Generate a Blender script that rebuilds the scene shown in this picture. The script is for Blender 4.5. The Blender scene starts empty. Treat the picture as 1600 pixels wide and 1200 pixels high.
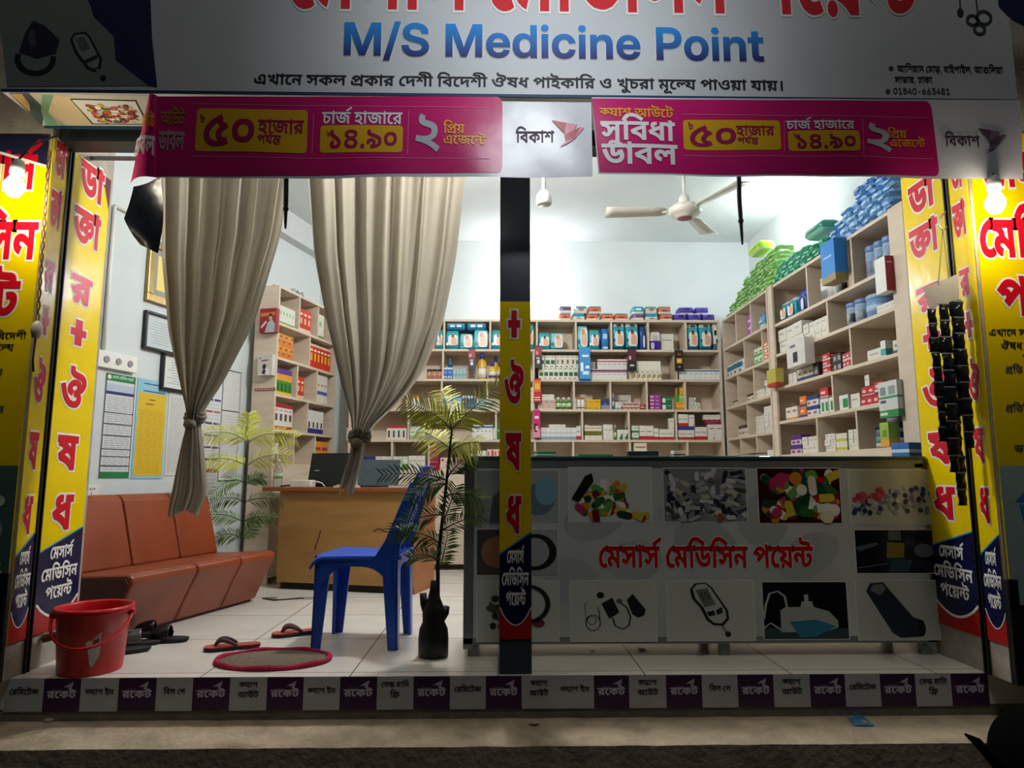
import bpy, bmesh, math, random
import numpy as np
from mathutils import Vector, Matrix, geometry, noise

SC = bpy.context.scene
COL = SC.collection
PI = math.pi
random.seed(7)

# ------------------------------------------------------------------ camera, world, exposure
EYE = 0.80                       # camera height above the shop floor
FPX = 1080.0                     # focal length in pixels of the 1600 px wide frame
PITCH, YAW = math.atan(145 / FPX), math.radians(1.1)
cam_data = bpy.data.cameras.new('camera')
cam = bpy.data.objects.new('camera', cam_data)
COL.objects.link(cam)
cam.location = (0, 0, EYE)
cam.rotation_euler = (PI / 2 + PITCH, 0, -YAW)
cam_data.sensor_width = 36
cam_data.lens = FPX / 1600 * 36
cam_data.clip_start = 0.05
SC.camera = cam

world = bpy.data.worlds.new('night')
SC.world = world
world.use_nodes = True
world.node_tree.nodes['Background'].inputs[0].default_value = (0.45, 0.55, 0.7, 1)
world.node_tree.nodes['Background'].inputs[1].default_value = 0.010

SC.view_settings.view_transform = 'Standard'
SC.view_settings.look = 'None'
SC.view_settings.gamma = 1
SC.view_settings.use_curve_mapping = False
SC.view_settings.exposure = 0.0


def lamp(name, loc, power, radius, color=(1, 1, 1), kind='POINT', rot=None, spot=None):
    d = bpy.data.lights.new(name, kind)
    d.energy = power
    d.color = color
    d.shadow_soft_size = radius
    o = bpy.data.objects.new(name, d)
    COL.objects.link(o)
    o.location = loc
    if rot:
        o.rotation_euler = rot
    if spot:
        d.spot_size, d.spot_blend = spot
    return o


# a flood lamp on an arm in front of the sign, shining at it, an unseen fill added high over the road for ledge and counter,
# and one added behind the banner to brighten shelves and curtains
lamp('sign_flood_lamp', (0.2, 1.5, 2.64), 40, 0.08, (0.90, 0.96, 1.0), 'SPOT', (math.radians(89), 0, 0), (math.radians(108), 1.0))
lamp('added_street_fill', (0.6, -0.5, 7.6), 215, 0.7, (1.0, 0.97, 0.92))
lamp('added_shop_fill', (-0.15, 3.9, 2.66), 112, 0.10, (1.0, 0.98, 0.95))
BULB_INSIDE, BULB_SIDE = 290.0, 130.0       # emission of the shop bulbs / the two sign bulbs


# ------------------------------------------------------------------ geometry of the viewpoint (used to read positions off real planes)
_cy, _sy, _cp, _sp = math.cos(YAW), math.sin(YAW), math.cos(PITCH), math.sin(PITCH)
_F = Vector((_sy * _cp, _cy * _cp, _sp))
_R = Vector((_cy, -_sy, 0))
_U = _R.cross(_F)
_C = Vector((0, 0, EYE))


def ray(x, y):
    return _F + _R * ((x - 800) / FPX) + _U * ((600 - y) / FPX)


def atY(x, y, Y):
    d = ray(x, y)
    return _C + d * (Y / d.y)


def atZ(x, y, Z):
    d = ray(x, y)
    return _C + d * ((Z - EYE) / d.z)


def atX(x, y, X):
    d = ray(x, y)
    return _C + d * (X / d.x)


def at_plane(x, y, P, n):
    d = ray(x, y)
    return _C + d * ((P - _C).dot(n) / d.dot(n))


# ------------------------------------------------------------------ materials
def lin(h):
    h = h.lstrip('#')
    r = []
    for i in (0, 2, 4):
        c = int(h[i:i + 2], 16) / 255
        r.append(c / 12.92 if c <= 0.04045 else ((c + 0.055) / 1.055) ** 2.4)
    return (r[0], r[1], r[2], 1)


MATS = {}


def mat(h, rough=0.6, metal=0.0, var=0.06, scale=30.0, bump=0.0, bscale=60.0, emit=0.0, trans=0.0, alpha=1.0, spec=0.5, stretch=None, ior=1.45):
    """procedural principled material: base colour broken up by noise, optional bump"""
    key = (h, rough, metal, var, scale, bump, bscale, emit, trans, alpha, spec, stretch)
    if key in MATS:
        return MATS[key]
    m = bpy.data.materials.new('m_' + h.lstrip('#'))
    m.use_nodes = True
    nt = m.node_tree
    b = nt.nodes['Principled BSDF']
    c = lin(h)
    b.inputs['Base Color'].default_value = c
    b.inputs['Roughness'].default_value = rough
    b.inputs['Metallic'].default_value = metal
    b.inputs['Specular IOR Level'].default_value = spec
    b.inputs['IOR'].default_value = ior
    if trans:
        b.inputs['Transmission Weight'].default_value = trans
    if alpha < 1:
        b.inputs['Alpha'].default_value = alpha
    if emit:
        b.inputs['Emission Color'].default_value = c
        b.inputs['Emission Strength'].default_value = emit
    if var or bump:
        tc = nt.nodes.new('ShaderNodeTexCoord')
        src = tc.outputs['Object']
        if stretch:
            mp = nt.nodes.new('ShaderNodeMapping')
            mp.inputs['Scale'].default_value = stretch
            nt.links.new(src, mp.inputs[0])
            src = mp.outputs[0]
    if var:
        n = nt.nodes.new('ShaderNodeTexNoise')
        n.inputs['Scale'].default_value = scale
        n.inputs['Detail'].default_value = 3
        r = nt.nodes.new('ShaderNodeValToRGB')
        r.color_ramp.elements[0].position = 0.3
        r.color_ramp.elements[1].position = 0.7
        r.color_ramp.elements[0].color = (c[0] * (1 - var), c[1] * (1 - var), c[2] * (1 - var), 1)
        r.color_ramp.elements[1].color = (min(1, c[0] * (1 + var)), min(1, c[1] * (1 + var)), min(1, c[2] * (1 + var)), 1)
        nt.links.new(src, n.inputs['Vector'])
        nt.links.new(n.outputs['Fac'], r.inputs['Fac'])
        nt.links.new(r.outputs['Color'], b.inputs['Base Color'])
    if bump:
        n2 = nt.nodes.new('ShaderNodeTexNoise')
        n2.inputs['Scale'].default_value = bscale
        n2.inputs['Detail'].default_value = 2
        bp = nt.nodes.new('ShaderNodeBump')
        bp.inputs['Strength'].default_value = bump
        bp.inputs['Distance'].default_value = 0.02
        nt.links.new(src, n2.inputs['Vector'])
        nt.links.new(n2.outputs['Fac'], bp.inputs['Height'])
        nt.links.new(bp.outputs['Normal'], b.inputs['Normal'])
    MATS[key] = m
    return m


def mat_cloth(h, through=0.5):
    """woven cloth that lets part of the light through"""
    m = mat(h, 0.9, var=0.06, scale=18, bump=0.1, bscale=200)
    nt = m.node_tree
    b, out = nt.nodes['Principled BSDF'], nt.nodes['Material Output']
    t = nt.nodes.new('ShaderNodeBsdfTranslucent')
    t.inputs[0].default_value = lin(h)
    mx = nt.nodes.new('ShaderNodeMixShader')
    mx.inputs[0].default_value = through
    nt.links.new(b.outputs[0], mx.inputs[1])
    nt.links.new(t.outputs[0], mx.inputs[2])
    nt.links.new(mx.outputs[0], out.inputs[0])
    return m


def flat(h, rough=0.55):
    """a printed colour"""
    return mat(h, rough, var=0.0)


def mat_tiles(h, joint, size, rough):
    m = bpy.data.materials.new('floor_tiles')
    m.use_nodes = True
    nt = m.node_tree
    b = nt.nodes['Principled BSDF']
    tc = nt.nodes.new('ShaderNodeTexCoord')
    br = nt.nodes.new('ShaderNodeTexBrick')
    br.offset = 0
    br.inputs['Scale'].default_value = 1
    br.inputs['Brick Width'].default_value = size
    br.inputs['Row Height'].default_value = size
    br.inputs['Mortar Size'].default_value = 0.003
    c = lin(h)
    br.inputs['Color1'].default_value = c
    br.inputs['Color2'].default_value = (c[0] * 0.95, c[1] * 0.95, c[2] * 0.94, 1)
    br.inputs['Mortar'].default_value = lin(joint)
    nt.links.new(tc.outputs['Object'], br.inputs['Vector'])
    n = nt.nodes.new('ShaderNodeTexNoise')
    n.inputs['Scale'].default_value = 5
    n.inputs['Detail'].default_value = 6
    mx = nt.nodes.new('ShaderNodeMixRGB')
    mx.blend_type = 'MULTIPLY'
    mx.inputs[0].default_value = 0.25
    nt.links.new(tc.outputs['Object'], n.inputs['Vector'])
    nt.links.new(br.outputs['Color'], mx.inputs[1])
    nt.links.new(n.outputs['Fac'], mx.inputs[2])
    nt.links.new(mx.outputs[0], b.inputs['Base Color'])
    b.inputs['Roughness'].default_value = rough
    return m


def mat_gradient(lo, hi, z0, z1, rough=0.5):
    """a printed colour gradient running up the lettering (object z from z0 to z1)"""
    m = bpy.data.materials.new('printed_gradient')
    m.use_nodes = True
    nt = m.node_tree
    b = nt.nodes['Principled BSDF']
    b.inputs['Roughness'].default_value = rough
    tc = nt.nodes.new('ShaderNodeTexCoord')
    sp = nt.nodes.new('ShaderNodeSeparateXYZ')
    mr = nt.nodes.new('ShaderNodeMapRange')
    mr.inputs['From Min'].default_value = z0
    mr.inputs['From Max'].default_value = z1
    r = nt.nodes.new('ShaderNodeValToRGB')
    r.color_ramp.elements[0].color = lin(lo)
    r.color_ramp.elements[1].color = lin(hi)
    nt.links.new(tc.outputs['Object'], sp.inputs[0])
    nt.links.new(sp.outputs['Z'], mr.inputs['Value'])
    nt.links.new(mr.outputs[0], r.inputs['Fac'])
    nt.links.new(r.outputs['Color'], b.inputs['Base Color'])
    return m


# ------------------------------------------------------------------ mesh building
class MB:
    """collects geometry; build() links it as ONE mesh object"""

    def __init__(s):
        s.v, s.f, s.m, s.s, s.mats = [], [], [], [], []

    def add(s, verts, faces, m, smooth=False):
        if m not in s.mats:
            s.mats.append(m)
        k, o = s.mats.index(m), len(s.v)
        s.v.extend(tuple(p) for p in verts)
        for f in faces:
            s.f.append([i + o for i in f])
            s.m.append(k)
            s.s.append(smooth)

    def box(s, x0, x1, y0, y1, z0, z1, m):
        v = [(x, y, z) for z in (z0, z1) for y in (y0, y1) for x in (x0, x1)]
        s.add(v, [(0, 2, 3, 1), (4, 5, 7, 6), (0, 1, 5, 4), (2, 6, 7, 3), (0, 4, 6, 2), (1, 3, 7, 5)], m)

    def hexa(s, p, m, smooth=False):
        """eight corners: bottom ring of four, top ring of four"""
        s.add(p, [(3, 2, 1, 0), (4, 5, 6, 7), (0, 1, 5, 4), (1, 2, 6, 5), (2, 3, 7, 6), (3, 0, 4, 7)], m, smooth)

    def poly(s, pts, m):
        s.add(pts, [tuple(range(len(pts)))], m)

    def slab(s, pts, off, m):
        """polygon pts extruded by the vector off"""
        n = len(pts)
        off = Vector(off)
        a = [Vector(p) for p in pts]
        s.add(a + [p + off for p in a], [tuple(range(n))[::-1], tuple(range(n, 2 * n))] +
              [(i, (i + 1) % n, n + (i + 1) % n, n + i) for i in range(n)], m)

    def tube(s, pts, r, m, n=8, closed=False):
        pts = [Vector(p) for p in pts]
        rs = r if isinstance(r, (list, tuple)) else [r] * len(pts)
        N = len(pts)
        rings, prev = [], None
        for i, p in enumerate(pts):
            if closed:
                t = pts[(i + 1) % N] - pts[i - 1]
            else:
                t = pts[min(i + 1, N - 1)] - pts[max(i - 1, 0)]
            t = t.normalized() if t.length > 1e-9 else Vector((0, 0, 1))
            if prev is None:
                a = t.cross(Vector((0, 0, 1)))
                if a.length < 0.1:
                    a = t.cross(Vector((1, 0, 0)))
            else:
                a = prev - t * prev.dot(t)
            a.normalize()
            prev = a
            b = t.cross(a)
            rings.append([p + (a * math.cos(2 * PI * k / n) + b * math.sin(2 * PI * k / n)) * rs[i] for k in range(n)])
        v = [q for ring in rings for q in ring]
        f = []
        for i in range(N if closed else N - 1):
            j = (i + 1) % N
            for k in range(n):
                l = (k + 1) % n
                f.append((i * n + k, i * n + l, j * n + l, j * n + k))
        if not closed:
            f.append(tuple(range(n))[::-1])
            f.append(tuple(range((N - 1) * n, N * n)))
        s.add(v, f, m, True)

    def lathe(s, prof, m, n=24, c=(0, 0, 0), smooth=True, sx=1.0, sy=1.0):
        """profile of (radius, z) turned about z"""
        v, f = [], []
        for r, z in prof:
            for k in range(n):
                a = 2 * PI * k / n
                v.append((c[0] + r * sx * math.cos(a), c[1] + r * sy * math.sin(a), c[2] + z))
        for i in range(len(prof) - 1):
            for k in range(n):
                l = (k + 1) % n
                f.append((i * n + k, i * n + l, (i + 1) * n + l, (i + 1) * n + k))
        if prof[0][0] > 1e-6:
            f.append(tuple(range(n))[::-1])
        if prof[-1][0] > 1e-6:
            f.append(tuple(range((len(prof) - 1) * n, len(prof) * n)))
        s.add(v, f, m, smooth)

    def grid(s, fn, nu, nv, m, smooth=True):
        v = [fn(i / nu, j / nv) for j in range(nv + 1) for i in range(nu + 1)]
        f = [(j * (nu + 1) + i, j * (nu + 1) + i + 1, (j + 1) * (nu + 1) + i + 1, (j + 1) * (nu + 1) + i) for j in range(nv) for i in range(nu)]
        s.add(v, f, m, smooth)

    def print2d(s, shape, fn, h, m):
        """flat printed shape: list of (u,v) mapped through fn(u,v,h)"""
        s.poly([fn(u, v, h) for u, v in shape], m)

    def mesh(s, name):
        me = bpy.data.meshes.new(name)
        me.from_pydata(s.v, [], s.f)
        for m in s.mats:
            me.materials.append(m)
        me.polygons.foreach_set('material_index', s.m)
        me.polygons.foreach_set('use_smooth', s.s)
        me.update()
        return me

    def build(s, name, parent=None, loc=None, bevel=0.0, segs=2, sub=0, solid=0.0):
        o = bpy.data.objects.new(name, s.mesh(name))
        COL.objects.link(o)
        if parent is not None:
            o.parent = parent
        if loc is not None:
            o.location = loc
        if solid:
            md = o.modifiers.new('solid', 'SOLIDIFY')
            md.thickness = solid
            md.offset = 0
        if bevel:
            md = o.modifiers.new('bevel', 'BEVEL')
            md.width = bevel
            md.segments = segs
            md.limit_method = 'ANGLE'
            md.angle_limit = math.radians(40)
        if sub:
            md = o.modifiers.new('sub', 'SUBSURF')
            md.levels = md.render_levels = sub
        return o


def tag(o, label=None, cat=None, group=None, kind=None):
    if label:
        o['label'] = label
    if cat:
        o['category'] = cat
    if group:
        o['group'] = group
    if kind:
        o['kind'] = kind
    return o


def thing(name, label, cat, loc=(0, 0, 0), rotz=0.0, group=None):
    o = bpy.data.objects.new(name, None)
    o.empty_display_size = 0.1
    COL.objects.link(o)
    o.location = loc
    o.rotation_euler = (0, 0, rotz)
    return tag(o, label, cat, group)


def struct(name, mb, label=None, cat=None, **k):
    o = mb.build(name, **k)
    return tag(o, label, cat, kind='structure')


def circle(cx, cy, r, n=24, ry=None, rot=0.0):
    ry = r if ry is None else ry
    return [(cx + r * math.cos(2 * PI * k / n) * math.cos(rot) - ry * math.sin(2 * PI * k / n) * math.sin(rot),
             cy + r * math.cos(2 * PI * k / n) * math.sin(rot) + ry * math.sin(2 * PI * k / n) * math.cos(rot)) for k in range(n)]


def stadium(cx, cy, a, b, rot, n=8):
    """capsule outline: half length a, radius b"""
    p = []
    for k in range(n + 1):
        t = -PI / 2 + PI * k / n
        p.append((a - b + b * math.cos(t), b * math.sin(t)))
    for k in range(n + 1):
        t = PI / 2 + PI * k / n
        p.append((-(a - b) + b * math.cos(t), b * math.sin(t)))
    c, s_ = math.cos(rot), math.sin(rot)
    return [(cx + x * c - y * s_, cy + x * s_ + y * c) for x, y in p]


def rounded(x0, x1, y0, y1, r, n=5, corners=(1, 1, 1, 1)):
    p = []
    for (cx, cy, a0, on) in ((x1 - r, y1 - r, 0, corners[0]), (x0 + r, y1 - r, 90, corners[1]), (x0 + r, y0 + r, 180, corners[2]), (x1 - r, y0 + r, 270, corners[3])):
        if on:
            for k in range(n + 1):
                t = math.radians(a0 + 90 * k / n)
                p.append((cx + r * math.cos(t), cy + r * math.sin(t)))
        else:
            p.append((cx + (r if a0 in (0, 270) else -r), cy + (r if a0 in (0, 90) else -r)))
    return p


def stroke(pts, w):
    """outline of a stroke of width w along pts (2D)"""
    L, Rr = [], []
    for i, p in enumerate(pts):
        a, b = pts[max(i - 1, 0)], pts[min(i + 1, len(pts) - 1)]
        d = Vector((b[0] - a[0], b[1] - a[1]))
        d = d.normalized() if d.length else Vector((1, 0))
        L.append((p[0] - d.y * w / 2, p[1] + d.x * w / 2))
        Rr.append((p[0] + d.y * w / 2, p[1] - d.x * w / 2))
    return L, Rr


def put_stroke(mb, pts, w, fn, h, m):
    L, Rr = stroke(pts, w)
    n = len(pts)
    mb.add([fn(u, v, h) for u, v in L + Rr], [(i, i + 1, n + i + 1, n + i) for i in range(n - 1)], m)


def bez(p0, p1, p2, n=8):
    p0, p1, p2 = Vector(p0), Vector(p1), Vector(p2)
    return [p0 * (1 - t) ** 2 + p1 * 2 * t * (1 - t) + p2 * t * t for t in (k / n for k in range(n + 1))]


# ------------------------------------------------------------------ lettering: outlines of the signs' letters, filled here as flat printed meshes
# GLYPHS: closed outlines as steps dx,dy,dx,dy,... in 1/500 em; LAYOUT: per text the letters and their x offsets in 1/1000 em
GLYPHS = {
 450: [[198,311,0,-51,-24,0,-8,-4,-25,-15,-22,-21,-19,-25,-9,-19,-8,-44,5,-40,15,-25,13,-10,21,-7,25,2,20,7,23,-45,-24,-11,-32,-5,-26,0,-31,8,-27,16,-11,10,-18,26,-6,16,-8,56,3,31,7,30,28,51,19,22,32,27,37,20]],
 44: [[325,311,0,-51,-49,0,0,-260,-60,0,0,66,8,-27,-26,35,-26,27,-26,17,-19,6,-28,-3,-9,-7,-4,-10,0,-13,5,-11,33,-19,-18,-53,-26,10,-30,20,-13,16,-9,18,-4,18,0,22,11,30,14,15,18,10,40,8,47,-7,39,-23,34,-37,-9,-6,-1,6,-1,152,-221,0,0,51],[158,160,-2,-15,-58,15,-5,32,-14,20,-25,13,-41,7,11,48,66,-16,36,-19,23,-30,6,-19]],
 50: [[356,311,0,-51,-49,0,0,-260,-59,0,0,162,12,-24,-25,26,-13,4,-9,-2,-11,-11,-50,-74,-19,-17,-20,-8,-24,-2,-28,8,-26,22,-20,29,43,27,21,-29,13,-3,14,3,14,15,20,34,32,44,19,13,15,3,20,-4,32,-24,-8,-2,-2,70,-253,0,0,51],[124,126,-12,59,-14,20,-33,16,-51,9,16,53,34,-16,54,-16,20,-14,9,-12,8,-23,5,-32]],
 54: [[152,311,0,-51,-48,0,0,-260,-60,0,0,225,-12,20,-11,10,-26,5,0,51,15,0,17,-7,10,-9,9,-15,-2,64,48,0,11,-33]],
 131: [[-146,368,172,90,24,-42,-169,-94]],
 55: [[152,311,0,-51,-48,0,0,-260,-60,0,0,260,-49,0,0,51,48,0,-33,41,35,49,35,33,26,14,45,10,40,-1,34,-6,35,-12,52,-27,63,-40,-31,-40,-68,43,-52,25,-50,8,-33,-6,-34,-20,-31,-38,24,-33]],
 32: [[372,311,0,-51,-176,0,0,-74,5,-13,9,-3,16,5,17,15,17,22,52,10,21,-36,11,-38,2,-28,-3,-29,-20,-38,-36,-28,-52,-14,-37,0,-46,9,-30,14,-26,20,-25,27,-23,37,-21,45,-17,55,56,16,18,-56,31,-61,12,-15,25,-22,42,-16,49,3,13,6,20,17,10,23,1,24,-7,23,-16,24,45,6,-26,-32,-36,-27,-37,-12,-30,2,-22,11,-17,28,-4,27,-1,73,-141,0,0,51]],
 39: [[318,311,0,-51,-48,0,0,-260,-60,0,0,108,10,-26,-44,46,-28,19,-18,8,-31,1,-11,-5,-7,-9,-3,-12,5,-16,9,-8,22,-12,-27,-50,-29,15,-23,21,-8,12,-9,27,2,37,15,28,25,17,40,8,45,-7,39,-21,37,-33,-9,-4,-2,116,-215,0,0,51]],
 40: [[382,311,0,-51,-49,0,0,-260,-60,0,0,196,5,-26,-32,40,-32,30,-31,18,-33,6,-19,-2,-25,-10,-22,-16,-27,-30,-2,9,26,12,19,3,23,-4,15,-10,9,-15,3,-17,-2,-24,-14,4,6,7,94,86,36,-37,-146,-134,-42,39,46,42,-19,-25,-19,-12,16,27,1,15,-4,9,-6,6,-15,3,-28,-9,-46,43,54,58,34,22,25,8,40,2,23,-5,22,-9,21,-12,31,-27,22,-23,-4,-8,-3,114,48,0,11,-33]],
 61: [[198,311,0,-51,-24,0,-8,-4,-25,-15,-22,-21,-19,-25,-9,-19,-8,-44,5,-40,15,-25,13,-10,21,-7,25,2,20,7,23,-45,-24,-11,-32,-5,-26,0,-31,8,-27,16,-11,10,-18,26,-10,33,-3,57,6,33,22,44,33,35,43,23,-32,-21,-100,-2,0,51]],
 70: [[333,311,0,-51,-49,0,0,-260,-60,0,-34,34,-41,26,-50,19,-59,11,-22,54,95,52,-45,22,-54,15,18,40,15,-13,-52,0,0,51],[224,260,-146,0,2,4,35,-14,51,-34,6,-6,4,-40,-88,-44,-2,4,41,-9,55,-24,25,-17,21,-20,8,-10,-8,-4,-3,38],[87,-11,-14,3,-11,7,-8,11,-2,14,2,15,8,11,11,8,14,2,14,-2,11,-8,8,-11,2,-15,-2,-14,-8,-11,-11,-7]],
 370: [[95,227,23,-2,29,-9,27,-17,40,-33,-27,-38,-29,27,-21,13,-31,7,-20,-5,-7,-12,1,-15,10,-12,18,-10,-26,-51,-27,16,-29,31,-8,24,-1,25,6,21,18,22,26,14],[441,311,0,-51,-197,0,1,-168,4,-17,8,-9,12,-4,15,-1,28,10,25,22,17,31,2,19,-10,15,-18,4,-22,-3,-8,50,46,5,32,-4,22,-14,10,-14,5,-16,1,-33,-6,-26,-12,-24,-16,-22,-19,-19,-22,-15,-25,-10,-27,-6,-37,1,-24,6,-22,17,-12,21,-7,35,-1,169,-189,0,0,51],[334,311,-5,20,-14,9,-103,6,-23,7,-18,10,-16,17,-8,22,-3,26,2,28,57,-4,3,-38,6,-10,10,-7,25,-4,86,-3,31,-12,11,-10,10,-19,5,-38]],
 16: [[264,314,30,-3,28,-11,15,-13,10,-20,4,-33,0,-234,-59,0,-16,24,-25,11,-136,-6,-40,8,-27,16,-20,26,-8,25,-3,39,6,45,59,-8,-5,-28,1,-30,7,-19,18,-15,17,-6,24,-2,74,8,29,-1,23,-7,21,-18,-1,173,-4,16,-8,9,-26,3,-20,-6,-27,-22,-16,-26,-1,-13,7,-9,14,-4,24,1,3,-49,-38,-5,-38,9,-20,15,-10,24,0,26,5,21,17,31,17,18,43,29,25,8]],
 21: [[374,311,0,-51,-50,0,0,-260,-60,0,-35,38,-41,30,-48,22,-57,14,-15,56,28,-14,44,-7,50,-17,38,-22,38,-32,-2,276,48,0,12,-33],[234,232,-3,-26,-10,-24,-16,-20,-23,-16,-30,-12,-37,-7,-37,9,-10,24,48,10,24,9,18,11,12,13,6,15,-2,23,-7,12,-22,21,55,38,24,-36,8,-21],[94,212,-29,4,-12,5,-20,16,-6,10,-5,25,4,23,7,19,55,-13,-6,-15,2,-13,7,-8,12,-3,27,9,13,12,14,20,43,9,4,-20,-36,-51,-18,-14,-20,-10]],
 20: [[428,311,0,-51,-163,0,1,-260,-60,0,-31,38,-41,31,-47,24,-53,13,-24,56,100,50,107,38,-10,-16,0,26,-212,0,0,51],[206,207,10,-11,-55,-20,-75,-34,46,-16,35,-19,41,-37,8,-10,-8,-5],[406,132,-7,-31,-9,-14,-14,-11,-32,-8,-47,2,2,50,25,0,13,3,8,11,0,19,-11,16,-23,14,-53,15,0,51,57,-14,47,-24,32,-35,6,-13]],
 47: [[388,311,0,-51,-49,0,0,-260,-60,0,0,160,11,-25,-14,19,-18,13,-19,2,-15,-8,-7,-17,1,-24,-50,-3,-10,30,-20,20,-26,7,-14,-3,-11,-6,-8,-17,3,-21,18,-17,29,-14,-17,-51,-51,22,-19,15,-14,19,-11,33,3,35,15,28,16,13,20,10,33,6,38,-6,21,-10,30,-26,-9,2,8,16,12,10,22,9,32,-3,33,-22,-9,-8,-3,72,-284,0,0,51]],
 224: [[406,311,0,-51,-49,0,0,-196,-59,0,0,132,4,-26,-48,56,-39,28,-32,9,-36,-4,-32,-17,-34,-36,-2,9,26,12,19,3,23,-4,15,-10,9,-15,3,-17,-2,-24,-14,4,100,93,36,-37,-146,-134,-42,39,46,42,-19,-25,-19,-12,16,27,1,15,-3,9,-7,6,-14,3,-29,-9,-46,43,54,58,34,22,25,8,40,2,23,-5,22,-9,31,-20,32,-30,11,-12,-4,-8,-2,114,47,0,11,-33],[357,-22,-59,0,-16,22,-26,10,-132,-8,-29,4,-29,8,-25,17,-18,28,-6,41,5,44,58,-8,-4,-33,4,-25,14,-15,28,-9,30,-1,93,8,33,-10,20,-17,0,62,59,0]],
 46: [[316,311,0,-51,-50,0,0,-260,-59,0,-31,38,-41,31,-47,23,-54,14,-24,56,101,50,107,39,-10,-17,0,26,-213,0,0,51],[207,208,11,-12,-67,-24,-65,-30,46,-15,35,-20,41,-37,9,-10,-9,-5],[87,-6,-14,3,-11,8,-8,11,-2,14,2,14,8,12,11,7,14,3,14,-2,11,-8,7,-11,3,-15,-3,-14,-7,-11,-11,-8]],
 37: [[320,311,0,-51,-222,0,0,-140,-12,10,30,29,51,36,61,31,17,6,43,-36,-17,-43,-6,-42,4,-54,13,-49,-58,-13,-8,27,-10,52,0,48,6,34,18,43,16,-22,-70,-39,-89,-73,-49,32,0,163,-43,0,0,51]],
 48: [[358,311,0,-51,-49,0,0,-260,-60,0,0,344,48,0,11,-33],[174,314,29,-4,25,-12,20,-20,16,-25,0,-64,-27,43,-19,20,-11,6,-25,6,-13,-3,-12,-6,-8,-10,-2,-24,8,-14,15,-9,38,-7,-7,-55,-32,5,-35,17,-21,26,-9,34,2,39,13,30,21,19,17,6],[40,314,22,-2,20,-7,25,-20,15,-32,3,-40,-9,-31,-22,-26,-35,-17,-31,-3,-6,55,20,2,22,7,12,11,6,13,-3,20,-15,15,-26,5,-38,-6,-6,52]],
 56: [[152,260,-48,0,0,-260,-60,0,0,260,-49,0,0,51,49,0,-7,25,-12,22,-16,17,-21,14,-54,17,-83,6,-52,-7,-13,-10,-1,-6,7,-5,107,-5,18,-5,19,-12,14,-22,4,-32,-56,0,-4,18,-14,10,-93,4,-36,10,-11,8,-9,15,-3,17,3,15,6,13,27,22,44,14,62,4,51,-2,45,-6,39,-12,33,-15,26,-21,20,-25,14,-31,7,-35,47,0]],
 42: [[316,311,0,-51,-50,0,0,-260,-59,0,-31,38,-41,31,-47,23,-54,14,-24,56,101,50,107,39,-10,-17,0,26,-213,0,0,51],[207,208,11,-12,-67,-24,-65,-30,46,-15,35,-20,41,-37,9,-10,-9,-5]],
 19: [[263,314,21,-1,34,-10,13,-8,17,-24,5,-15,0,-28,-6,-21,-13,-24,-34,-29,-48,-23,-21,50,35,16,18,13,6,8,4,18,-2,12,-6,9,-10,6,-22,1,-20,-4,-19,-9,-15,-11,-10,-12,-3,-11,2,-8,9,-6,12,-3,-13,-52,-17,4,-26,11,-18,17,-9,21,1,32,15,27,25,24,32,18,37,10],[360,109,-8,-38,-25,-30,-18,-12,-20,-8,-51,-6,-37,3,-35,8,-48,25,-42,42,-36,62,-30,85,56,16,21,-62,23,-48,26,-36,14,-13,30,-19,35,-9,32,0,23,6,18,11,10,18,-2,27,-16,18,-23,13,55,24,19,-15,15,-18,11,-21],[439,290,-4,-29,-20,-36,-33,-29,-63,-32,12,64,28,17,16,20,4,21,-6,22,-14,15,-20,9,-110,18,-26,7,-20,11,-14,14,-9,17,-5,35,3,24,58,-2,-2,-21,4,-15,5,-8,14,-8,119,-19,42,-16,21,-19,10,-14,6,-17]],
 49: [[336,311,0,-51,-48,0,0,-260,-60,0,-37,34,-42,26,-50,19,-59,11,-22,54,76,42,66,24,16,-37,-87,-43,36,-8,37,-15,35,-19,32,-25,-1,197,-233,0,0,51],[32,273,48,-9,45,-17,47,-23,44,-28,38,-31,-16,-47,-32,29,-57,35,-78,35,-57,16]],
 38: [[316,311,0,-51,-50,0,0,-260,-59,0,-31,38,-41,31,-47,23,-54,14,-24,56,74,39,80,33,54,17,-11,-17,0,77],[207,208,11,-12,-67,-24,-65,-30,46,-15,35,-20,41,-37,9,-10,-9,-5],[119,314,30,-2,-4,-47,-31,-2,-8,-9,-1,-13,11,-15,36,-14,-37,-35,-28,16,-22,18,-13,20,-5,25,7,27,15,18,26,11]],
 10: [[178,311,-5,20,-15,9,-94,6,-23,7,-18,10,-16,17,-8,22,-3,26,2,28,57,-4,3,-38,6,-10,10,-7,17,-3,85,-4,17,-4,21,-13,14,-24,6,-38],[129,244,40,-3,31,-11,23,-15,21,-29,6,-22,-1,-30,-5,-17,-20,-27,-32,-18,-44,-10,-7,16,73,-27,73,-43,-33,-42,-50,33,-55,27,-59,21,-67,15,10,48,51,-8,48,1,31,8,14,10,8,11,5,20,-4,18,-19,19,-21,6,-26,0,-19,-5,-9,-15,3,-17,-56,-8,-7,34,3,17,9,15,14,12,20,9],[76,218,-5,15,-10,13,-15,11,-21,7,32,22,23,-6,33,-18,13,-14,7,-18,2,-10],[286,311,0,-51,-291,0,0,51]],
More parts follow.
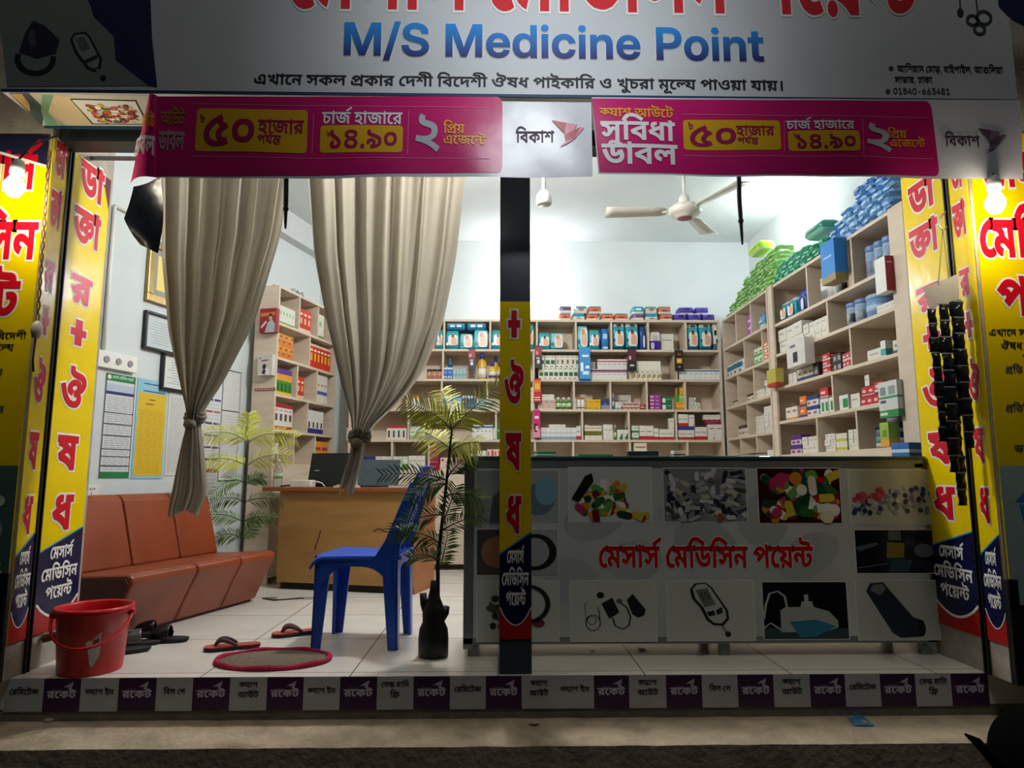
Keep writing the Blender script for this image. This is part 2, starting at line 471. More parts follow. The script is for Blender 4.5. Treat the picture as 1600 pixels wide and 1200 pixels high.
 18: [[263,314,39,-5,16,-6,24,-20,7,-13,6,-32,-3,-24,-10,-21,-16,-19,-21,-17,-53,-26,-21,50,45,22,14,15,4,19,-5,16,-8,7,-12,4,-22,-1,-37,-15,-14,-12,-8,-12,-1,-10,4,-8,19,-6,-13,-52,-17,4,-26,11,-18,17,-9,21,1,32,15,27,25,24,32,18,37,10],[360,109,-8,-38,-25,-30,-18,-12,-20,-8,-51,-6,-37,3,-35,8,-48,25,-42,42,-36,62,-30,85,56,16,21,-62,23,-48,26,-36,14,-13,30,-19,35,-9,32,0,23,6,18,11,10,18,-2,27,-16,18,-23,13,55,24,19,-15,15,-18,11,-21]],
 57: [[-150,-133,-26,4,-25,10,-19,19,-6,18,0,23,11,21,20,16,29,8,52,-1,47,-13,46,-23,67,-47,-34,-38,-69,54,-50,23,-34,5,-19,-3,-11,-13,1,-13,5,-5,13,-4,18,1,10,5,10,11,9,31,1,51,60,0,-1,-42,-5,-28,-12,-28,-22,-24,-35,-15]],
 25: [[298,311,0,-51,-196,0,2,-178,6,-12,10,-7,29,0,27,13,24,23,10,18,3,26,-4,9,-7,4,-55,8,-25,12,-17,14,-10,12,4,57,23,-27,20,-12,25,-8,60,-4,25,-11,17,-23,4,-18,-1,-21,-6,-28,-19,-36,-18,-20,-33,-24,-38,-14,-28,-3,-32,3,-26,12,-19,23,-9,29,-2,183,-47,0,0,51]],
 58: [[-95,-128,-28,3,-24,11,-16,18,-5,18,0,22,10,20,18,14,36,9,0,21,60,0,0,-31,-23,-31,-24,1,-18,-5,-4,-15,7,-8,18,-5,30,7,17,11,23,22,50,-21,50,-27,-28,-42,-62,38,-37,-22,-23,-6]],
 160: [[-5,260,0,51,279,0,0,-51],[100,234,26,-3,21,-8,20,-13,18,-18,-9,2,13,22,14,9,23,5,21,-3,19,-7,35,-28,-33,-34,-24,19,-22,-2,-10,-11,-1,-27,-51,-3,-12,25,-12,14,-23,8,-23,-3,-11,-15,3,-19,16,-15,26,-11,-18,-52,-38,15,-28,21,-17,27,-7,31,7,31,17,23,27,14]],
 45: [[333,311,0,-51,-49,0,0,-260,-60,0,-34,34,-41,26,-50,19,-59,11,-22,54,95,52,-45,22,-54,15,18,40,15,-13,-52,0,0,51],[224,260,-146,0,2,4,35,-14,51,-34,6,-6,4,-40,-88,-44,-2,4,41,-9,55,-24,25,-17,21,-20,8,-10,-8,-4,-3,38]],
 641: [[91,0,0,311,61,0,0,-311]],
 9: [[477,311,0,-51,-49,0,0,-260,-60,0,-26,37,-60,43,25,40,36,-24,27,-27,-2,191,-373,0,0,51],[196,42,-56,9,-35,16,-16,13,-30,32,-13,21,-37,83,57,16,25,-62,28,-42,34,-25,41,-8,32,4,16,6,11,10,12,26,-3,27,-15,20,-14,7,-14,0,-10,-3,-8,-10,-2,-11,3,-16,-56,-9,-8,35,3,21,8,16,13,12,17,8,38,6,45,-7,34,-21,21,-33,7,-26,0,-28,-13,-37,-17,-20,-24,-16,-33,-11],[168,218,-4,15,-10,13,-15,11,-21,7,32,22,22,-6,34,-18,13,-14,7,-18,2,-10],[625,311,0,-51,-49,0,0,-260,-60,0,0,226,-17,26,-11,6,-19,2,0,51,15,0,16,-7,18,-24,-2,64,48,0,12,-33]],
 68: [[372,311,0,-51,-176,0,0,-74,5,-13,9,-3,16,5,17,15,17,22,52,10,21,-36,11,-38,2,-28,-3,-29,-20,-38,-36,-28,-52,-14,-37,0,-46,9,-30,14,-26,20,-25,27,-23,37,-21,45,-17,55,56,16,18,-56,31,-61,12,-15,25,-22,42,-16,49,3,13,6,20,17,10,23,1,24,-7,23,-16,24,45,6,-26,-32,-36,-27,-37,-12,-30,2,-22,11,-17,28,-4,27,-1,73,-141,0,0,51],[185,-86,-14,3,-11,8,-8,11,-2,14,2,14,8,12,11,7,14,3,14,-2,11,-8,7,-12,3,-14,-3,-14,-7,-11,-11,-8]],
 6375: [[21,-82,21,137,62,0,-39,-137]],
 456: [[234,314,19,-2,16,-7,14,-12,12,-17,23,29,46,7,24,-24,16,-30,2,-38,-13,-35,-26,-29,-23,-16,-40,-20,-22,50,37,18,23,23,5,20,-2,12,-8,15,-16,14,33,9,-41,-53,-45,-2,-10,27,-14,10,-17,-1,-10,-8,-5,-16,8,-20,14,-9,32,-5,-6,-54,-42,9,-27,19,-12,17,-6,20,-2,34,4,20,9,17,11,14,22,12],[122,314,28,-5,24,-16,17,-26,5,-37,-8,-37,-18,-24,-29,-16,-27,-3,-6,52,22,4,14,8,9,14,0,13,-4,11,-15,10,-24,1,-24,-5,-5,52],[267,10,-28,2,-52,9,-48,19,-22,13,-41,36,-19,23,-17,26,-31,64,55,20,25,-52,13,-22,30,-35,16,-14,36,-21,60,-14,55,2,38,16,12,18,-2,27,-16,18,-23,13,56,23,10,-7,24,-25,10,-21,2,-37,-8,-25,-29,-30,-28,-14,-36,-9]],
 43: [[218,16,-49,5,-31,10,-29,17,-26,23,-25,31,-21,39,-27,77,56,16,29,-78,33,-50,12,-12,27,-16,47,-9,42,8,16,9,11,13,8,24,0,22,-8,26,-14,19,45,40,23,-38,12,-39,2,-43,-8,-27,-25,-35,-26,-18,-33,-10],[201,131,-30,4,-12,5,-19,16,-6,10,-5,26,3,22,8,20,54,-14,-5,-14,1,-14,8,-8,12,-2,26,8,28,32,50,8,2,-30,-33,-38,-37,-23],[376,311,0,-51,-381,0,0,51]],
 33: [[298,311,0,-51,-196,0,0,-168,4,-17,8,-9,12,-4,15,-1,28,10,31,28,12,25,1,19,-9,15,-18,4,-22,-3,-8,50,26,5,31,0,20,-4,16,-9,12,-11,8,-15,4,-18,-1,-24,-6,-26,-19,-36,-18,-20,-33,-24,-38,-14,-28,-3,-31,3,-28,13,-18,22,-9,29,-2,183,-47,0,0,51]],
 6359: [[162,-6,-22,2,-19,4,-18,7,-16,10,-15,12,-12,15,-11,18,-9,20,-7,22,-5,24,-4,54,1,28,8,50,7,22,9,20,11,17,12,15,15,12,16,10,18,7,19,5,22,1,21,-1,19,-5,18,-7,16,-10,15,-12,12,-15,11,-17,9,-20,7,-22,5,-24,4,-54,-1,-28,-8,-50,-7,-22,-9,-20,-11,-18,-12,-15,-15,-12,-16,-10,-18,-7,-19,-4],[162,48,11,1,21,8,8,7,15,19,11,27,4,15,4,57,-4,57,-4,15,-11,26,-15,20,-8,7,-10,5,-22,4,-12,-1,-21,-8,-9,-7,-14,-20,-6,-12,-9,-29,-5,-57,5,-57,9,-30,6,-12,14,-19,9,-7,10,-5]],
 6360: [[48,0,0,54,236,0,0,-54],[206,364,0,-364,-64,0,0,304,-88,-58,0,60,86,58]],
 6364: [[160,-5,-18,1,-32,7,-15,6,-26,17,-20,22,-7,13,-6,13,-5,31,63,0,6,-23,14,-19,13,-8,16,-6,27,-1,9,2,16,6,14,11,10,15,8,27,-1,30,-7,18,-16,20,-15,10,-18,4,-30,-1,-19,-7,-15,-10,-10,-14,-60,4,16,201,218,0,0,-54,-162,0,-9,-97,24,17,29,11,34,1,23,-5,21,-8,27,-21,20,-28,11,-34,2,-26,-4,-34,-5,-16,-16,-28,-23,-22,-29,-16,-16,-5]],
 6372: [[17,76,0,50,153,238,64,0,-150,-236,222,0,0,-52],[196,0,0,227,60,0,0,-227]],
 6392: [[243,174,0,-52,-163,0,0,52]],
 6373: [[162,-5,-18,1,-33,8,-29,15,-23,21,-16,28,-5,16,-4,34,3,29,9,29,16,31,22,36,84,121,68,0,-118,-170,-12,0,9,14,15,13,12,6,15,5,34,0,16,-3,28,-11,12,-7,20,-21,14,-25,5,-15,4,-32,-5,-34,-12,-30,-9,-13,-22,-22,-29,-15,-16,-5],[162,47,26,5,21,15,14,22,5,28,-5,27,-14,22,-21,15,-26,5,-27,-5,-21,-14,-14,-22,-5,-28,5,-28,14,-22,21,-15]],
 6371: [[160,-6,-20,1,-35,8,-15,6,-27,18,-20,23,-8,13,-5,15,-4,32,64,0,2,-18,12,-22,20,-14,16,-6,29,-2,17,4,16,8,12,11,11,22,2,27,-9,24,-11,13,-15,9,-19,6,-23,2,-44,0,0,44,90,92,-150,0,0,54,230,0,0,-50,-118,-116,0,14,39,-1,33,-8,27,-16,19,-21,12,-27,4,-30,-4,-32,-13,-28,-9,-12,-24,-20,-29,-14,-17,-5]],
 6367: [[162,-6,-20,1,-35,7,-15,6,-27,16,-21,20,-7,12,-5,13,-4,29,0,11,5,21,5,10,12,18,17,15,9,6,10,4,22,6,-28,11,-11,8,-10,10,-8,11,-6,13,-5,30,1,13,8,25,7,12,18,20,25,14,29,10,34,3,33,-3,29,-10,13,-6,21,-18,16,-21,5,-13,3,-26,-1,-16,-3,-14,-6,-13,-8,-11,-10,-10,-12,-8,-28,-11,12,-2,21,-8,9,-6,17,-15,12,-18,5,-10,3,-10,3,-22,-2,-15,-8,-27,-8,-12,-20,-20,-27,-16,-16,-6,-17,-4],[162,44,27,4,22,12,14,18,5,24,-5,24,-15,19,-22,13,-26,4,-28,-4,-22,-13,-14,-19,-5,-24,5,-24,14,-18,21,-11],[162,212,23,3,18,11,12,18,5,22,-5,21,-11,17,-19,11,-23,3,-24,-3,-19,-11,-12,-17,-4,-21,4,-22,12,-18,19,-11]],
 134: [[-5,260,0,51,369,0,0,-51],[235,276,0,-28,-1,4,18,-3,45,-15,35,-22,16,-21,8,-24,0,-25,-8,-21,-17,-16,-26,-8,-46,1,3,47,29,2,7,8,0,14,-8,13,-17,12,-38,11,1,15,0,-160,-60,0,-30,28,-32,20,-37,14,-45,10,-22,54,71,32,57,22,42,12,-3,-12,0,36],[176,220,14,-13,-72,-24,-48,-21,-4,7,33,-7,31,-12,48,-34]],
 12: [[254,311,-4,20,-15,9,-120,4,-26,5,-29,14,-16,17,-8,22,-3,26,3,28,56,-4,3,-38,9,-13,12,-5,126,-4,20,-4,23,-10,10,-10,10,-19,6,-38],[372,311,0,-51,-176,0,0,-74,5,-13,9,-3,16,5,17,15,17,22,52,10,21,-36,11,-38,2,-28,-3,-29,-20,-38,-36,-28,-52,-14,-37,0,-46,9,-30,14,-26,20,-25,27,-23,37,-21,45,-17,55,56,16,18,-56,31,-61,12,-15,25,-22,42,-16,49,3,13,6,20,17,10,23,1,24,-7,23,-16,24,45,6,-26,-32,-36,-27,-37,-12,-30,2,-22,11,-17,28,-4,27,-1,73,-141,0,0,51]],
 30: [[298,311,0,-51,-196,0,0,-168,4,-17,8,-9,12,-4,15,-1,28,10,31,28,12,25,1,19,-9,15,-18,4,-22,-3,-8,50,26,5,31,0,20,-4,16,-9,12,-11,8,-15,4,-18,-1,-24,-6,-26,-19,-36,-18,-20,-33,-24,-38,-14,-28,-3,-31,3,-28,13,-18,22,-9,29,-2,183,-47,0,0,51],[192,311,-5,20,-14,9,-104,6,-22,7,-18,10,-17,17,-8,22,-2,26,2,28,56,-4,3,-38,7,-10,10,-7,25,-4,86,-3,31,-12,11,-10,9,-19,6,-38]],
 88: [[306,250,0,-50,-166,0,0,-120,4,-23,13,-7,25,2,18,7,19,15,11,19,0,16,-10,8,-28,0,-8,47,26,4,31,0,33,-13,7,-8,9,-21,-2,-38,-9,-22,-14,-19,-39,-30,-46,-15,-24,-2,-26,3,-30,15,-14,20,-5,25,-1,137,-44,0,0,50],[71,374,34,-6,10,-6,13,-15,11,-35,1,-64,-60,0,0,46,-7,22,-11,6,-12,2,-29,-7,-18,44,34,10]],
 80: [[164,0,-39,4,-34,10,-15,9,-26,21,-18,27,-5,16,-5,37,1,20,12,36,9,17,28,32,59,44,77,41,27,-37,-7,-19,6,-18,15,-9,23,-1,24,-38,-39,-24,-23,-19,-12,-16,-3,-24,5,-10,9,-9,15,-4,26,0,22,-55,-61,-23],[167,50,28,2,33,8,6,-12,-18,4,-28,11,-19,18,-9,22,-1,22,4,17,8,15,19,24,44,35,11,-30,-29,6,-26,18,-11,21,1,19,6,12,25,-5,-53,-30,-40,-32,-26,-35,-8,-26,2,-37,16,-25,25,-15]],
 75: [[152,42,-33,3,-29,9,-35,26,-15,26,-5,16,-3,52,6,28,13,26,33,31,32,13,60,3,18,-3,31,-12,12,-8,20,-21,16,-41,2,-48,-13,-42,-28,-34,-27,-16,-17,-4],[156,226,-25,-5,-21,-13,-13,-22,-4,-19,1,-29,8,-22,15,-16,24,-7,28,1,23,11,15,19,7,27,-1,30,-13,28,-18,12]],
 51: [[129,244,40,-3,31,-11,23,-15,21,-29,6,-22,-1,-30,-5,-17,-20,-27,-32,-18,-44,-10,-7,16,73,-27,73,-43,-33,-42,-50,33,-55,27,-59,21,-67,15,10,48,51,-8,48,1,31,8,14,10,8,11,5,20,-4,18,-19,19,-21,6,-26,0,-19,-5,-9,-15,3,-17,-56,-8,-7,34,3,17,9,15,14,12,20,9],[76,218,-5,15,-10,13,-15,11,-21,7,32,22,23,-6,33,-18,13,-14,7,-18,2,-10],[286,311,0,-51,-291,0,0,51]],
 27: [[216,18,-34,3,-32,7,-29,14,-27,19,-25,27,-22,34,-20,44,-17,52,56,16,29,-77,21,-36,11,-14,25,-20,44,-14,48,2,21,11,12,15,5,21,-3,22,-9,24,42,-2,-38,-30,-35,-15,-43,-3,-28,6,-20,15,-10,15,-4,18,0,21,6,20,12,20,36,28,-193,-1,0,51,499,0,0,-51,-206,2,-42,-18,-37,-25,-16,-24,0,-11,6,-11,10,-5,18,2,39,22,66,-20,8,-45,-1,-19,-6,-25,-21,-32,-39,-24],[438,100,5,-44,12,-48,-59,-13,-13,53,-5,41,2,45,10,42,-50,11,-39,17,-29,24,-22,30,62,7,18,-19,30,-14,33,-6,38,2,28,-46,-15,-38]],
 357: [[262,138,-25,1,-21,6,-64,39,-18,4,-12,-6,-3,-10,5,-12,12,-13,-38,-37,-31,37,-6,20,2,30,7,15,18,17,15,6,23,4,39,-7,72,-42,17,-2,13,1,9,6,5,10,1,22,-9,23,-25,26,62,8,19,-24,12,-28,3,-24,-5,-28,-13,-22,-16,-11,-21,-7],[376,311,0,-51,-381,0,0,51],[218,-38,-62,7,-57,24,-35,27,-16,17,-14,19,-26,47,54,22,32,-51,35,-35,40,-20,29,-6,33,0,26,6,16,12,9,27,-8,24,-16,11,-30,2,-14,-12,-2,-11,3,-14,-56,-7,-6,34,6,26,11,13,14,10,40,11,44,-3,38,-16,17,-17,16,-31,2,-36,-12,-35,-17,-19,-23,-14,-31,-10]],
 76: [[153,0,-23,1,-36,11,-23,19,-12,25,0,26,8,22,15,18,39,21,22,-52,-14,-5,-7,-7,-1,-11,7,-10,24,-6,32,7,13,11,7,22,-4,20,-11,16,-101,72,-24,28,-6,23,1,22,9,22,16,21,52,-30,-13,-21,5,-19,105,-78,20,-25,11,-29,2,-23,-4,-27,-19,-32,-19,-15,-25,-11]],
 79: [[154,0,-54,6,-40,18,-24,27,-8,35,1,14,11,25,20,21,54,26,0,-21,-46,24,-26,26,-6,15,-2,18,7,30,14,17,19,14,27,10,31,5,60,-2,44,-14,26,-21,9,-17,3,-18,-6,-29,-16,-22,-25,-16,-29,-13,-2,16,49,-24,22,-20,7,-12,6,-32,-8,-38,-10,-14,-32,-22,-22,-7],[154,50,30,3,19,9,11,13,4,17,-2,11,-12,15,-20,12,-30,10,-28,-10,-20,-10,-12,-14,-4,-16,3,-15,12,-13,20,-9],[154,188,34,13,16,11,7,13,-3,17,-19,14,-23,4,-36,-1,-27,-12,-8,-17,8,-19,14,-10]],
 6376: [[68,-4,-15,3,-12,8,-9,12,-2,15,2,15,9,12,12,9,15,2,15,-2,12,-9,9,-12,2,-15,-2,-15,-9,-12,-12,-8]],
 84: [[96,164,25,-3,22,-7,17,-10,18,-22,6,-18,-1,-29,-10,-24,-17,-20,0,20,45,12,19,16,6,9,5,24,-7,28,-11,12,-17,12,-25,10,-104,33,-22,11,-15,14,-9,15,-2,25,5,19,16,25,52,-22,-9,-17,1,-10,5,-6,129,-44,26,-14,27,-22,15,-23,6,-26,1,-34,-8,-27,-25,-32,-39,-21,-67,-15,-64,-3,-10,49,21,6,20,13,7,18,-5,16,-13,10,-24,1,-8,-5,-6,-10,4,-20,-56,-12,-8,36,6,26,16,19,27,12]],
 77: [[59,266,6,25,15,25,50,-23,-8,-19,2,-7,6,-6,83,-24,15,-8,20,-21,6,-13,4,-29,-1,-18,-14,-31,-12,-12,-32,-17,-43,-8,-17,2,7,16,38,-14,44,-20,54,-36,-33,-42,-50,36,-51,26,-56,19,-64,15,9,48,56,-9,61,2,26,9,7,6,9,15,-1,23,-14,14,-80,23,-26,15,-12,18]],
 361: [[437,311,0,-51,-176,0,0,-86,4,-13,10,-3,15,4,17,15,18,23,53,10,20,-36,11,-37,2,-27,-4,-28,-19,-37,-36,-28,-15,-6,-37,-8,-39,0,-34,6,-47,21,-42,39,-36,61,52,23,32,-54,28,-26,34,-15,44,-1,29,8,11,7,15,20,5,26,-2,19,-8,22,-13,17,44,2,-25,-32,-36,-27,-37,-12,-30,2,-22,11,-17,27,-5,26,0,87,-206,0,0,51],[96,242,22,-1,32,-8,30,-15,28,-21,9,-9,5,-60,-61,46,-29,14,-29,4,-14,-3,-9,-8,0,-18,16,-13,-28,-46,-32,23,-13,18,-6,19,0,22,5,19,12,15,15,11,18,7]],
 225: [[467,311,0,-51,-365,0,3,4,35,-14,50,-34,6,-6,6,-40,-90,-44,-2,5,14,-3,49,-15,33,-16,40,-29,-1,178,65,-3,52,-11,33,-17,33,-30,9,-16,7,-27,-1,-26,-10,-22,-11,-12,-17,-10,-22,-4,-27,-1,-20,3,2,50,25,0,13,3,8,11,0,18,-10,16,-19,14,-51,11,0,-193,-59,8,-37,31,-40,23,-47,17,-57,11,-22,54,96,52,-45,22,-54,15,18,40,15,-13,-77,0,0,51],[304,-58,-58,0,-13,19,-14,8,-18,4,-95,-8,-30,3,-23,8,-20,14,-14,23,-5,33,4,28,58,-6,-3,-18,3,-17,16,-13,31,-4,72,8,23,-7,27,-21,0,44,59,-3]],
 367: [[466,311,0,-51,-48,0,0,-260,-60,0,0,150,12,-23,-25,25,-13,4,-8,-1,-12,-11,-50,-75,-19,-17,-20,-8,-24,-1,-28,8,-26,22,-20,29,43,26,22,-30,13,-4,13,3,20,20,47,75,18,14,16,2,20,-4,31,-24,-8,-2,-2,82,-363,0,0,51],[254,131,-18,-3,-10,50,-7,16,-9,11,-31,16,-49,9,17,53,33,-16,43,-13,15,-8,16,-16,10,-21,6,-39],[98,213,44,-5,39,-17,39,-25,40,-35,-26,-29,-49,34,-32,16,-32,8,-30,-2,-10,-10,-1,-19,10,-12,18,-10,-26,-51,-14,7,-24,18,-18,22,-8,24,1,36,9,18,22,19,18,8]],
 287: [[268,253,19,-1,31,-9,12,-7,15,-20,4,-13,1,-24,-6,-19,-12,-18,-27,-22,-49,-22,-21,47,43,18,10,10,4,13,-4,12,-6,5,-24,2,-39,-10,-25,-21,-2,-8,4,-6,18,-5,-14,-51,-30,7,-21,13,-12,17,-5,21,3,19,16,26,15,14,31,17,35,11],[356,84,-9,-35,-25,-26,-18,-10,-21,-7,-51,-6,-36,2,-34,8,-47,22,-42,36,-35,55,-28,75,56,16,19,-53,21,-41,25,-31,14,-12,30,-16,35,-8,33,0,24,5,18,9,10,14,-2,21,-16,15,-23,10,54,24,19,-13,15,-16,10,-18],[401,230,32,-5,24,-14,14,-22,4,-37,-8,-26,-18,-24,-30,-19,-27,-10,-16,49,19,6,18,13,5,17,-1,10,-6,8,-19,5,-21,-5,-25,-16,-16,-19,-27,13,24,36,24,24,24,12],[498,311,0,-51,-503,0,0,51]],
 35: [[212,18,-22,2,-42,9,-38,19,-18,14,-32,38,-14,24,-13,27,-23,67,56,16,26,-72,31,-51,23,-22,14,-8,14,-5,32,-4,35,4,28,17,13,28,1,22,-3,16,-7,12,-14,14,-11,5,-19,1,-15,-6,-6,-8,-2,-14,4,-19,-58,-9,-8,39,3,21,9,17,14,13,18,9,42,6,48,-8,36,-23,22,-35,7,-29,0,-30,-13,-41,-17,-22,-25,-18,-34,-12],[368,311,0,-51,-373,0,0,51]],
 203: [[488,311,0,-51,-493,0,0,51],[247,254,28,-3,26,-10,14,-12,10,-19,3,-30,0,-180,-60,0,-14,22,-20,9,-24,1,-69,-7,-35,0,-37,8,-24,14,-18,25,-7,23,-3,35,6,40,58,-8,-4,-29,2,-25,6,-14,15,-13,31,-6,68,8,30,-1,22,-8,17,-18,0,126,-3,13,-6,6,-18,4,-19,-4,-26,-15,-10,-13,-1,-10,5,-7,29,0,7,-45,-34,-4,-30,3,-26,15,-9,20,0,21,4,16,10,17,21,23,38,23,22,6],[392,211,32,-5,23,-14,14,-22,4,-37,-8,-26,-18,-24,-30,-19,-27,-10,-16,48,19,7,18,13,5,16,-1,11,-6,7,-17,6,-24,-7,-23,-22,-16,-27,-25,31,21,34,23,23,25,13]],
 130: [[522,311,0,-51,-242,0,-41,-19,-34,-24,-13,-23,0,-15,8,-8,13,-3,25,4,34,25,53,-9,11,-40,2,-26,-3,-25,-16,-35,-32,-28,-14,-7,-36,-8,-39,0,-48,9,-29,14,-27,19,-25,27,-22,34,-20,44,-17,52,56,16,29,-77,21,-36,11,-14,25,-20,44,-14,48,2,21,11,12,15,5,21,-3,22,-10,24,39,0,-38,-32,-23,-12,-41,-6,-29,3,-23,12,-12,13,-7,17,-1,30,6,20,12,20,36,28,-193,-1,0,51],[284,156,-22,26,-17,28,-17,54,52,14,20,-58,25,-32],[416,249,31,-4,23,-13,15,-20,4,-31,-6,-21,-17,-23,-32,-19,-34,-9,-11,45,19,5,19,10,6,15,-4,12,-20,6,-32,-9,-19,-16,-25,-37,-18,55,24,25,24,17,25,9],[413,24,-22,1,-27,10,-21,15,-21,26,-12,56,23,22,8,-26,15,-29,13,-14,22,-12,15,-3,17,3,8,6,4,9,0,11,-7,15,-28,16,47,20,26,-17,13,-16,6,-21,0,-17,-4,-16,-9,-14,-13,-12,-17,-8]],
 364: [[279,269,0,-271,-60,0,-30,24,-29,17,-31,12,-35,7,-23,56,61,31,80,33,14,4,-7,-14,0,108],[219,152,21,-12,-53,-20,-65,-31,-6,10,59,-17,46,-29],[-5,260,0,51,427,0,0,-51],[91,246,40,-6,36,-17,34,-25,31,-30,-32,-36,-31,31,-26,19,-26,12,-27,1,-10,-5,-3,-13,6,-11,11,-8,-38,-39,-23,20,-11,16,-5,18,2,28,7,16,18,17,26,10],[381,112,3,-40,8,-38,-54,-11,-14,64,2,55,9,32,10,20,21,-18,-108,-33,-8,49,113,35,36,-36,-13,-39]],
 202: [[144,311,0,-51,-39,0,30,10,-28,-30,-11,-30,0,-31,15,-82,-1,-29,-6,-26,-14,-23,-23,-20,-36,-16,-31,-9,-14,50,43,16,11,10,9,18,1,39,-14,71,-1,32,11,31,22,29,-3,-10,-70,0,0,51]],
 520: [[446,311,0,-51,-196,0,0,-168,4,-17,8,-9,12,-4,15,-1,28,10,25,22,18,31,1,19,-10,15,-17,4,-23,-3,-8,50,27,5,31,0,20,-4,16,-9,11,-11,8,-15,4,-18,0,-24,-6,-26,-20,-36,-18,-20,-32,-24,-38,-14,-28,-3,-32,3,-27,13,-18,22,-9,29,-2,183,-48,0,0,51],[340,311,-5,17,-15,9,-104,3,-26,5,-29,14,-16,18,-8,21,-3,26,3,30,55,-4,3,-44,6,-10,17,-10,23,-3,91,-2,37,-5,12,-12,9,-16,6,-37],[152,311,0,-51,-48,0,0,-260,-60,0,0,260,-49,0,0,51,48,0,-33,41,35,49,36,33,27,14,29,8,49,2,44,-8,47,-17,34,-18,58,-39,-32,-34,-62,39,-47,21,-42,8,-44,-5,-35,-22,-31,-39,24,-33]],
 129: [[484,311,0,-51,-156,0,0,-260,-60,0,1,260,-274,0,0,51],[463,124,-7,-32,-10,-14,-14,-11,-30,-9,-43,2,3,50,22,0,14,6,5,13,-7,17,-10,8,-21,6,-92,4,-29,4,-36,15,-18,17,-11,24,-4,30,3,26,54,-8,-2,-16,4,-21,4,-7,13,-10,20,-4,93,-3,33,-7,25,-10,18,-14,11,-12,9,-21],[179,128,21,-3,28,-11,25,-18,23,-26,6,-9,-3,-31,-9,-22,-44,52,-20,13,-14,4,-16,-1,-10,-8,-3,-13,5,-20,-58,-9,-9,38,2,16,8,18,25,21,20,6],[94,224,45,-7,23,-13,17,-18,11,-23,6,-25,-2,-46,-58,4,2,32,-6,24,-10,14,-15,8,-16,-1,-9,-6,-3,-15,4,-16,-58,-10,-9,36,2,15,9,19,25,20],[52,190,1,34,-6,20,-21,25,-24,11,73,12,17,-15,16,-30,5,-22,-2,-34,-1,-5]],
 34: [[324,311,0,-51,-49,0,0,-260,-60,0,0,212,11,-30,-36,42,-36,28,-19,8,-19,2,-24,-6,-9,-10,-4,-14,5,-26,20,-15,40,-7,-6,-60,-38,7,-43,19,-27,28,-13,36,0,27,6,23,12,19,26,21,22,8,36,2,24,-5,31,-14,54,-47,-11,0,-2,96,48,0,11,-33]],
 5292: [[33,0,0,364,95,0,70,-190,35,-120,-15,0,16,60,18,60,70,190,95,0,0,-364,-65,0,1,198,3,121,6,0,-38,-123,-72,-196,-54,0,-69,184,-43,135,8,0,3,-128,0,-191]],
 6455: [[177,381,-117,-435,-56,0,118,435]],
 5397: [[163,-6,-21,1,-38,7,-17,6,-28,18,-21,23,-7,14,-6,16,-5,35,64,0,3,-20,4,-8,9,-14,14,-11,27,-10,22,-1,30,3,24,11,15,16,5,14,0,14,-4,12,-12,13,-30,14,-84,22,-21,9,-17,9,-15,12,-11,13,-8,15,-5,16,-2,19,5,30,5,14,17,24,23,18,30,14,17,4,37,3,19,-1,35,-7,16,-6,26,-16,20,-22,7,-13,5,-14,4,-32,-62,0,-6,24,-6,9,-8,8,-22,11,-14,3,-24,1,-26,-6,-14,-8,-10,-10,-7,-18,-1,-14,4,-11,8,-10,18,-11,25,-8,79,-22,20,-8,17,-11,20,-19,9,-16,6,-18,2,-20,-1,-16,-8,-29,-8,-13,-20,-22,-28,-16,-16,-6,-18,-5]],
 5614: [[147,-6,-19,2,-34,8,-16,8,-25,20,-19,28,-7,16,-5,17,-4,39,1,19,8,36,7,16,19,28,25,21,15,8,16,5,35,5,25,-3,24,-7,21,-11,18,-15,15,-19,11,-24,8,-27,2,-30,0,-18,-223,0,0,42,191,0,-28,-12,-4,31,-13,23,-12,11,-8,4,-17,4,-19,0,-18,-4,-14,-9,-15,-20,-8,-28,0,-38,2,-22,10,-27,6,-7,14,-11,8,-4,18,-5,24,1,13,3,15,8,8,9,8,15,58,-6,-3,-11,-11,-21,-8,-10,-18,-16,-22,-12,-13,-4,-13,-3]],
 5597: [[130,-5,-31,4,-27,13,-23,20,-17,27,-6,16,-7,37,0,41,7,36,14,31,20,23,25,17,29,8,26,1,25,-6,14,-7,11,-10,19,-22,0,140,63,0,0,-364,-62,0,0,41,-2,0,-12,-18,-17,-14,-22,-10],[146,46,10,1,18,6,7,4,13,13,13,27,5,35,-5,35,-13,27,-13,13,-7,4,-9,4,-19,3,-10,-1,-17,-5,-7,-5,-13,-13,-13,-26,-4,-36,4,-35,13,-27,13,-13,7,-5,8,-3]],
 5689: [[30,0,0,264,62,0,0,-264],[62,303,-15,3,-12,7,-8,12,-3,13,3,13,8,12,12,7,15,3,14,-3,12,-7,8,-12,2,-13,-2,-13,-8,-12,-12,-7]],
 5586: [[146,-6,-19,2,-33,8,-15,8,-26,20,-19,28,-7,16,-5,17,-4,39,1,19,8,36,7,17,19,27,26,21,15,8,16,5,36,5,23,-2,21,-5,19,-8,16,-11,14,-14,11,-16,9,-17,5,-20,-60,-6,-7,19,-9,12,-15,11,-15,4,-21,0,-10,-2,-16,-8,-7,-6,-11,-15,-7,-20,-4,-22,0,-25,4,-22,12,-27,13,-14,8,-4,18,-6,16,0,15,3,17,10,12,15,7,20,60,-6,-5,-20,-8,-18,-11,-16,-14,-14,-17,-11,-19,-8,-21,-5]],
 5773: [[92,152,0,-152,-62,0,0,264,60,0,1,-66,-9,0,7,16,17,27,10,10,12,8,14,5,14,4,30,0,24,-6,21,-11,8,-8,14,-21,5,-12,6,-28,1,-182,-63,0,0,170,-3,12,-11,18,-7,7,-19,7,-20,1,-22,-7,-11,-9,-9,-12,-6,-16]],
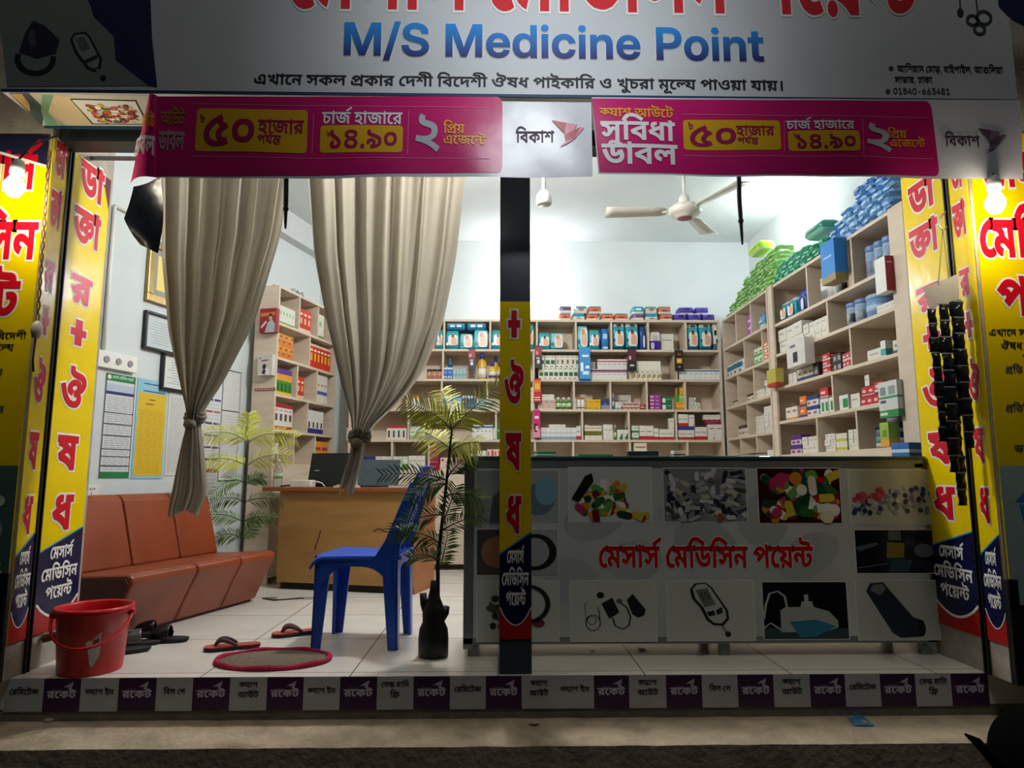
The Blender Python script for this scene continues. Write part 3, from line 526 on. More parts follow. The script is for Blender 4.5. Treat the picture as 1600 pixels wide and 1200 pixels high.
 5375: [[33,0,0,364,158,-1,34,-7,29,-15,22,-21,15,-26,8,-31,0,-34,-3,-16,-12,-29,-18,-24,-26,-18,-32,-11,-38,-3,-98,0,0,54,92,0,31,4,16,8,12,12,7,14,4,16,-1,28,-6,15,-10,13,-14,9,-27,7,-78,1,0,-309]],
 5790: [[147,-6,-19,2,-34,8,-15,8,-26,20,-19,28,-7,16,-5,17,-4,39,1,19,8,36,7,17,19,27,26,21,15,8,16,5,37,5,19,-2,33,-8,15,-8,26,-21,20,-27,6,-17,6,-17,4,-38,-2,-20,-8,-36,-6,-16,-20,-28,-26,-20,-15,-8,-16,-5],[147,46,10,1,18,5,7,5,13,13,5,8,8,19,4,35,-4,34,-13,28,-13,13,-7,5,-9,3,-19,3,-10,-1,-18,-5,-7,-5,-13,-13,-13,-28,-4,-34,4,-35,13,-27,13,-13,7,-5,9,-3]],
 5889: [[162,264,0,-49,-158,0,0,49],[46,332,63,0,0,-264,6,-13,8,-5,13,-1,24,1,5,-49,-39,-3,-35,5,-13,5,-12,8,-8,10,-6,12,-4,14,-2,16]],
}
LAYOUT = {
 'shop1': [450,0,44,387,50,1027,54,1729,50,2024,131,2726],
 'shop2': [450,0,44,387,55,1027,32,1322,55,2057,50,2352,39,3054],
 'shop3': [40,0,61,754,70,1141,370,1797],
 'shop': [450,0,44,387,50,1027,54,1729,50,2024,131,2726,450,2986,44,3373,55,4013,32,4309,55,5043,50,5338,39,6041,40,6928,61,7682,70,8069,370,8725],
 'line': [16,0,21,788,54,1525,61,1821,39,2208,50,3095,20,3797,47,4643,224,5668,20,6471,54,7316,46,7612,450,8493,37,8880,48,9511,56,10217,55,10772,42,11068,61,11689,37,12076,48,12707,56,13413,19,13968,49,14884,38,15547,40,16428,54,17182,10,17478,20,18042,54,18888,55,19183,46,19478,18,20360,21,21390,57,22127,25,22127,46,22715,54,23336,44,23891,58,24531,61,24531,160,24918,45,25457,40,26373,54,27127,18,27422,70,28193,54,28849,45,29404,54,30061,70,30356,641,31012],
 'addr1': [9,0,55,1240,48,1535,70,2241,54,2897,39,3193,450,4080,44,4467,54,5107,68,5402,6375,6136,42,6665,54,7287,10,7582,40,8146,54,8900,10,9195,47,9759,6375,10525,9,11053,456,12293,55,13166,47,13461,70,14227,54,14883],
 'addr2': [50,0,54,702,43,998,54,1741,46,2036,6375,2658,33,3187,54,3774,20,4070,54,4915],
 'phone': [6359,0,6360,646,6364,1292,6372,1937,6359,2583,6392,3228,6373,3874,6373,4520,6371,5165,6372,5811,6367,6457,6360,7102],
 'cashoute': [134,0,45,719,54,1375,48,1671,9,2636,12,3876,61,4611,30,4998],
 'subidha': [50,0,57,702,55,702,42,998,38,1619,54,2241],
 'dabol': [32,0,54,734,42,1030,47,1651],
 'taka': [88,0],
 'fifty': [80,0,75,614],
 'hajar': [51,0,54,563,27,859,54,1838,46,2133],
 'porjonto': [40,0,45,754,131,1410,357,1410],
 'charge': [25,0,54,587,27,883,131,1861,51,2121,54,2685,27,2980,54,3959,61,4254,46,4641],
 'n1490': [76,0,79,614,6376,1229,84,1498,75,2112],
 'two': [77,0],
 'priyo': [55,0,224,295,70,1098],
 'agente': [16,0,61,788,27,1175,61,2154,370,2541],
 'bikash': [55,0,42,295,20,917,54,1763,48,2058],
 'rocket': [46,0,61,622,20,1009,30,1854],
 'cashin': [134,0,45,719,54,1375,48,1671,10,2636,39,3200],
 'billpay': [55,0,42,295,47,917,450,1943,40,2330],
 'cash': [134,0,45,719,54,1375,48,1671],
 'out': [9,0,12,1240,30,1974],
 'send': [450,0,50,387,361,1089,44,2213,54,2853,55,3148,39,3443],
 'free': [55,0,225,295],
 'remit': [450,0,46,387,55,1009,44,1304,61,1944,30,2331,367,2918],
 'da': [32,0,54,734],
 'kta': [287,0,54,985],
 'ra': [46,0],
 'au': [19,0],
 'sha': [49,0],
 'dha': [38,0],
 'l1': [16,0,21,788,54,1525,61,1821,39,2208,50,3095,20,3797,47,4643,224,5668,20,6471,54,7316,46,7612,450,8493,37,8880,48,9511,56,10217,55,10772,42,11068,61,11689,37,12076,48,12707,56,13413],
 'l2': [19,0,49,916,38,1579,40,2460,54,3214,10,3510,20,4074,54,4920,55,5215,46,5510,18,6392,21,7422,57,8159,25,8159,46,8747,54,9368,44,9923,58,10563,61,10563,160,10950,45,11489],
 'l3': [40,0,54,754,18,1049,70,1820,54,2476,45,3031,54,3688,70,3983,641,4639],
 'fri': [224,0,55,802,35,1098,456,2084,203,2957,42,3922,54,4543,46,4839],
 'spec': [55,0,42,295,61,917,48,1304,49,2010,130,2673,32,3966,54,4701,287,4996,54,5981,46,6277],
 'daily': [224,0,55,802,35,1098,55,1824,37,2119,39,2750,50,3637,364,4340,202,5174,54,5452,70,5748,16,6664,20,7452,27,8298,39,9276,32,10164,54,10898,287,11194,54,12178,46,12474],
 'diab': [32,0,54,734,70,1030,54,1686,61,1981,42,2368,520,2990,50,3872,40,4835,46,5589,56,6210,129,6505,54,7463,20,8019,46,8864,34,9486],
 'ms': [5292,0,6455,900,5397,1263,5292,2176,5614,3076,5597,3646,5689,4250,5586,4495,5689,5057,5773,5302,5614,5892,5375,6730,5790,7364,5689,7952,5773,8197,5889,8787],
}
_glyph_cache = {}


def glyph(gid, grow=0.0):
    """(points, triangles) of one letter; grow widens the strokes by so many units"""
    key = (gid, grow)
    if key in _glyph_cache:
        return _glyph_cache[key]
    cons = []
    for c in GLYPHS[gid]:
        cl = list(zip(np.cumsum(c[::2]) * 2.0, np.cumsum(c[1::2]) * 2.0))
        if len(cl) > 2:
            cons.append(cl)
    if grow:
        new = []
        for c in cons:
            n, r = len(c), []
            for i in range(n):
                a, p, b = Vector(c[i - 1]), Vector(c[i]), Vector(c[(i + 1) % n])
                d0, d1 = (p - a).normalized(), (b - p).normalized()
                n0, n1 = Vector((-d0.y, d0.x)), Vector((-d1.y, d1.x))
                m = n0 + n1
                L = m.length
                if L < 0.5:
                    m = n0
                    k = 1.0
                else:
                    m = m / L
                    k = min(2.0, 1.0 / max(0.5, m.dot(n0)))
                r.append((p.x + m.x * grow * k, p.y + m.y * grow * k))
            new.append(r)
        cons = new
    vs, es = [], []
    for c in cons:
        o = len(vs)
        vs += [Vector(p) for p in c]
        es += [(o + i, o + (i + 1) % len(c)) for i in range(len(c))]
    vo, eo, fo, *_ = geometry.delaunay_2d_cdt(vs, es, [], 0, 0.01)
    pts = np.array([(v.x, v.y) for v in vo])
    tri = np.array([f for f in fo if len(f) == 3])
    cen = pts[tri].mean(axis=1)
    wn = np.zeros(len(cen))
    for c in cons:
        c = np.array(c)
        d = np.roll(c, -1, axis=0)
        for (x0, y0), (x1, y1) in zip(c, d):
            up = (y0 <= cen[:, 1]) & (y1 > cen[:, 1])
            dn = (y1 <= cen[:, 1]) & (y0 > cen[:, 1])
            cr = (x1 - x0) * (cen[:, 1] - y0) - (cen[:, 0] - x0) * (y1 - y0)
            wn += (up & (cr > 0)).astype(int) - (dn & (cr < 0)).astype(int)
    keep = tri[wn < 0] if (wn < 0).sum() >= (wn > 0).sum() else tri[wn > 0]
    used = sorted(set(keep.flatten().tolist()))
    rm = {k: i for i, k in enumerate(used)}
    res = (pts[used], [tuple(rm[k] for k in t) for t in keep.tolist()])
    _glyph_cache[key] = res
    return res


def text(mb, key, fn, u0, u1, vb, vh, m, grow=0.0, h=0.001, ref=622.0, u_units=None):
    """write LAYOUT[key] between u0 and u1, base line vb, headline vh higher, through fn(u,v,h)"""
    items = list(zip(LAYOUT[key][::2], LAYOUT[key][1::2]))
    lo = min(glyph(g)[0][:, 0].min() + x for g, x in items)
    hi = max(glyph(g)[0][:, 0].max() + x for g, x in items)
    su, sv = (u1 - u0) / (hi - lo), vh / ref
    for g, x in items:
        P, T = glyph(g, grow)
        mb.add([fn(u0 + (a + x - lo) * su, vb + b * sv, h) for a, b in P], T, m)


# ------------------------------------------------------------------ the place: shop shell
XL, XR = -1.95, 2.01             # faces of the two pillars beside the opening
YF = 2.94                        # front edge of the shop floor
ZC = 3.06                        # ceiling
WA = math.radians(15)            # the left wall runs inwards at an angle
WP = Vector((-2.44, 3.7, 0))
WD = Vector((math.sin(WA), math.cos(WA), 0))
WN = Vector((math.cos(WA), -math.sin(WA), 0))   # its normal, into the room
YB = 6.44                        # back wall
XW = 2.42                        # right wall

wall_paint = mat('#ced5d5', 0.85, var=0.03, scale=4, bump=0.05, bscale=90)
concrete = mat('#b5a48c', 0.9, var=0.25, scale=9, bump=0.4, bscale=40)
dark_metal = mat('#15171a', 0.45, var=0.2, scale=20)

m = MB()
m.box(-2.9, 2.9, YF, YB + 0.2, -0.12, 0.0, mat_tiles('#ece7de', '#7d756a', 0.6, 0.22))
struct('floor', m)
m = MB()
m.box(-2.9, 2.9, YF + 0.004, YF + 0.3, -0.6, -0.12, mat('#7f796f', 0.9, var=0.2, scale=14, bump=0.3))
struct('wall_riser', m)
m = MB()
m.grid(lambda a, b: (-3.2 + 6.4 * a, YF + 0.004 - (0.262 + 0.006 * noise.noise((a * 40, 3, 0))) * (1 - b), -0.166 - 0.012 * (1 - b) + 0.003 * noise.noise((a * 60, b * 4, 1))),
       120, 4, concrete)
m.grid(lambda a, b: (-3.2 + 6.4 * a, YF + 0.004 - (0.262 + 0.006 * noise.noise((a * 40, 3, 0))), -0.178 + 0.003 * noise.noise((a * 60, 0, 1)) - 0.5 * (1 - b)), 120, 1, concrete)
struct('trim_1', m)
m = MB()
m.box(-8, 8, -7, YF - 0.2, -0.72, -0.6, mat('#2a2926', 0.95, var=0.3, scale=6, bump=0.5, bscale=25))
struct('ground', m)

m = MB()
m.box(-3.0, 2.9, YB, YB + 0.15, 0, ZC, wall_paint)
struct('wall_back', m)
m = MB()
a, b = WP + WD * -0.5, WP + WD * 2.95
m.slab([a, b, b + Vector((0, 0, ZC)), a + Vector((0, 0, ZC))], WN * -0.12, wall_paint)
struct('wall_left', m)
m = MB()
m.box(XW, XW + 0.15, 3.0, YB, 0, ZC, wall_paint)
struct('wall_right', m)
m = MB()
m.box(-3.0, 2.9, 2.9, YB + 0.15, ZC, ZC + 0.12, wall_paint)
struct('ceiling', m)
m = MB()      # raised strip along the left wall under the ceiling, slightly greyer than it
a, b = WP + WD * -0.3, WP + WD * 2.9
m.slab([a + Vector((0, 0, ZC - 0.22)), b + Vector((0, 0, ZC - 0.22)), b + Vector((0, 0, ZC)), a + Vector((0, 0, ZC))], WN * 0.1, mat('#c8cccb', 0.85, var=0.03))
struct('wall_top_strip', m)
plaster = mat('#a59c90', 0.9, var=0.15, scale=12, bump=0.2)
m = MB()
m.box(-3.2, XL, 2.885, 3.36, 0, ZC, plaster)
struct('pillar_left', m)
m = MB()
m.box(XR, 3.2, 2.78, 3.26, 0, ZC, plaster)
struct('pillar_right', m)
m = MB()
m.box(-3.2, 3.2, 2.93, 3.04, 2.275, 2.6, mat('#23282c', 0.5, var=0.15))
m.box(-3.2, 3.2, 2.93, 3.1, 2.6, ZC, mat('#23282c', 0.5, var=0.15))
m.box(-3.2, 3.2, 3.04, 3.08, 2.30, 2.6, mat('#b9bcba', 0.6))
struct('lintel', m)
m = MB()      # building front above and beside the sign
m.box(-3.6, 3.6, 2.90, 2.93, 2.33, 4.2, mat('#1d2226', 0.8))
struct('wall_front', m)

# shutter rails at both pillars
for side, x, y0 in (('left', XL, 2.999), ('right', XR, 2.906)):
    s = 1 if side == 'left' else -1
    r = thing('shutter_rail', 'dark steel shutter rail running up the %s pillar between two yellow panels' % side, 'shutter rail', (x, y0 + 0.016, 0))
    m = MB()
    for y in (-0.016, 0.008):
        m.box(min(0.001 * s, 0.012 * s), max(0.001 * s, 0.012 * s), y, y + 0.008, 0.0, 2.27, dark_metal)
    m.box(min(0.001 * s, 0.003 * s), max(0.001 * s, 0.003 * s), -0.008, 0.008, 0.0, 2.27, dark_metal)
    m.build('channel', r, bevel=0.001)
    m = MB()
    if side == 'left':
        m.box(-0.125, 0.004, -0.155, -0.131, 0.001, 0.42, dark_metal)
    else:
        m.box(-0.012, 0.03, -0.17, -0.137, 0.001, 0.40, dark_metal)
    m.build('guard_plate', r, bevel=0.004)

# black steel post in the middle of the opening
PX0, PX1, PY0 = 0.004, 0.138, 2.955
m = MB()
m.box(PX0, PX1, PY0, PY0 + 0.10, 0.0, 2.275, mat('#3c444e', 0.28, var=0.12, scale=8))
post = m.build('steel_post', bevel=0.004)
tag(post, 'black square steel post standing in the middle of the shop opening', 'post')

# ------------------------------------------------------------------ printed panels
YEL = mat('#f4d400', 0.2, var=0.05, scale=5, bump=0.10, bscale=14)
RED = flat('#cf1126', 0.3)
WHT = flat('#f1efe8', 0.35)
NAVY = mat('#141743', 0.25, var=0.05, bump=0.05, bscale=14)
REDP = mat('#b01c1c', 0.3, var=0.05)
CYAN = flat('#2b95c9')
BLK = flat('#14151c')


def shop_column(name, label, fn, W, zt=2.27, k=1.0):
    """the tall yellow printed panel: DOCTOR + MEDICINE written downwards, navy foot with the shop's name; fn(u in 0..W, z, h)"""
    root = thing(name, label, 'shop sign panel', fn(W / 2, 0.14, 0))
    base = Vector(root.location)

    def F(u, z, h):
        return Vector(fn(u, z, h)) - base
    e = 0.001
    m = MB()
    zb = 0.14
    m.slab([F(0, zb, 0), F(W, zb, 0), F(W, zt, 0), F(0, zt, 0)], F(0, zt, 0.004) - F(0, zt, 0), YEL)
    m.build('vinyl_board', root)
    m = MB()     # navy foot with slanted top and red sweep
    n = 10
    arc = [(W * (0.02 + 0.96 * k / n), 0.265 - 0.07 * math.sin(PI * k / n) ** 0.8) for k in range(n + 1)]
    m.print2d([(0, zb), (W, zb), (W, 0.24)] + [(u, z) for u, z in arc[::-1]] + [(0, 0.25)], F, 0.005, REDP)
    m.print2d([(0, 0.48), (0, 0.275)] + arc + [(W, 0.275), (W, 0.57)], F, 0.0056, NAVY)
    put_stroke(m, arc, W * 0.035, F, 0.0064, WHT)
    put_stroke(m, [(0, 0.481), (W, 0.571)], 0.006, F, 0.0064, CYAN)
    m.build('navy_foot', root)
    for key, a, b, zz in (('shop1', 0.24, 0.78, 0.445), ('shop2', 0.08, 0.92, 0.355), ('shop3', 0.2, 0.82, 0.275)):
        m = MB()
        text(m, key, F, W * a, W * b, zz, 0.05, WHT, grow=12, h=0.0068)
        m.build('white_lettering', root)
    if zt > 2:
        m = MB()     # a pointed dark corner over the top
        m.print2d([(W * 0.55, zt), (W, zt), (W, zt - 0.16), (W * 0.85, zt - 0.06)], F, 0.005, flat('#5a1420'))
        m.build('top_corner', root)
    for key, a, b, zb_, hh in (('da', 0.18, 0.80, 2.115, 0.15), ('kta', 0.12, 0.80, 1.885, 0.15), ('ra', 0.2, 0.70, 1.60, 0.12),
                               ('plus', 0.26, 0.66, 1.40, 0.12), ('au', 0.16, 0.76, 1.11, 0.128), ('sha', 0.2, 0.68, 0.835, 0.145), ('dha', 0.22, 0.68, 0.57, 0.145)):
        zb_, hh = 1.22 + (zb_ - 1.22) * k, hh * k
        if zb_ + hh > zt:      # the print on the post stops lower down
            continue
        m = MB()
        if key == 'plus':
            uc, zc = W * (a + b) / 2, zb_ + hh / 2
            for g, h, mm in ((0.008, 0.0052, WHT), (0, 0.0066, RED)):
                w, t = W * (b - a) / 2, 0.017
                m.print2d([(uc - w - g, zc - t - g), (uc + w + g, zc - t - g), (uc + w + g, zc + t + g), (uc - w - g, zc + t + g)], F, h, mm)
                m.print2d([(uc - W * 0.09 - g, zc - hh / 2 - g), (uc + W * 0.09 + g, zc - hh / 2 - g), (uc + W * 0.09 + g, zc + hh / 2 + g), (uc - W * 0.09 - g, zc + hh / 2 + g)], F, h + 0.0004, mm)
        else:
            text(m, key, F, W * a, W * b, zb_, hh, WHT, grow=62, h=0.0052)
            text(m, key, F, W * a, W * b, zb_, hh, RED, grow=22, h=0.0066)
        m.build('red_letter', root)
    return root


def revealL(y0):
    return lambda u, z, h: (XL + 0.001 + h, y0 + u, z)


def revealR(y0):
    return lambda u, z, h: (XR - 0.001 - h, y0 - u, z)


shop_column('sign_panel', 'wide yellow panel with red letters and navy foot inside the left pillar', revealL(3.037), 0.297)
shop_column('sign_panel', 'narrow yellow panel with red letters outside the left shutter rail', revealL(2.889), 0.108)
shop_column('sign_panel', 'wide yellow panel inside the right pillar, half hidden by black sachet strips', revealR(3.25), 0.312, k=0.93)
shop_column('sign_panel', 'narrow yellow panel with red letters outside the right shutter rail', revealR(2.904), 0.118, k=0.93)
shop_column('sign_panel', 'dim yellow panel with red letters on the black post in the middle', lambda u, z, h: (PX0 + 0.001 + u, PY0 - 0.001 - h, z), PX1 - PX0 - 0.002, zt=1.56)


def pill_picture(mb, x0, x1, y0, y1, fn, n, size, cols, seed, h=0.002, bg=None):
    """printed photograph of loose pills and capsules"""
    rnd = random.Random(seed)
    if bg:
        mb.print2d([(x0, y0), (x1, y0), (x1, y1), (x0, y1)], fn, h, flat(bg))
    for k in range(n):
        cx, cy, a = rnd.uniform(x0 + size, x1 - size), rnd.uniform(y0 + size * 0.8, y1 - size * 0.8), rnd.uniform(0, PI)
        hh = h + 0.0003 + 0.0022 * k / n
        c1, c2 = rnd.choice(cols), rnd.choice(cols)
        if rnd.random() < 0.35:
            r = size * rnd.uniform(0.45, 0.65)
            mb.print2d(circle(cx, cy, r, 14), fn, hh, flat(c1))
            mb.print2d(circle(cx - r * 0.25, cy + r * 0.25, r * 0.6, 12), fn, hh + 0.0001, flat(light(c1)))
        else:
            b = size * 0.42
            P = stadium(cx, cy, size * 0.95, b, a, 6)
            mb.print2d(P, fn, hh, flat(c1))
            mb.print2d(P[7:], fn, hh + 0.00008, flat(c2))
            mb.print2d(stadium(cx - 0.12 * b * math.sin(a), cy + 0.3 * b, size * 0.6, b * 0.18, a, 3), fn, hh + 0.00016, flat(light(c1)))


def light(h):
    h = h.lstrip('#')
    return '#' + ''.join('%02x' % min(255, int(int(h[i:i + 2], 16) * 0.6 + 255 * 0.4)) for i in (0, 2, 4))


# front boards on the two pillars
def side_board(label, x0, x1, yf, left):
    root = thing('side_signboard', label, 'signboard', ((x0 + x1) / 2, yf, 0.2))
    base = Vector(root.location)

    def F(u, z, h):
        return Vector((u, yf - h, z)) - base
    m = MB()
    m.slab([F(x0, 0.14, 0), F(x1, 0.14, 0), F(x1, 2.27, 0), F(x0, 2.27, 0)], (0, -0.006, 0), YEL)
    m.build('vinyl_board', root)
    W = x1 - x0
    m = MB()
    if left:
        m.print2d([(x0, 2.27), (x1, 2.27), (x1, 2.13), (x1 - 0.2, 2.19), (x0, 2.2)], F, 0.0085, flat('#1c1f3c'))
        put_stroke(m, [(x0, 2.2), (x1 - 0.2, 2.19), (x1, 2.13)], 0.012, F, 0.009, WHT)
    m.print2d([(x0, 0.845), (x1, 0.845), (x1, 0.30), (x0, 0.30)], F, 0.0085, flat('#9fb9b4' if not left else '#45665f'))
    m.print2d([(x0, 0.30), (x1, 0.30), (x1, 0.145), (x0, 0.145)], F, 0.0085, flat('#1a1b20'))
    if left:
        m.build('lower_picture', root)
        m = MB()
        pill_picture(m, x0, x1 - 0.004, 0.31, 0.815, F, 70, 0.05, ['#7fb5a8', '#4f8f86', '#c9d6cc', '#8fb7ad', '#b7c9c0'], 5, h=0.0088)
        m.print2d([(x0, 0.5), (x1, 0.33), (x1, 0.145), (x0, 0.145)], F, 0.0125, flat('#1b1f2e'))
    else:
        c = x0 + 0.115
        m.print2d([(c - 0.065, 0.70), (c + 0.055, 0.695), (c + 0.01, 0.77)], F, 0.0092, flat('#2d74c4'))
        m.print2d([(c - 0.05, 0.69), (c + 0.03, 0.69), (c + 0.075, 0.55), (c + 0.055, 0.36), (c + 0.02, 0.45), (c - 0.03, 0.58)], F, 0.0092, flat('#2f80cf'))
        m.print2d([(c - 0.02, 0.69), (c + 0.02, 0.69), (c + 0.06, 0.5), (c + 0.05, 0.4), (c + 0.01, 0.56)], F, 0.0096, flat('#1b4f9e'))
        m.print2d(circle(x1 - 0.18, 0.36, 0.16, 20, 0.045), F, 0.0092, flat('#4d7a4a'))
        m.print2d([(x0 + 0.06, 0.30), (x1, 0.30), (x1, 0.17), (x0 + 0.06, 0.2)], F, 0.0092, flat('#b9bcb2'))
        m.build('lower_picture', root)
        m = MB()
        text(m, 'addr1', F, x0 + 0.13, x0 + 0.13 + 0.5, 0.258, 0.018, BLK, h=0.0098)
        text(m, 'addr2', F, x0 + 0.14, x0 + 0.14 + 0.18, 0.222, 0.018, BLK, h=0.0098)
        text(m, 'phone', F, x0 + 0.13, x0 + 0.13 + 0.26, 0.186, 0.02, BLK, h=0.0098, ref=727)
        for z in (0.265, 0.195):
            m.print2d(circle(x0 + 0.105, z, 0.009, 12), F, 0.0098, flat('#8a2a3a'))
    m.build('lower_picture' if left else 'address_lettering', root)
    xa = x0 + 0.045
    rows = [('shop1', 2.03, 0.15, 0.40), ('shop2', 1.72, 0.155, 0.57), ('shop3', 1.47, 0.145, 0.47)]
    for key, z, hh, w in rows:
        m = MB()
        if left:
            a1 = {'shop1': x1 - 0.03, 'shop2': x1 - 0.012, 'shop3': x1 - 0.065}[key]
            a0 = a1 - w
        else:
            a0 = {'shop1': x0 + 0.05, 'shop2': x0 + 0.01, 'shop3': x0 + 0.065}[key]
            a1 = a0 + w
        text(m, key, F, a0, a1, z, hh, WHT, grow=60, h=0.0072)
        text(m, key, F, a0, a1, z, hh, RED, grow=20, h=0.0086)
        m.build('red_lettering', root)
    if left:
        e = x1 - 0.01
        rows = [('l1', e - 0.60, e - 0.008, 1.371), ('l2', e - 0.57, e - 0.055, 1.322), ('spec', e - 0.34, e - 0.09, 1.217), ('daily', e - 0.60, e - 0.07, 1.062), ('diab', e - 0.60, e - 0.10, 0.875)]
    else:
        e = x0 + 0.01
        rows = [('l1', e, e + 0.56, 1.38), ('l2', e + 0.045, e + 0.54, 1.325), ('l3', e + 0.13, e + 0.36, 1.277), ('fri', e + 0.055, e + 0.27, 1.224), ('spec', e + 0.15, e + 0.45, 1.17),
                ('daily', e + 0.04, e + 0.56, 1.065), ('diab', e + 0.06, e + 0.56, 0.90)]
    for key, a, b, z in rows:
        m = MB()
        text(m, key, F, a, b, z, 0.027, flat('#1e2a6b') if key in ('fri', 'spec', 'daily') else BLK, h=0.008)
        m.build('small_lettering', root)
    return root


side_board('yellow signboard with red words on the front of the left pillar, behind the left bulb', -2.68, -1.958, 2.884, True)
side_board('yellow signboard with red words on the front of the right pillar, behind the right bulb', 2.02, 2.72, 2.779, False)

# ------------------------------------------------------------------ big sign box over the opening
YS, ZS = 2.62, 2.322
SX0, SX1 = -1.985, 2.13
sign = thing('shop_sign', 'long grey white shop sign with blue English name above the opening', 'shop sign', (0, YS, ZS))
so = Vector(sign.location)


def FS(u, z, h):
    return Vector((u, YS - h, z)) - so


def S(x, y):
    p = atY(x, y, YS)
    return (p.x, p.z)


m = MB()
m.box(SX0, SX1, YS - so.y, 2.888 - so.y, 0.0, 0.85, mat('#c9cdd0', 0.42, var=0.05, scale=3, bump=0.04, bscale=9))
m.build('panel', sign)
m = MB()
for z in (ZS + 0.004,):
    m.box(SX0 - 0.004, SX1, -0.006, 0.0, 0.0, 0.012, flat('#123a5c'))
    m.box(SX0 - 0.004, SX1, 0.262, 0.268, -0.012, 0.0, flat('#1b4a70'))
m.build('blue_edge', sign)
m = MB()
m.print2d([S(*p) for p in ((-10, -40), (120, -40), (142, 10), (147, 27), (178, 57), (181, 94), (232, 134), (12, 136))], FS, 0.0015, flat('#79857e'))
m.print2d([S(*p) for p in ((120, -40), (234, -40), (238, 60), (246, 136), (232, 134), (181, 94), (178, 57), (147, 27), (142, 10))], FS, 0.002, flat('#16224d'))
m.build('dark_print', sign)
# blood-pressure cuff and sugar meter printed on the left end
m = MB()
m.print2d([S(*p) for p in ((52, 33), (70, 40), (94, 63), (88, 84), (58, 92), (30, 82), (40, 52))], FS, 0.0025, flat('#2a2c3a'))
put_stroke(m, [S(40 + 0 + 28 * math.cos(t) + 16, 92 + 23 * math.sin(t)) for t in [k / 14 * PI * 1.15 - 0.15 for k in range(15)]], 0.022, FS, 0.0028, flat('#20222c'))
m.print2d([S(*p) for p in ((48, 46), (55, 48), (58, 72), (50, 76), (45, 62))], FS, 0.003, flat('#4c4f5c'))
m.build('cuff_picture', sign)
m = MB()
m.print2d([S(x, y) for x, y in ((110, 62), (116, 52), (134, 50), (142, 58), (160, 92), (158, 108), (148, 113), (136, 108), (118, 84))], FS, 0.0025, flat('#23262c'))
m.print2d([S(x, y) for x, y in ((114, 62), (119, 55), (133, 54), (139, 60), (156, 93), (154, 105), (147, 108), (139, 104), (122, 82))], FS, 0.003, flat('#8f9892'))
m.print2d([S(x, y) for x, y in ((118, 62), (132, 57), (142, 76), (129, 82))], FS, 0.0034, flat('#5d6863'))
m.print2d([S(x, y) for x, y in ((132, 95), (152, 86), (154, 91), (137, 100))], FS, 0.0034, flat('#2c3034'))
put_stroke(m, [S(152, 108), S(162, 122)], 0.012, FS, 0.003, flat('#7b8580'))
m.print2d(circle(*S(162, 122), 0.012, 10), FS, 0.0034, flat('#1c1e22'))
m.build('sugar_meter_picture', sign)
# right end: navy corner and a stethoscope
m = MB()
m.print2d([S(*p) for p in ((1555, -40), (1640, -40), (1640, 60), (1600, 42), (1582, 33), (1560, 10))], FS, 0.002, flat('#16224d'))
m.build('navy_corner', sign)
m = MB()
for c, r in (((1519, 32), 9), ((1537, 28), 12), ((1530, 46), 9)):
    p = S(*c)
    put_stroke(m, circle(p[0], p[1], r / 410, 18) + circle(p[0], p[1], r / 410, 18)[:1], 0.012, FS, 0.0025, flat('#3a4246'))
m.print2d(circle(*S(1500, 20), 0.014, 14, 0.02), FS, 0.0025, flat('#2a3034'))
put_stroke(m, [S(1500, 15), S(1498, -30)], 0.006, FS, 0.0025, flat('#3a4246'))
put_stroke(m, [S(1527, 20), S(1522, -30)], 0.006, FS, 0.0025, flat('#3a4246'))
m.build('stethoscope_picture', sign)

bl = [S(455, 14), S(1440, 26)]
m = MB()


def tilt(p, q):
    """fn for a base line that runs from p to q in the plane of the sign: u along it, v above it"""
    s = (q[1] - p[1]) / (q[0] - p[0])
    return lambda u, v, h: FS(u, p[1] + s * (u - p[0]) + v, h)


a, b = S(452, 12), S(1440, 24)
text(m, 'shop', tilt(a, b), a[0], b[0], 0, 0.30, WHT, grow=30, h=0.002)
text(m, 'shop', tilt(a, b), a[0], b[0], 0, 0.30, flat('#d4202c'), grow=8, h=0.0032)
m.build('red_lettering', sign)
a, b = S(538, 86), S(1193, 96)
m = MB()
text(m, 'ms', tilt(a, b), a[0], b[0], 0, 0.141, WHT, grow=22, h=0.002, ref=727)
text(m, 'ms', tilt(a, b), a[0], b[0], 0, 0.141, mat_gradient('#1b1f6a', '#1c86d6', a[1] - so.z - 0.005, a[1] - so.z + 0.13), grow=14, h=0.0032, ref=727)
m.build('blue_lettering', sign)
a, b = S(397, 131.5), S(1223, 142)
m = MB()
text(m, 'line', tilt(a, b), a[0], b[0], 0, 0.0425, BLK, grow=4, h=0.002)
m.build('black_lettering', sign)
m = MB()
for key, x0, y0, x1, y1, hh, ref in (('addr1', 1402, 112.5, 1567, 115, 0.028, 622), ('addr2', 1398, 129.5, 1457, 130, 0.027, 622), ('phone', 1396, 147, 1484, 148, 0.027, 727)):
    a, b = S(x0, y0), S(x1, y1)
    text(m, key, tilt(a, b), a[0], b[0], 0, hh, flat('#22272c'), h=0.002, ref=ref)
for q in ((1392, 107), (1387, 143)):
    m.print2d(circle(*S(*q), 0.01, 12), FS, 0.002, flat('#3c4a48'))
m.build('address_lettering', sign)
# printed underside


def Q(x, y):
    p = atZ(x, y, ZS)
    return (p.x, p.y)


def FU(u, v, h):
    return Vector((u, v, ZS - h)) - so


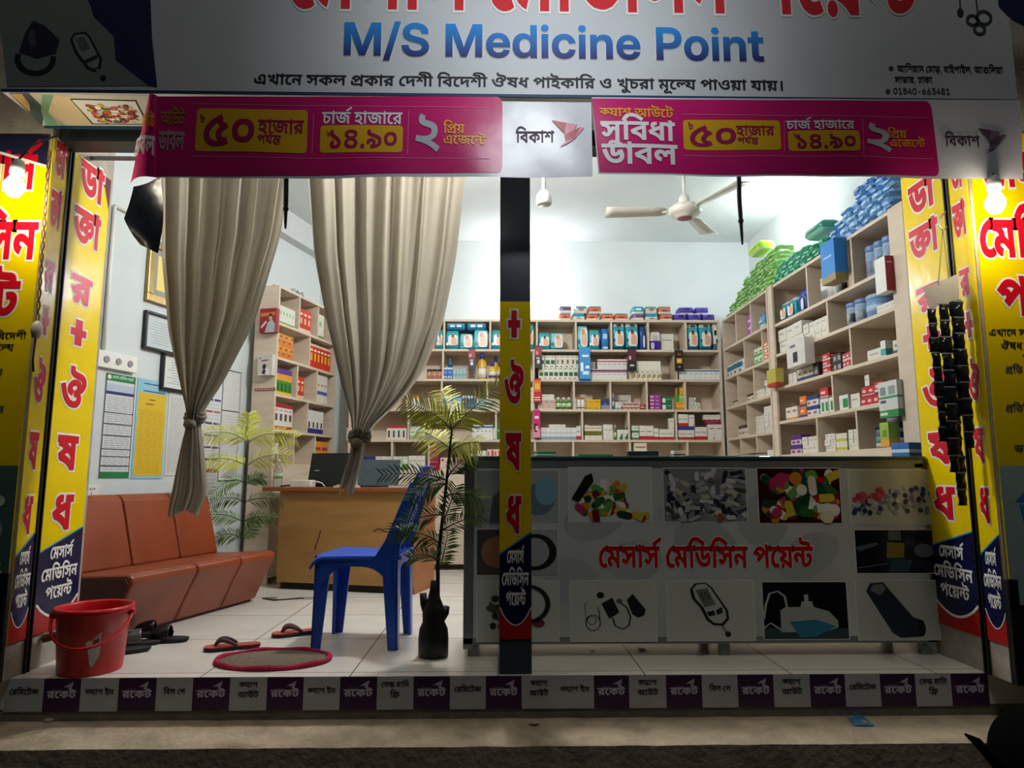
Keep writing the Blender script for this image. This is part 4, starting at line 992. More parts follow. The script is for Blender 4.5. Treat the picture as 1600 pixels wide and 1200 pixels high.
m = MB()
m.print2d([Q(*p) for p in ((14, 145), (245, 149), (250, 196), (66, 196))], FU, 0.001, flat('#c9c9b8'))
m.print2d([Q(*p) for p in ((14, 145), (45, 145), (70, 170), (66, 196), (60, 190))], FU, 0.0015, flat('#3f5a5c'))
m.print2d([Q(*p) for p in ((16, 146), (34, 146), (46, 162), (47, 174))], FU, 0.002, flat('#d8b876'))
m.print2d([Q(*p) for p in ((66, 147), (84, 148), (75, 175), (92, 196), (72, 196), (64, 172))], FU, 0.0018, flat('#7da884'))
m.print2d([Q(*p) for p in ((86, 148), (110, 150), (146, 194), (112, 195), (88, 186), (76, 172))], FU, 0.002, flat('#d9c49a'))
m.print2d([Q(*p) for p in ((109, 153.5), (213, 156), (232, 194), (144, 193.5))], FU, 0.0022, flat('#2d3035'))
q0, q1, q2, q3 = [Vector(Q(*p)) for p in ((112, 155), (211, 157.5), (229, 192.5), (146, 192))]


def FP(u, v, h):
    p = q3 * (1 - u) * (1 - v) + q2 * u * (1 - v) + q1 * u * v + q0 * (1 - u) * v
    return FU(p.x, p.y, h)


m.print2d([(0, 0), (1, 0), (1, 1), (0, 1)], FP, 0.0026, flat('#e6e6de'))
pill_picture(m, 0.08, 0.97, 0.0, 0.88, FP, 130, 0.10, ['#a5202a', '#d8d2c0', '#7a1a1a', '#1e4b25', '#d6c23a', '#ffffff', '#7a1a1a', '#c94a2a'], 3, h=0.0028)
m.build('printed_underside', sign)


# ------------------------------------------------------------------ two vinyl banners hanging under the sign
YBN = 2.598
MAG = mat('#c71c6c', 0.32, var=0.06, scale=3, bump=0.10, bscale=7)
VWHITE = mat('#d5d5dc', 0.3, var=0.04, scale=4, bump=0.12, bscale=6)
BYEL = flat('#d9a916', 0.4)
BRED = flat('#9c1750', 0.4)
BORG = flat('#e8a21c', 0.4)


def banner(name, label, xl, xr, top_l, top_r, bot_l, bot_r, dy, ph):
    root = thing(name, label, 'banner', (atY(xl, 200, YBN).x, YBN, ZS))
    o = Vector(root.location)

    def F(u, v, h):      # u, v world x and z
        w = 0.006 * math.sin(u * 6.5 + ph) + 0.003 * math.sin(u * 15 + v * 9 + ph)
        w *= min(1.0, max(0.0, (2.34 - v) * 5))
        return Vector((u, YBN + dy + w - h, v)) - o
    return root, F


def bz(x, y):
    p = atY(x, y, YBN)
    return (p.x, p.z)


def sheet(mb, F, tl, tr, br, bl, mt, h=0.0, nu=24, nv=8):
    tl, tr, br, bl = [Vector(q) for q in (tl, tr, br, bl)]

    def g(a, b):
        p = (bl * (1 - a) + br * a) * (1 - b) + (tl * (1 - a) + tr * a) * b
        return F(p.x, p.y, h)
    mb.grid(g, nu, nv, mt)


def bird(mb, F, x, y, s, col, col2):
    """paper bird emblem of folded triangles; x, y pixel of its middle"""
    def T(pts, c, h):
        mb.print2d([bz(x + a * s, y + b * s) for a, b in pts], F, h, flat(c, 0.35))
    T([(-26, -21), (-3, -17), (-2, 4)], col, 0.004)
    T([(-3, -17), (14, -14), (2, 6), (-6, 2)], col2, 0.0044)
    T([(-6, 2), (18, -10), (10, 8), (-4, 12)], col, 0.0048)
    T([(10, 8), (18, -10), (25, -9), (20, -4)], col2, 0.0046)
    T([(-4, 12), (10, 8), (-2, 16), (-14, 21)], col2, 0.0052)


def offer(root, F, X, part='white'):
    """the printed offer; X maps the photographed pixel of the left banner to this banner's"""
    for (x0, y0, x1, y1) in X['boxes']:
        m = MB()
        a, b = bz(x0, y1), bz(x1, y0)
        w, h, r = b[0] - a[0], b[1] - a[1], 0.014

        def yb(s, t):      # rounded ends: the height shrinks near both ends
            e = min(s, 1 - s) * w
            k = (r - math.sqrt(max(0.0, r * r - (r - e) ** 2))) if e < r else 0.0
            return F(a[0] + s * w, a[1] + k + t * (h - 2 * k), 0.003)
        us = [0, 0.15 * r / w, 0.4 * r / w, r / w] + [r / w + (1 - 2 * r / w) * q / 14 for q in range(1, 14)] + [1 - r / w, 1 - 0.4 * r / w, 1 - 0.15 * r / w, 1]
        n = len(us)
        m.add([yb(s, j / 5) for j in range(6) for s in us], [(j * n + i, j * n + i + 1, (j + 1) * n + i + 1, (j + 1) * n + i) for j in range(5) for i in range(n - 1)], BYEL)
        m.build('yellow_box', root)
    for key, x0, x1, yb, yt, c in X['txt']:
        m = MB()
        a, b = bz(x0, yb), bz(x1, yt)
        hh = b[1] - a[1]
        text(m, key, F, a[0], b[0], a[1], hh, c, grow=12 if key in ('subidha', 'dabol') else 2, h=0.0045)
        m.build('lettering', root)
    m = MB()
    for (x0, y0), (x1, y1) in X['lines']:
        a, b = bz(x0, y0), bz(x1, y1)
        n = 20
        put_stroke(m, [(a[0] + (b[0] - a[0]) * k / n, a[1] + (b[1] - a[1]) * k / n) for k in range(n + 1)], 0.002, F, 0.0032, flat('#d77fa6'))
    m.build('thin_lines', root)


# left banner: its left end is folded back, its right end is white with the emblem
root, F = banner('vinyl_banner', 'magenta and white vinyl banner on the left, left end folded over, above the curtains', 245, 925, 0, 0, 0, 0, 0.0, 0.4)
bw = root
m = MB()
sheet(m, F, bz(245, 150.5), bz(924, 160), bz(926, 276), bz(248, 279), VWHITE, 0.0, 60, 10)
m.build('sheet', root)
m = MB()
P = [Vector(q) for q in (bz(245, 151), bz(785, 151.5), bz(785, 270), bz(248, 276))]
poly = rounded(0, 1, 0, 1, 0.03, corners=(0, 0, 0, 0))


def gmag(a, b):
    p = (P[3] * (1 - a) + P[2] * a) * (1 - b) + (P[0] * (1 - a) + P[1] * a) * b
    r = 0.016      # rounded right corners
    if a > 1 - r:
        t = (a - (1 - r)) / r
        k = (1 - math.sqrt(max(0.0, 1 - t * t))) * 0.10
        bb = k + (1 - 2 * k) * b
        p = (P[3] * (1 - a) + P[2] * a) * (1 - bb) + (P[0] * (1 - a) + P[1] * a) * bb
    return F(p.x, p.y, 0.0015)


NA = [k / 60 * 0.984 for k in range(61)] + [0.984 + 0.016 * k / 6 for k in range(1, 7)]
v = [gmag(a, j / 10) for j in range(11) for a in NA]
n = len(NA)
m.add(v, [(j * n + i, j * n + i + 1, (j + 1) * n + i + 1, (j + 1) * n + i) for j in range(10) for i in range(n - 1)], MAG, True)
m.build('magenta_field', root)
W_ = flat('#e9e6ea', 0.4)
SIL = flat('#b9bcc4', 0.25)
offer(root, F, dict(
    boxes=[(305, 172, 481, 237), (499, 197, 630, 238)],
    txt=[('taka', 313, 321, 192, 182, BRED), ('fifty', 318, 399, 229, 181, BRED), ('hajar', 403, 475, 207, 188, BRED), ('porjonto', 402, 439, 224, 211, BRED),
         ('charge', 503, 629, 194, 177, W_), ('taka', 510, 516, 213, 206, BRED), ('n1490', 515, 621, 232, 204, BRED), ('two', 649, 688, 236, 180, SIL),
         ('priyo', 693, 726, 210, 196, BORG), ('agente', 693, 760, 227, 214, BORG)],
    lines=[((300, 163), (765, 169)), ((300, 245), (765, 249)), ((490, 178), (487, 240)), ((639, 174), (637, 243))]))
m = MB()
a, b = bz(806, 221), bz(866, 205)
text(m, 'bikash', F, a[0], b[0], a[1], b[1] - a[1], flat('#4a2b46'), h=0.003)
m.build('logo_lettering', root)
m = MB()
bird(m, F, 888, 209, 1.0, '#b3243f', '#e08a98')
m.build('bird_emblem', root)
# the folded end: magenta flap going back and down, dark reverse curling below it
o = Vector(root.location)


def flap(a, b):
    top = Vector(bz(245 - 14 * a, 149 - 3 * a))
    bot = Vector(bz(248 - 62 * a, 278 - 6 * a))
    p = bot * (1 - b) + top * b
    return Vector((p.x, YBN + 0.085 * a * (1 - 0.9 * b) - 0.035 * math.sin(PI * a) * (0.3 + 0.7 * (1 - b)), p.y)) - o


m = MB()
m.grid(flap, 12, 10, MAG)
m.build('folded_end', root)


def FL(u, v, h):      # u 0..1 from the fold outwards, v 0..1 up
    p = flap(u, v)
    return p + Vector((-0.6, -0.8, 0)) * h


m = MB()
text(m, 'out', lambda u, v, h: FL((1 - u), v, h), 0.12, 0.98, 0.60, 0.13, BORG, h=0.010, grow=10)
m.build('lettering', root)
m = MB()
text(m, 'dabol', lambda u, v, h: FL((1 - u), v, h), 0.0, 0.98, 0.26, 0.22, W_, h=0.010, grow=16)
m.build('lettering', root)
m = MB()
a, b = bz(252, 196), bz(290, 176)
text(m, 'out', F, a[0], b[0], a[1], b[1] - a[1], flat('#a8702a'), h=0.0045, grow=10)
m.build('lettering', root)
m = MB()
a, b = bz(249, 236), bz(290, 208)
text(m, 'dabol', F, a[0], b[0], a[1], b[1] - a[1], flat('#a98a98'), h=0.0045, grow=16)
m.build('lettering', root)
m = MB()
DK = mat('#1d2530', 0.28, var=0.12, scale=6, bump=0.2, bscale=12)


def curl(a, b):      # a from the fold (right) outwards, b downwards
    xr, xl = 246 - 1 * b, 184 - 12 * b + 66 * max(0, b - 0.5)
    x = xr + (xl - xr) * a
    y = 272 + (395 - 272) * b * (1 - 0.25 * a * max(0, b - 0.3))
    p = atY(x, y, YBN)
    return Vector((p.x, YBN + 0.02 + 0.07 * a + 0.03 * math.sin(3.5 * b + 2 * a), p.z)) - o


m.grid(curl, 10, 14, DK)
m.build('curled_reverse', root)

# right banner
root, F = banner('vinyl_banner', 'magenta and white vinyl banner on the right, with big white words at its left end', 925, 1560, 0, 0, 0, 0, -0.008, 2.1)
m = MB()
sheet(m, F, bz(924, 154), bz(1592, 158), bz(1597, 281), bz(934, 274), VWHITE, 0.0, 60, 10)
m.build('sheet', root)
m = MB()
P = [Vector(q) for q in (bz(924, 156), bz(1452, 160), bz(1468, 276), bz(936, 271))]
v = [gmag(a, j / 10) for j in range(11) for a in NA]
m.add(v, [(j * n + i, j * n + i + 1, (j + 1) * n + i + 1, (j + 1) * n + i) for j in range(10) for i in range(n - 1)], MAG, True)
m.build('magenta_field', root)
offer(root, F, dict(
    boxes=[(1068, 190, 1217, 235), (1231, 207, 1339, 238)],
    txt=[('cashoute', 936, 1051, 185, 173, BORG), ('subidha', 938, 1053, 221, 194, W_), ('dabol', 940, 1057, 258, 229, W_),
         ('taka', 1074, 1082, 203, 194, BRED), ('fifty', 1078, 1148, 230, 198, BRED), ('hajar', 1149, 1208, 213, 199, BRED), ('porjonto', 1151, 1183, 226, 217, BRED),
         ('charge', 1227, 1331, 204, 192, W_), ('taka', 1238, 1243, 217, 211, BRED), ('n1490', 1244, 1332, 234, 213, BRED), ('two', 1352, 1388, 238, 195, SIL),
         ('priyo', 1385, 1414, 217, 206, BORG), ('agente', 1388, 1443, 231, 220, BORG)],
    lines=[((1066, 180), (1448, 186)), ((1066, 244), (1458, 249)), ((1224, 190), (1224, 240)), ((1345, 188), (1346, 245))]))
m = MB()
a, b = bz(1475, 229), bz(1529, 214)
text(m, 'bikash', F, a[0], b[0], a[1], b[1] - a[1], flat('#4a2b46'), h=0.003)
m.build('logo_lettering', root)
m = MB()
bird(m, F, 1549, 220, 0.9, '#6a5068', '#857288')
m.build('bird_emblem', root)

# ------------------------------------------------------------------ sticker tape along the step
PURP = flat('#3a1c46', 0.4)
GREY = mat('#b5b9bd', 0.5, var=0.06, scale=12)
LG = flat('#c8bcd0', 0.4)


def tape(label, xs, seq, y_top, y_bot):
    root = thing('sticker_tape', label, 'sticker tape', (0.5 * (atY(xs[0], 1085, YF).x + atY(xs[-1], 1085, YF).x), YF, -0.12))
    o = Vector(root.location)

    def F(u, v, h):
        return Vector((u, YF - 0.001 - h, v)) - o
    zt, zb = -0.002, -0.128
    for i, kind in enumerate(seq):
        x0, x1 = atY(xs[i], 1085, YF).x, atY(xs[i + 1], 1085, YF).x
        m = MB()
        m.slab([F(x0, zb, 0), F(x1, zb, 0), F(x1, zt, 0), F(x0, zt, 0)], (0, -0.0008, 0), PURP if kind == 'R' else GREY)
        pan = m.build('purple_panel' if kind == 'R' else 'grey_panel', root)
        w = x1 - x0
        c = (x0 + x1) / 2
        m = MB()
        if kind == 'R':
            text(m, 'rocket', F, x0 + 0.11 * w, x1 - 0.12 * w, -0.076, 0.026, LG, grow=20, h=0.002)
            m.print2d([(c + 0.005, -0.036), (c + 0.045, -0.014), (c + 0.036, -0.044), (c + 0.026, -0.034)], F, 0.0022, LG)
            m.print2d([(c + 0.026, -0.034), (c + 0.045, -0.014), (c + 0.024, -0.047)], F, 0.0026, flat('#9b8aa6'))
            m.print2d([(x0 + 0.22 * w, -0.043), (c - 0.002, -0.043), (c - 0.002, -0.047), (x0 + 0.22 * w, -0.047)], F, 0.002, flat('#75648a'))
        else:
            for key, a, b, z in {'in': [('cashin', 0.12, 0.88, -0.064)], 'bill': [('billpay', 0.2, 0.8, -0.064)], 'out': [('cash', 0.25, 0.75, -0.04), ('out', 0.22, 0.78, -0.078)],
                                 'send': [('send', 0.12, 0.88, -0.042), ('free', 0.36, 0.62, -0.08)], 'remit': [('remit', 0.12, 0.88, -0.062)], '': []}[kind]:
                m = MB()
                text(m, key, F, x0 + a * w, x0 + b * w, z, 0.02, BLK, grow=6, h=0.002)
                m.build('lettering', pan)
        if kind == 'R':
            m.build('logo', pan)
    return root


tape('purple and grey printed sticker tape on the step left of the steel post',
     [8, 68, 126, 185, 244, 301, 359, 417, 474, 531, 589, 646, 703, 759, 815],
     ['remit', 'R', 'in', 'R', 'bill', 'R', 'out', 'R', 'in', 'R', 'send', 'R', 'remit', 'R'], 0, 0)
tape('purple and grey printed sticker tape on the step right of the steel post',
     [816, 868, 928, 983, 1041, 1097, 1153, 1209, 1266, 1321, 1376, 1431, 1487, 1545],
     ['out', 'in', 'R', 'out', 'R', 'bill', 'R', 'out', 'R', 'remit', 'R', 'send', 'R'], 0, 0)

# ------------------------------------------------------------------ curtains tied in a knot
CLOTH = mat_cloth('#b3ab9a')


def lerp_table(tab, y):
    for (y0, x0), (y1, x1) in zip(tab, tab[1:]):
        if y <= y1:
            t = (y - y0) / (y1 - y0)
            return x0 + (x1 - x0) * t
    return tab[-1][1]


def smooth_table(tab, y):
    return sum(lerp_table(tab, y + d) for d in (-14, -7, 0, 7, 14)) / 5


def curtain(label, Y0, left, right, y0, yk, y1, pleats, ph, knot):
    c = atY((left[0][1] + right[0][1]) / 2, y0, Y0)
    root = thing('curtain', label, 'curtain', (c.x, Y0, atY(0, y1, Y0).z))
    o = Vector(root.location)

    def pt(a, y):
        xl, xr = smooth_table(left, y), smooth_table(right, y)
        wd = xr - xl
        # pleats gather towards the knot
        s = a + 0.018 * math.sin(a * 2 * PI * pleats * 0.7 + 1.3 * ph)
        x = xl + wd * s
        amp = 0.045 * min(1.0, wd / 150) + 0.010
        f = math.sin(a * 2 * PI * pleats + ph + 0.5 * math.sin(y * 0.008 + a * 9)) + 0.45 * math.sin(a * 2 * PI * pleats * 1.9 + 2 * ph + y * 0.004)
        e = math.sqrt(max(0.0, 1 - (2 * a - 1) ** 2))
        p = atY(x, y, Y0)
        return Vector((p.x, Y0 + amp * 0.62 * f - 0.05 * e * (1 - min(1, wd / 160)), p.z)) - o
    m = MB()
    ys = y0 - 25
    m.grid(lambda a, b: pt(a, yk + 4 + (ys - yk - 4) * b), 110, 40, CLOTH)
    m.build('drape', root)
    m = MB()
    m.grid(lambda a, b: pt(a, y1 + 5 * math.sin(a * 7 + ph) + (yk - 4 - y1) * b), 60, 24, CLOTH)
    m.build('tail', root)
    m = MB()
    k = atY(knot[0], knot[1], Y0) - o
    r = knot[2] / 330
    for dz, rr in ((0.016, 1.0), (0.0, 1.1), (-0.016, 1.0)):
        m.tube([(k.x + r * rr * math.cos(t), k.y + 0.8 * r * rr * math.sin(t), k.z + dz + 0.005 * math.sin(3 * t)) for t in [2 * PI * i / 20 for i in range(20)]], 0.012, CLOTH, 8, True)
    m.lathe([(0.001, -0.028), (0.018, -0.022), (0.028, -0.006), (0.026, 0.01), (0.014, 0.022), (0.001, 0.026)], CLOTH, 14, (k.x - 0.004, k.y - 0.8 * r - 0.012, k.z - 0.034))
    m.build('knot', root)
    return root


curtain('beige curtain on the left, knotted above the red sofa', 3.20,
        [(250, 243), (275, 245), (400, 248), (520, 262), (610, 284), (648, 297), (665, 296), (690, 288), (740, 276), (803, 264)],
        [(250, 458), (275, 455), (370, 440), (500, 400), (600, 347), (645, 316), (665, 313), (690, 318), (740, 322), (768, 325), (806, 308)], 275, 655, 802, 7, 0.3, (305, 652, 12))
curtain('beige curtain beside the black post side, knotted over the desk', 3.14,
        [(250, 476), (275, 478), (400, 487), (500, 506), (600, 532), (655, 550), (680, 553), (700, 551), (740, 538), (772, 529)],
        [(250, 729), (275, 726), (400, 712), (500, 692), (580, 660), (630, 622), (662, 585), (680, 573), (700, 568), (740, 560), (778, 549)], 275, 682, 768, 8, 1.9, (562, 682, 13))
m = MB()
m.tube([(XL - 0.05, 3.17, 2.31), (0.1, 3.17, 2.31)], 0.011, mat('#8d9094', 0.35, 0.8), 10)
tag(m.build('curtain_rod'), 'thin steel curtain rod behind the banner carrying both beige curtains', 'curtain rod')

# ------------------------------------------------------------------ bulbs
GLOW = mat('#f4f8ff', 0.3, var=0, emit=BULB_INSIDE)
GLOWS = mat('#fff3d8', 0.3, var=0, emit=BULB_SIDE)
PLAST = mat('#e8e6e0', 0.4, var=0.03)


def bulb(label, p, glow, axis, r=0.036, cord=None):
    root = thing('light_bulb', label, 'light bulb', p)
    prof = [(0.001, -r * 1.2), (r * 0.6, -r), (r, -r * 0.2), (r * 0.95, r * 0.4), (r * 0.6, r * 1.1), (r * 0.42, r * 1.5)]
    rot = Vector((0, 0, 1)).rotation_difference(Vector(axis)).to_matrix().to_4x4()

    def tr(ob):
        for vv in ob.data.vertices:
            vv.co = rot @ vv.co
    m = MB()
    m.lathe(prof, glow, 20)
    tr(m.build('glass', root))
    m = MB()
    m.lathe([(r * 0.44, r * 1.45), (r * 0.7, r * 1.6), (r * 0.7, r * 2.6), (r * 0.5, r * 3.2), (r * 0.2, r * 3.4)], PLAST, 16)
    tr(m.build('holder', root))
    if cord:
        m = MB()
        m.tube(cord, 0.004, mat('#2a2a2a', 0.5), 6)
        m.build('cord', root)
    return root


pl = atY(22, 292, 2.66)
bulb('lit bulb hanging in front of the left yellow signboard', pl, GLOWS, (0, 0.12, 1), cord=[(0, 0.01, 0.12), (0.01, 0.06, 0.2), (0.02, 0.12, 0.26), (0.02, 0.2, 0.32)])
pr = atY(1555, 318, 2.58)
bulb('lit bulb hanging in front of the right yellow signboard', pr, GLOWS, (0.1, 0.1, 1), cord=[(0.01, 0.01, 0.12), (0.02, 0.05, 0.2), (0.03, 0.1, 0.26)])
pa = atY(822, 447, YB - 0.10)
bulb('lit white bulb on the back wall, half hidden by the black post', pa, GLOW, (0, 1, 0.25), 0.042)
pb = atX(1238, 352, XW - 0.11)
bulb('lit white bulb on the right wall above the green packs', pb, GLOW, (1, 0, 0.25), 0.042)

# twisted flex with a plug, in front of the left pillar
P0, P1 = atY(77, 236, 2.80), atY(58, 505, 2.80)
root = thing('hanging_flex', 'twisted brown flex with a white plug hanging in front of the left yellow signboard', 'electric cord', P1)
m = MB()
for s in (0, PI):
    m.tube([(P0 * (1 - t) + P1 * t) - P1 + Vector((0.005 * math.cos(46 * t + s), 0.005 * math.sin(46 * t + s), 0)) for t in [k / 160 for k in range(161)]], 0.0028, mat('#6b4a2c', 0.6), 6)
m.build('twisted_wire', root)
m = MB()
m.lathe([(0.001, -0.065), (0.014, -0.06), (0.021, -0.035), (0.02, -0.01), (0.010, 0.005), (0.005, 0.01)], mat('#d8d0c0', 0.4), 14)
m.build('plug', root)
m = MB()
m.tube([(0.0, 0, -0.062), (-0.004, 0.002, -0.15), (0.003, 0, -0.20)], 0.004, mat('#3a2a20', 0.5), 6)
m.build('tail_wire', root)

# black straps hanging below the banner
for lab, x0, xm, x1, y1 in (('black strap hanging between the two beige curtains', 448, 447, 446, 357), ('black strap hanging in front of the ceiling fan', 1154, 1155, 1160, 382)):
    p = atY(x0, 236, 3.0)
    root = thing('hanging_strap', lab, 'strap', p)
    m = MB()
    pts = [atY(x0 + (xm - x0) * t * 2 if t < .5 else xm + (x1 - xm) * (t - .5) * 2, 236 + (y1 - 236) * t, 3.0) - p for t in [k / 12 for k in range(13)]]
    m.tube(pts, [0.011] * 9 + [0.009, 0.008, 0.007, 0.004], mat('#101113', 0.7), 8)
    m.build('strap', root)
    m = MB()
    m.lathe([(0.002, -0.013), (0.012, -0.006), (0.013, 0.006), (0.004, 0.013)], mat('#0c0d0f', 0.7), 10, pts[9])
    m.build('knot', root)

# strips of black sachets on a card, hooked to the right rail
YC_ = 2.86
p0 = atY(1474, 338, YC_)
root = thing('sachet_card', 'black sachet strips hanging from a grey card on a hook at the right pillar', 'sachet strips', p0)
m = MB()
hk = [atY(x, y, YC_) - p0 for x, y in ((1478, 330), (1471, 338), (1467, 352), (1473, 360), (1480, 354))]
m.tube(hk, 0.003, mat('#9aa0a2', 0.3, 0.9), 6)
m.build('hook', root)
m = MB()
for x, y in ((1466, 446), (1483, 436)):
    m.tube([atY(1473, 358, YC_) - p0, atY(x, y, YC_) - p0], 0.0015, mat('#4a4a44', 0.6), 5)
m.build('wire', root)
m = MB()
q = [atY(x, y, YC_) - p0 for x, y in ((1453, 482), (1499, 467), (1497, 428), (1444, 450))]
m.slab(q, (0, 0.004, 0), mat('#a7a39c', 0.8, var=0.06))
m.build('card', root)
SACH = mat('#1c1f24', 0.16, var=0.25, scale=40, bump=0.35, bscale=70)
SEAL = mat('#8d9298', 0.25, var=0.2)
for (xa, ya), (xb, yb), w, n, dy in (((1455, 482), (1477, 690), 15, 9, 0.0), ((1474, 474), (1493, 738), 17, 10, -0.012), ((1491, 468), (1507, 650), 17, 7, 0.006),
                                     ((1496, 470), (1517, 700), 15, 9, -0.022), ((1484, 560), (1505, 790), 16, 9, 0.014)):
    a, b = atY(xa, ya, YC_ + dy) - p0, atY(xb, yb, YC_ + dy) - p0
    d = (b - a) / n
    sd = Vector((1, 0, 0)) * (w / 352)
    m = MB()
    for k in range(n):
        c0 = a + d * k
        tw = 0.004 * math.sin(k * 2.1 + xa)
        m.grid(lambda u, v: c0 + d * v + sd * (u - 0.5) * (1 - 0.08 * math.sin(PI * v)) + Vector((tw * (u - .5) * 2, -0.007 * math.sin(PI * u) ** 0.6 * math.sin(PI * v) ** 0.5 - 0.003 * math.sin(9 * v + 7 * u + k), 0)), 6, 6, SACH)
        m.hexa([c0 + sd * s + Vector((0, yy, 0)) + d * t for t in (0.0, 0.07) for s, yy in ((-0.5, 0.001), (0.5, 0.001), (0.5, -0.003), (-0.5, -0.003))], SEAL)
    m.build('sachet_strip', root)


# ------------------------------------------------------------------ sofa along the left wall
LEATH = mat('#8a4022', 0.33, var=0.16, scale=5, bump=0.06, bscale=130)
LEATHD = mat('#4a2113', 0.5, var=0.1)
SA = math.radians(16)
sofa = thing('sofa', 'low reddish brown leather sofa of three sections along the left wall', 'sofa', (-1.815, 3.50, 0), PI / 2 - SA)
# local x runs from the near end to the far end, y towards the wall
SL = 1.20
seams = [0.0, 0.47, 0.85, SL]
for k in range(3):
    a, b = seams[k] + 0.003, seams[k + 1] - 0.003
    prof = [(0.10, 0.015), (0.02, 0.18), (-0.035, 0.285), (-0.03, 0.315), (0.0, 0.325), (0.42, 0.300), (0.46, 0.29), (0.46, 0.05)]
    m = MB()
    m.slab([(a, y, z) for y, z in prof], (b - a, 0, 0), LEATH)
    m.build('seat_section', sofa, bevel=0.014, segs=3)
    prof = [(0.40, 0.30), (0.46, 0.52), (0.50, 0.66), (0.53, 0.695), (0.58, 0.70), (0.615, 0.67), (0.60, 0.40), (0.56, 0.06), (0.47, 0.06), (0.465, 0.29)]
    m = MB()
    m.slab([(a, y, z) for y, z in prof], (b - a, 0, 0), LEATH)
    m.build('backrest_section', sofa, bevel=0.014, segs=3)
m = MB()
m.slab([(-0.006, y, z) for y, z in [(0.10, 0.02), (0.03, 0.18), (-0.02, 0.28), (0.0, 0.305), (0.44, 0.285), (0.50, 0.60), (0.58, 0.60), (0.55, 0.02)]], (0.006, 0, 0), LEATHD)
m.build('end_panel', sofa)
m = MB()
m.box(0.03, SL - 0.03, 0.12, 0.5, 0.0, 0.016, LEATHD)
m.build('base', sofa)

# ------------------------------------------------------------------ desk
DA = math.radians(-15.5)
WOODF = mat('#9c7440', 0.55, var=0.14, scale=3.0, bump=0.03, bscale=30, stretch=(1, 1, 6))
WOODT = mat('#8a4f2a', 0.4, var=0.12, scale=4, stretch=(8, 1, 1))
WOODS = mat('#a5673c', 0.5, var=0.1, scale=4, stretch=(1, 1, 6))
desk = thing('desk', 'wooden reception desk with plain brown front panel behind the blue chair', 'desk', (-1.60, 5.155, 0), DA)
DW, DD, DH = 1.06, 0.40, 0.725
m = MB()
m.box(0, DW, 0, 0.02, 0.05, DH - 0.03, WOODF)
m.build('front_panel', desk, bevel=0.002)
for x in (0.0, DW - 0.02):
    m = MB()
    m.box(x, x + 0.02, 0.02, DD, 0.0, DH - 0.03, WOODS)
    m.build('side_panel', desk, bevel=0.002)
m = MB()
m.box(-0.13, DW + 0.01, -0.03, DD + 0.02, DH - 0.03, DH, WOODT)
m.build('desk_top', desk, bevel=0.004)
m = MB()
m.box(0.02, DW - 0.02, 0.03, 0.05, 0.0, 0.06, mat('#191411', 0.7))
m.build('plinth', desk)
m = MB()
for pts in ([(0.30, 0.30), (0.315, 0.33), (0.33, 0.37), (0.335, 0.40), (0.345, 0.42)], [(0.30, 0.28), (0.31, 0.31)], [(0.75, 0.42), (0.79, 0.44), (0.83, 0.43)], [(0.72, 0.28), (0.76, 0.275)]):
    put_stroke(m, pts, 0.012, lambda u, v, h: (u, -h, v), 0.0012, mat('#5a3c20', 0.7))
m.build('scuff_mark', desk)
dm = desk.matrix_basis.copy() if False else Matrix.Translation((-1.60, 5.155, 0)) @ Matrix.Rotation(DA, 4, 'Z')


def on_desk(x, y, z=DH):
    return dm @ Vector((x, y, z))


# black laptop, seen from behind its lid
p = atY(500, 757, 5.02)
lap = thing('laptop', 'black laptop with its lid towards the viewer on the left half of the desk', 'laptop', on_desk(0.27, 0.19), DA)
m = MB()
m.slab([(-0.165, 0.0, 0.012), (0.165, 0.0, 0.012), (0.165, 0.055, 0.255), (-0.165, 0.055, 0.255)][::1], (0, 0.009, -0.002), mat('#0d0e10', 0.4, var=0.1))
m.build('lid', lap, bevel=0.003)
m = MB()
m.box(-0.165, 0.165, 0.0, 0.19, 0.0, 0.016, mat('#141518', 0.45))
m.build('base', lap, bevel=0.003)
m = MB()
f = lambda u, v, h: Vector((u, 0.055 * (v - 0.012) / 0.243 - h, v))
for k, u in enumerate((-0.118, -0.108, -0.098, -0.088)):
    m.print2d([(u, 0.118), (u + 0.007, 0.118), (u + 0.007, 0.126), (u, 0.126)], f, 0.0015, flat('#b9bcc0'))
m.build('logo_mark', lap)
lap2 = thing('laptop', 'slate grey laptop lid on the desk beside the curtain tail, half behind palm leaves', 'laptop', on_desk(0.70, 0.12), DA + 0.1)
m = MB()
m.slab([(-0.14, 0.0, 0.012), (0.17, 0.0, 0.012), (0.17, 0.05, 0.20), (-0.14, 0.05, 0.20)], (0, 0.009, -0.002), mat('#3f4d55', 0.35, var=0.08))
m.build('lid', lap2, bevel=0.003)
m = MB()
m.box(-0.14, 0.17, 0.0, 0.18, 0.0, 0.015, mat('#2a3036', 0.45))
m.build('base', lap2, bevel=0.003)
rt = thing('router', 'white box shaped router in front of the black laptop', 'router', on_desk(0.155, 0.05), DA)
m = MB()
m.box(-0.09, 0.075, -0.03, 0.05, 0.0, 0.052, mat('#d9d3cc', 0.45))
m.build('case', rt, bevel=0.006, segs=3)
m = MB()
m.tube([(0.075, 0.0, 0.03), (0.12, -0.01, 0.04), (0.16, -0.01, 0.03), (0.185, -0.01, 0.004)], 0.004, PLAST, 8)
m.build('cable', rt)
m = MB()
m.tube([(-0.02, 0.075, 0.055), (0.03, 0.08, 0.07), (0.075, 0.075, 0.062)], 0.014, mat('#5a3c3c', 0.7), 8)
tag(m.build('mouse_pouch', None, on_desk(0.155, 0.075) + Vector((0, 0, -0.03))), 'small dark reddish pouch lying behind the white router', 'pouch')
bt = thing('water_bottle', 'clear plastic water bottle at the left end of the desk', 'bottle', on_desk(-0.075, 0.08))
CLEAR = mat('#cfd6cf', 0.12, var=0, trans=0.75, ior=1.2)
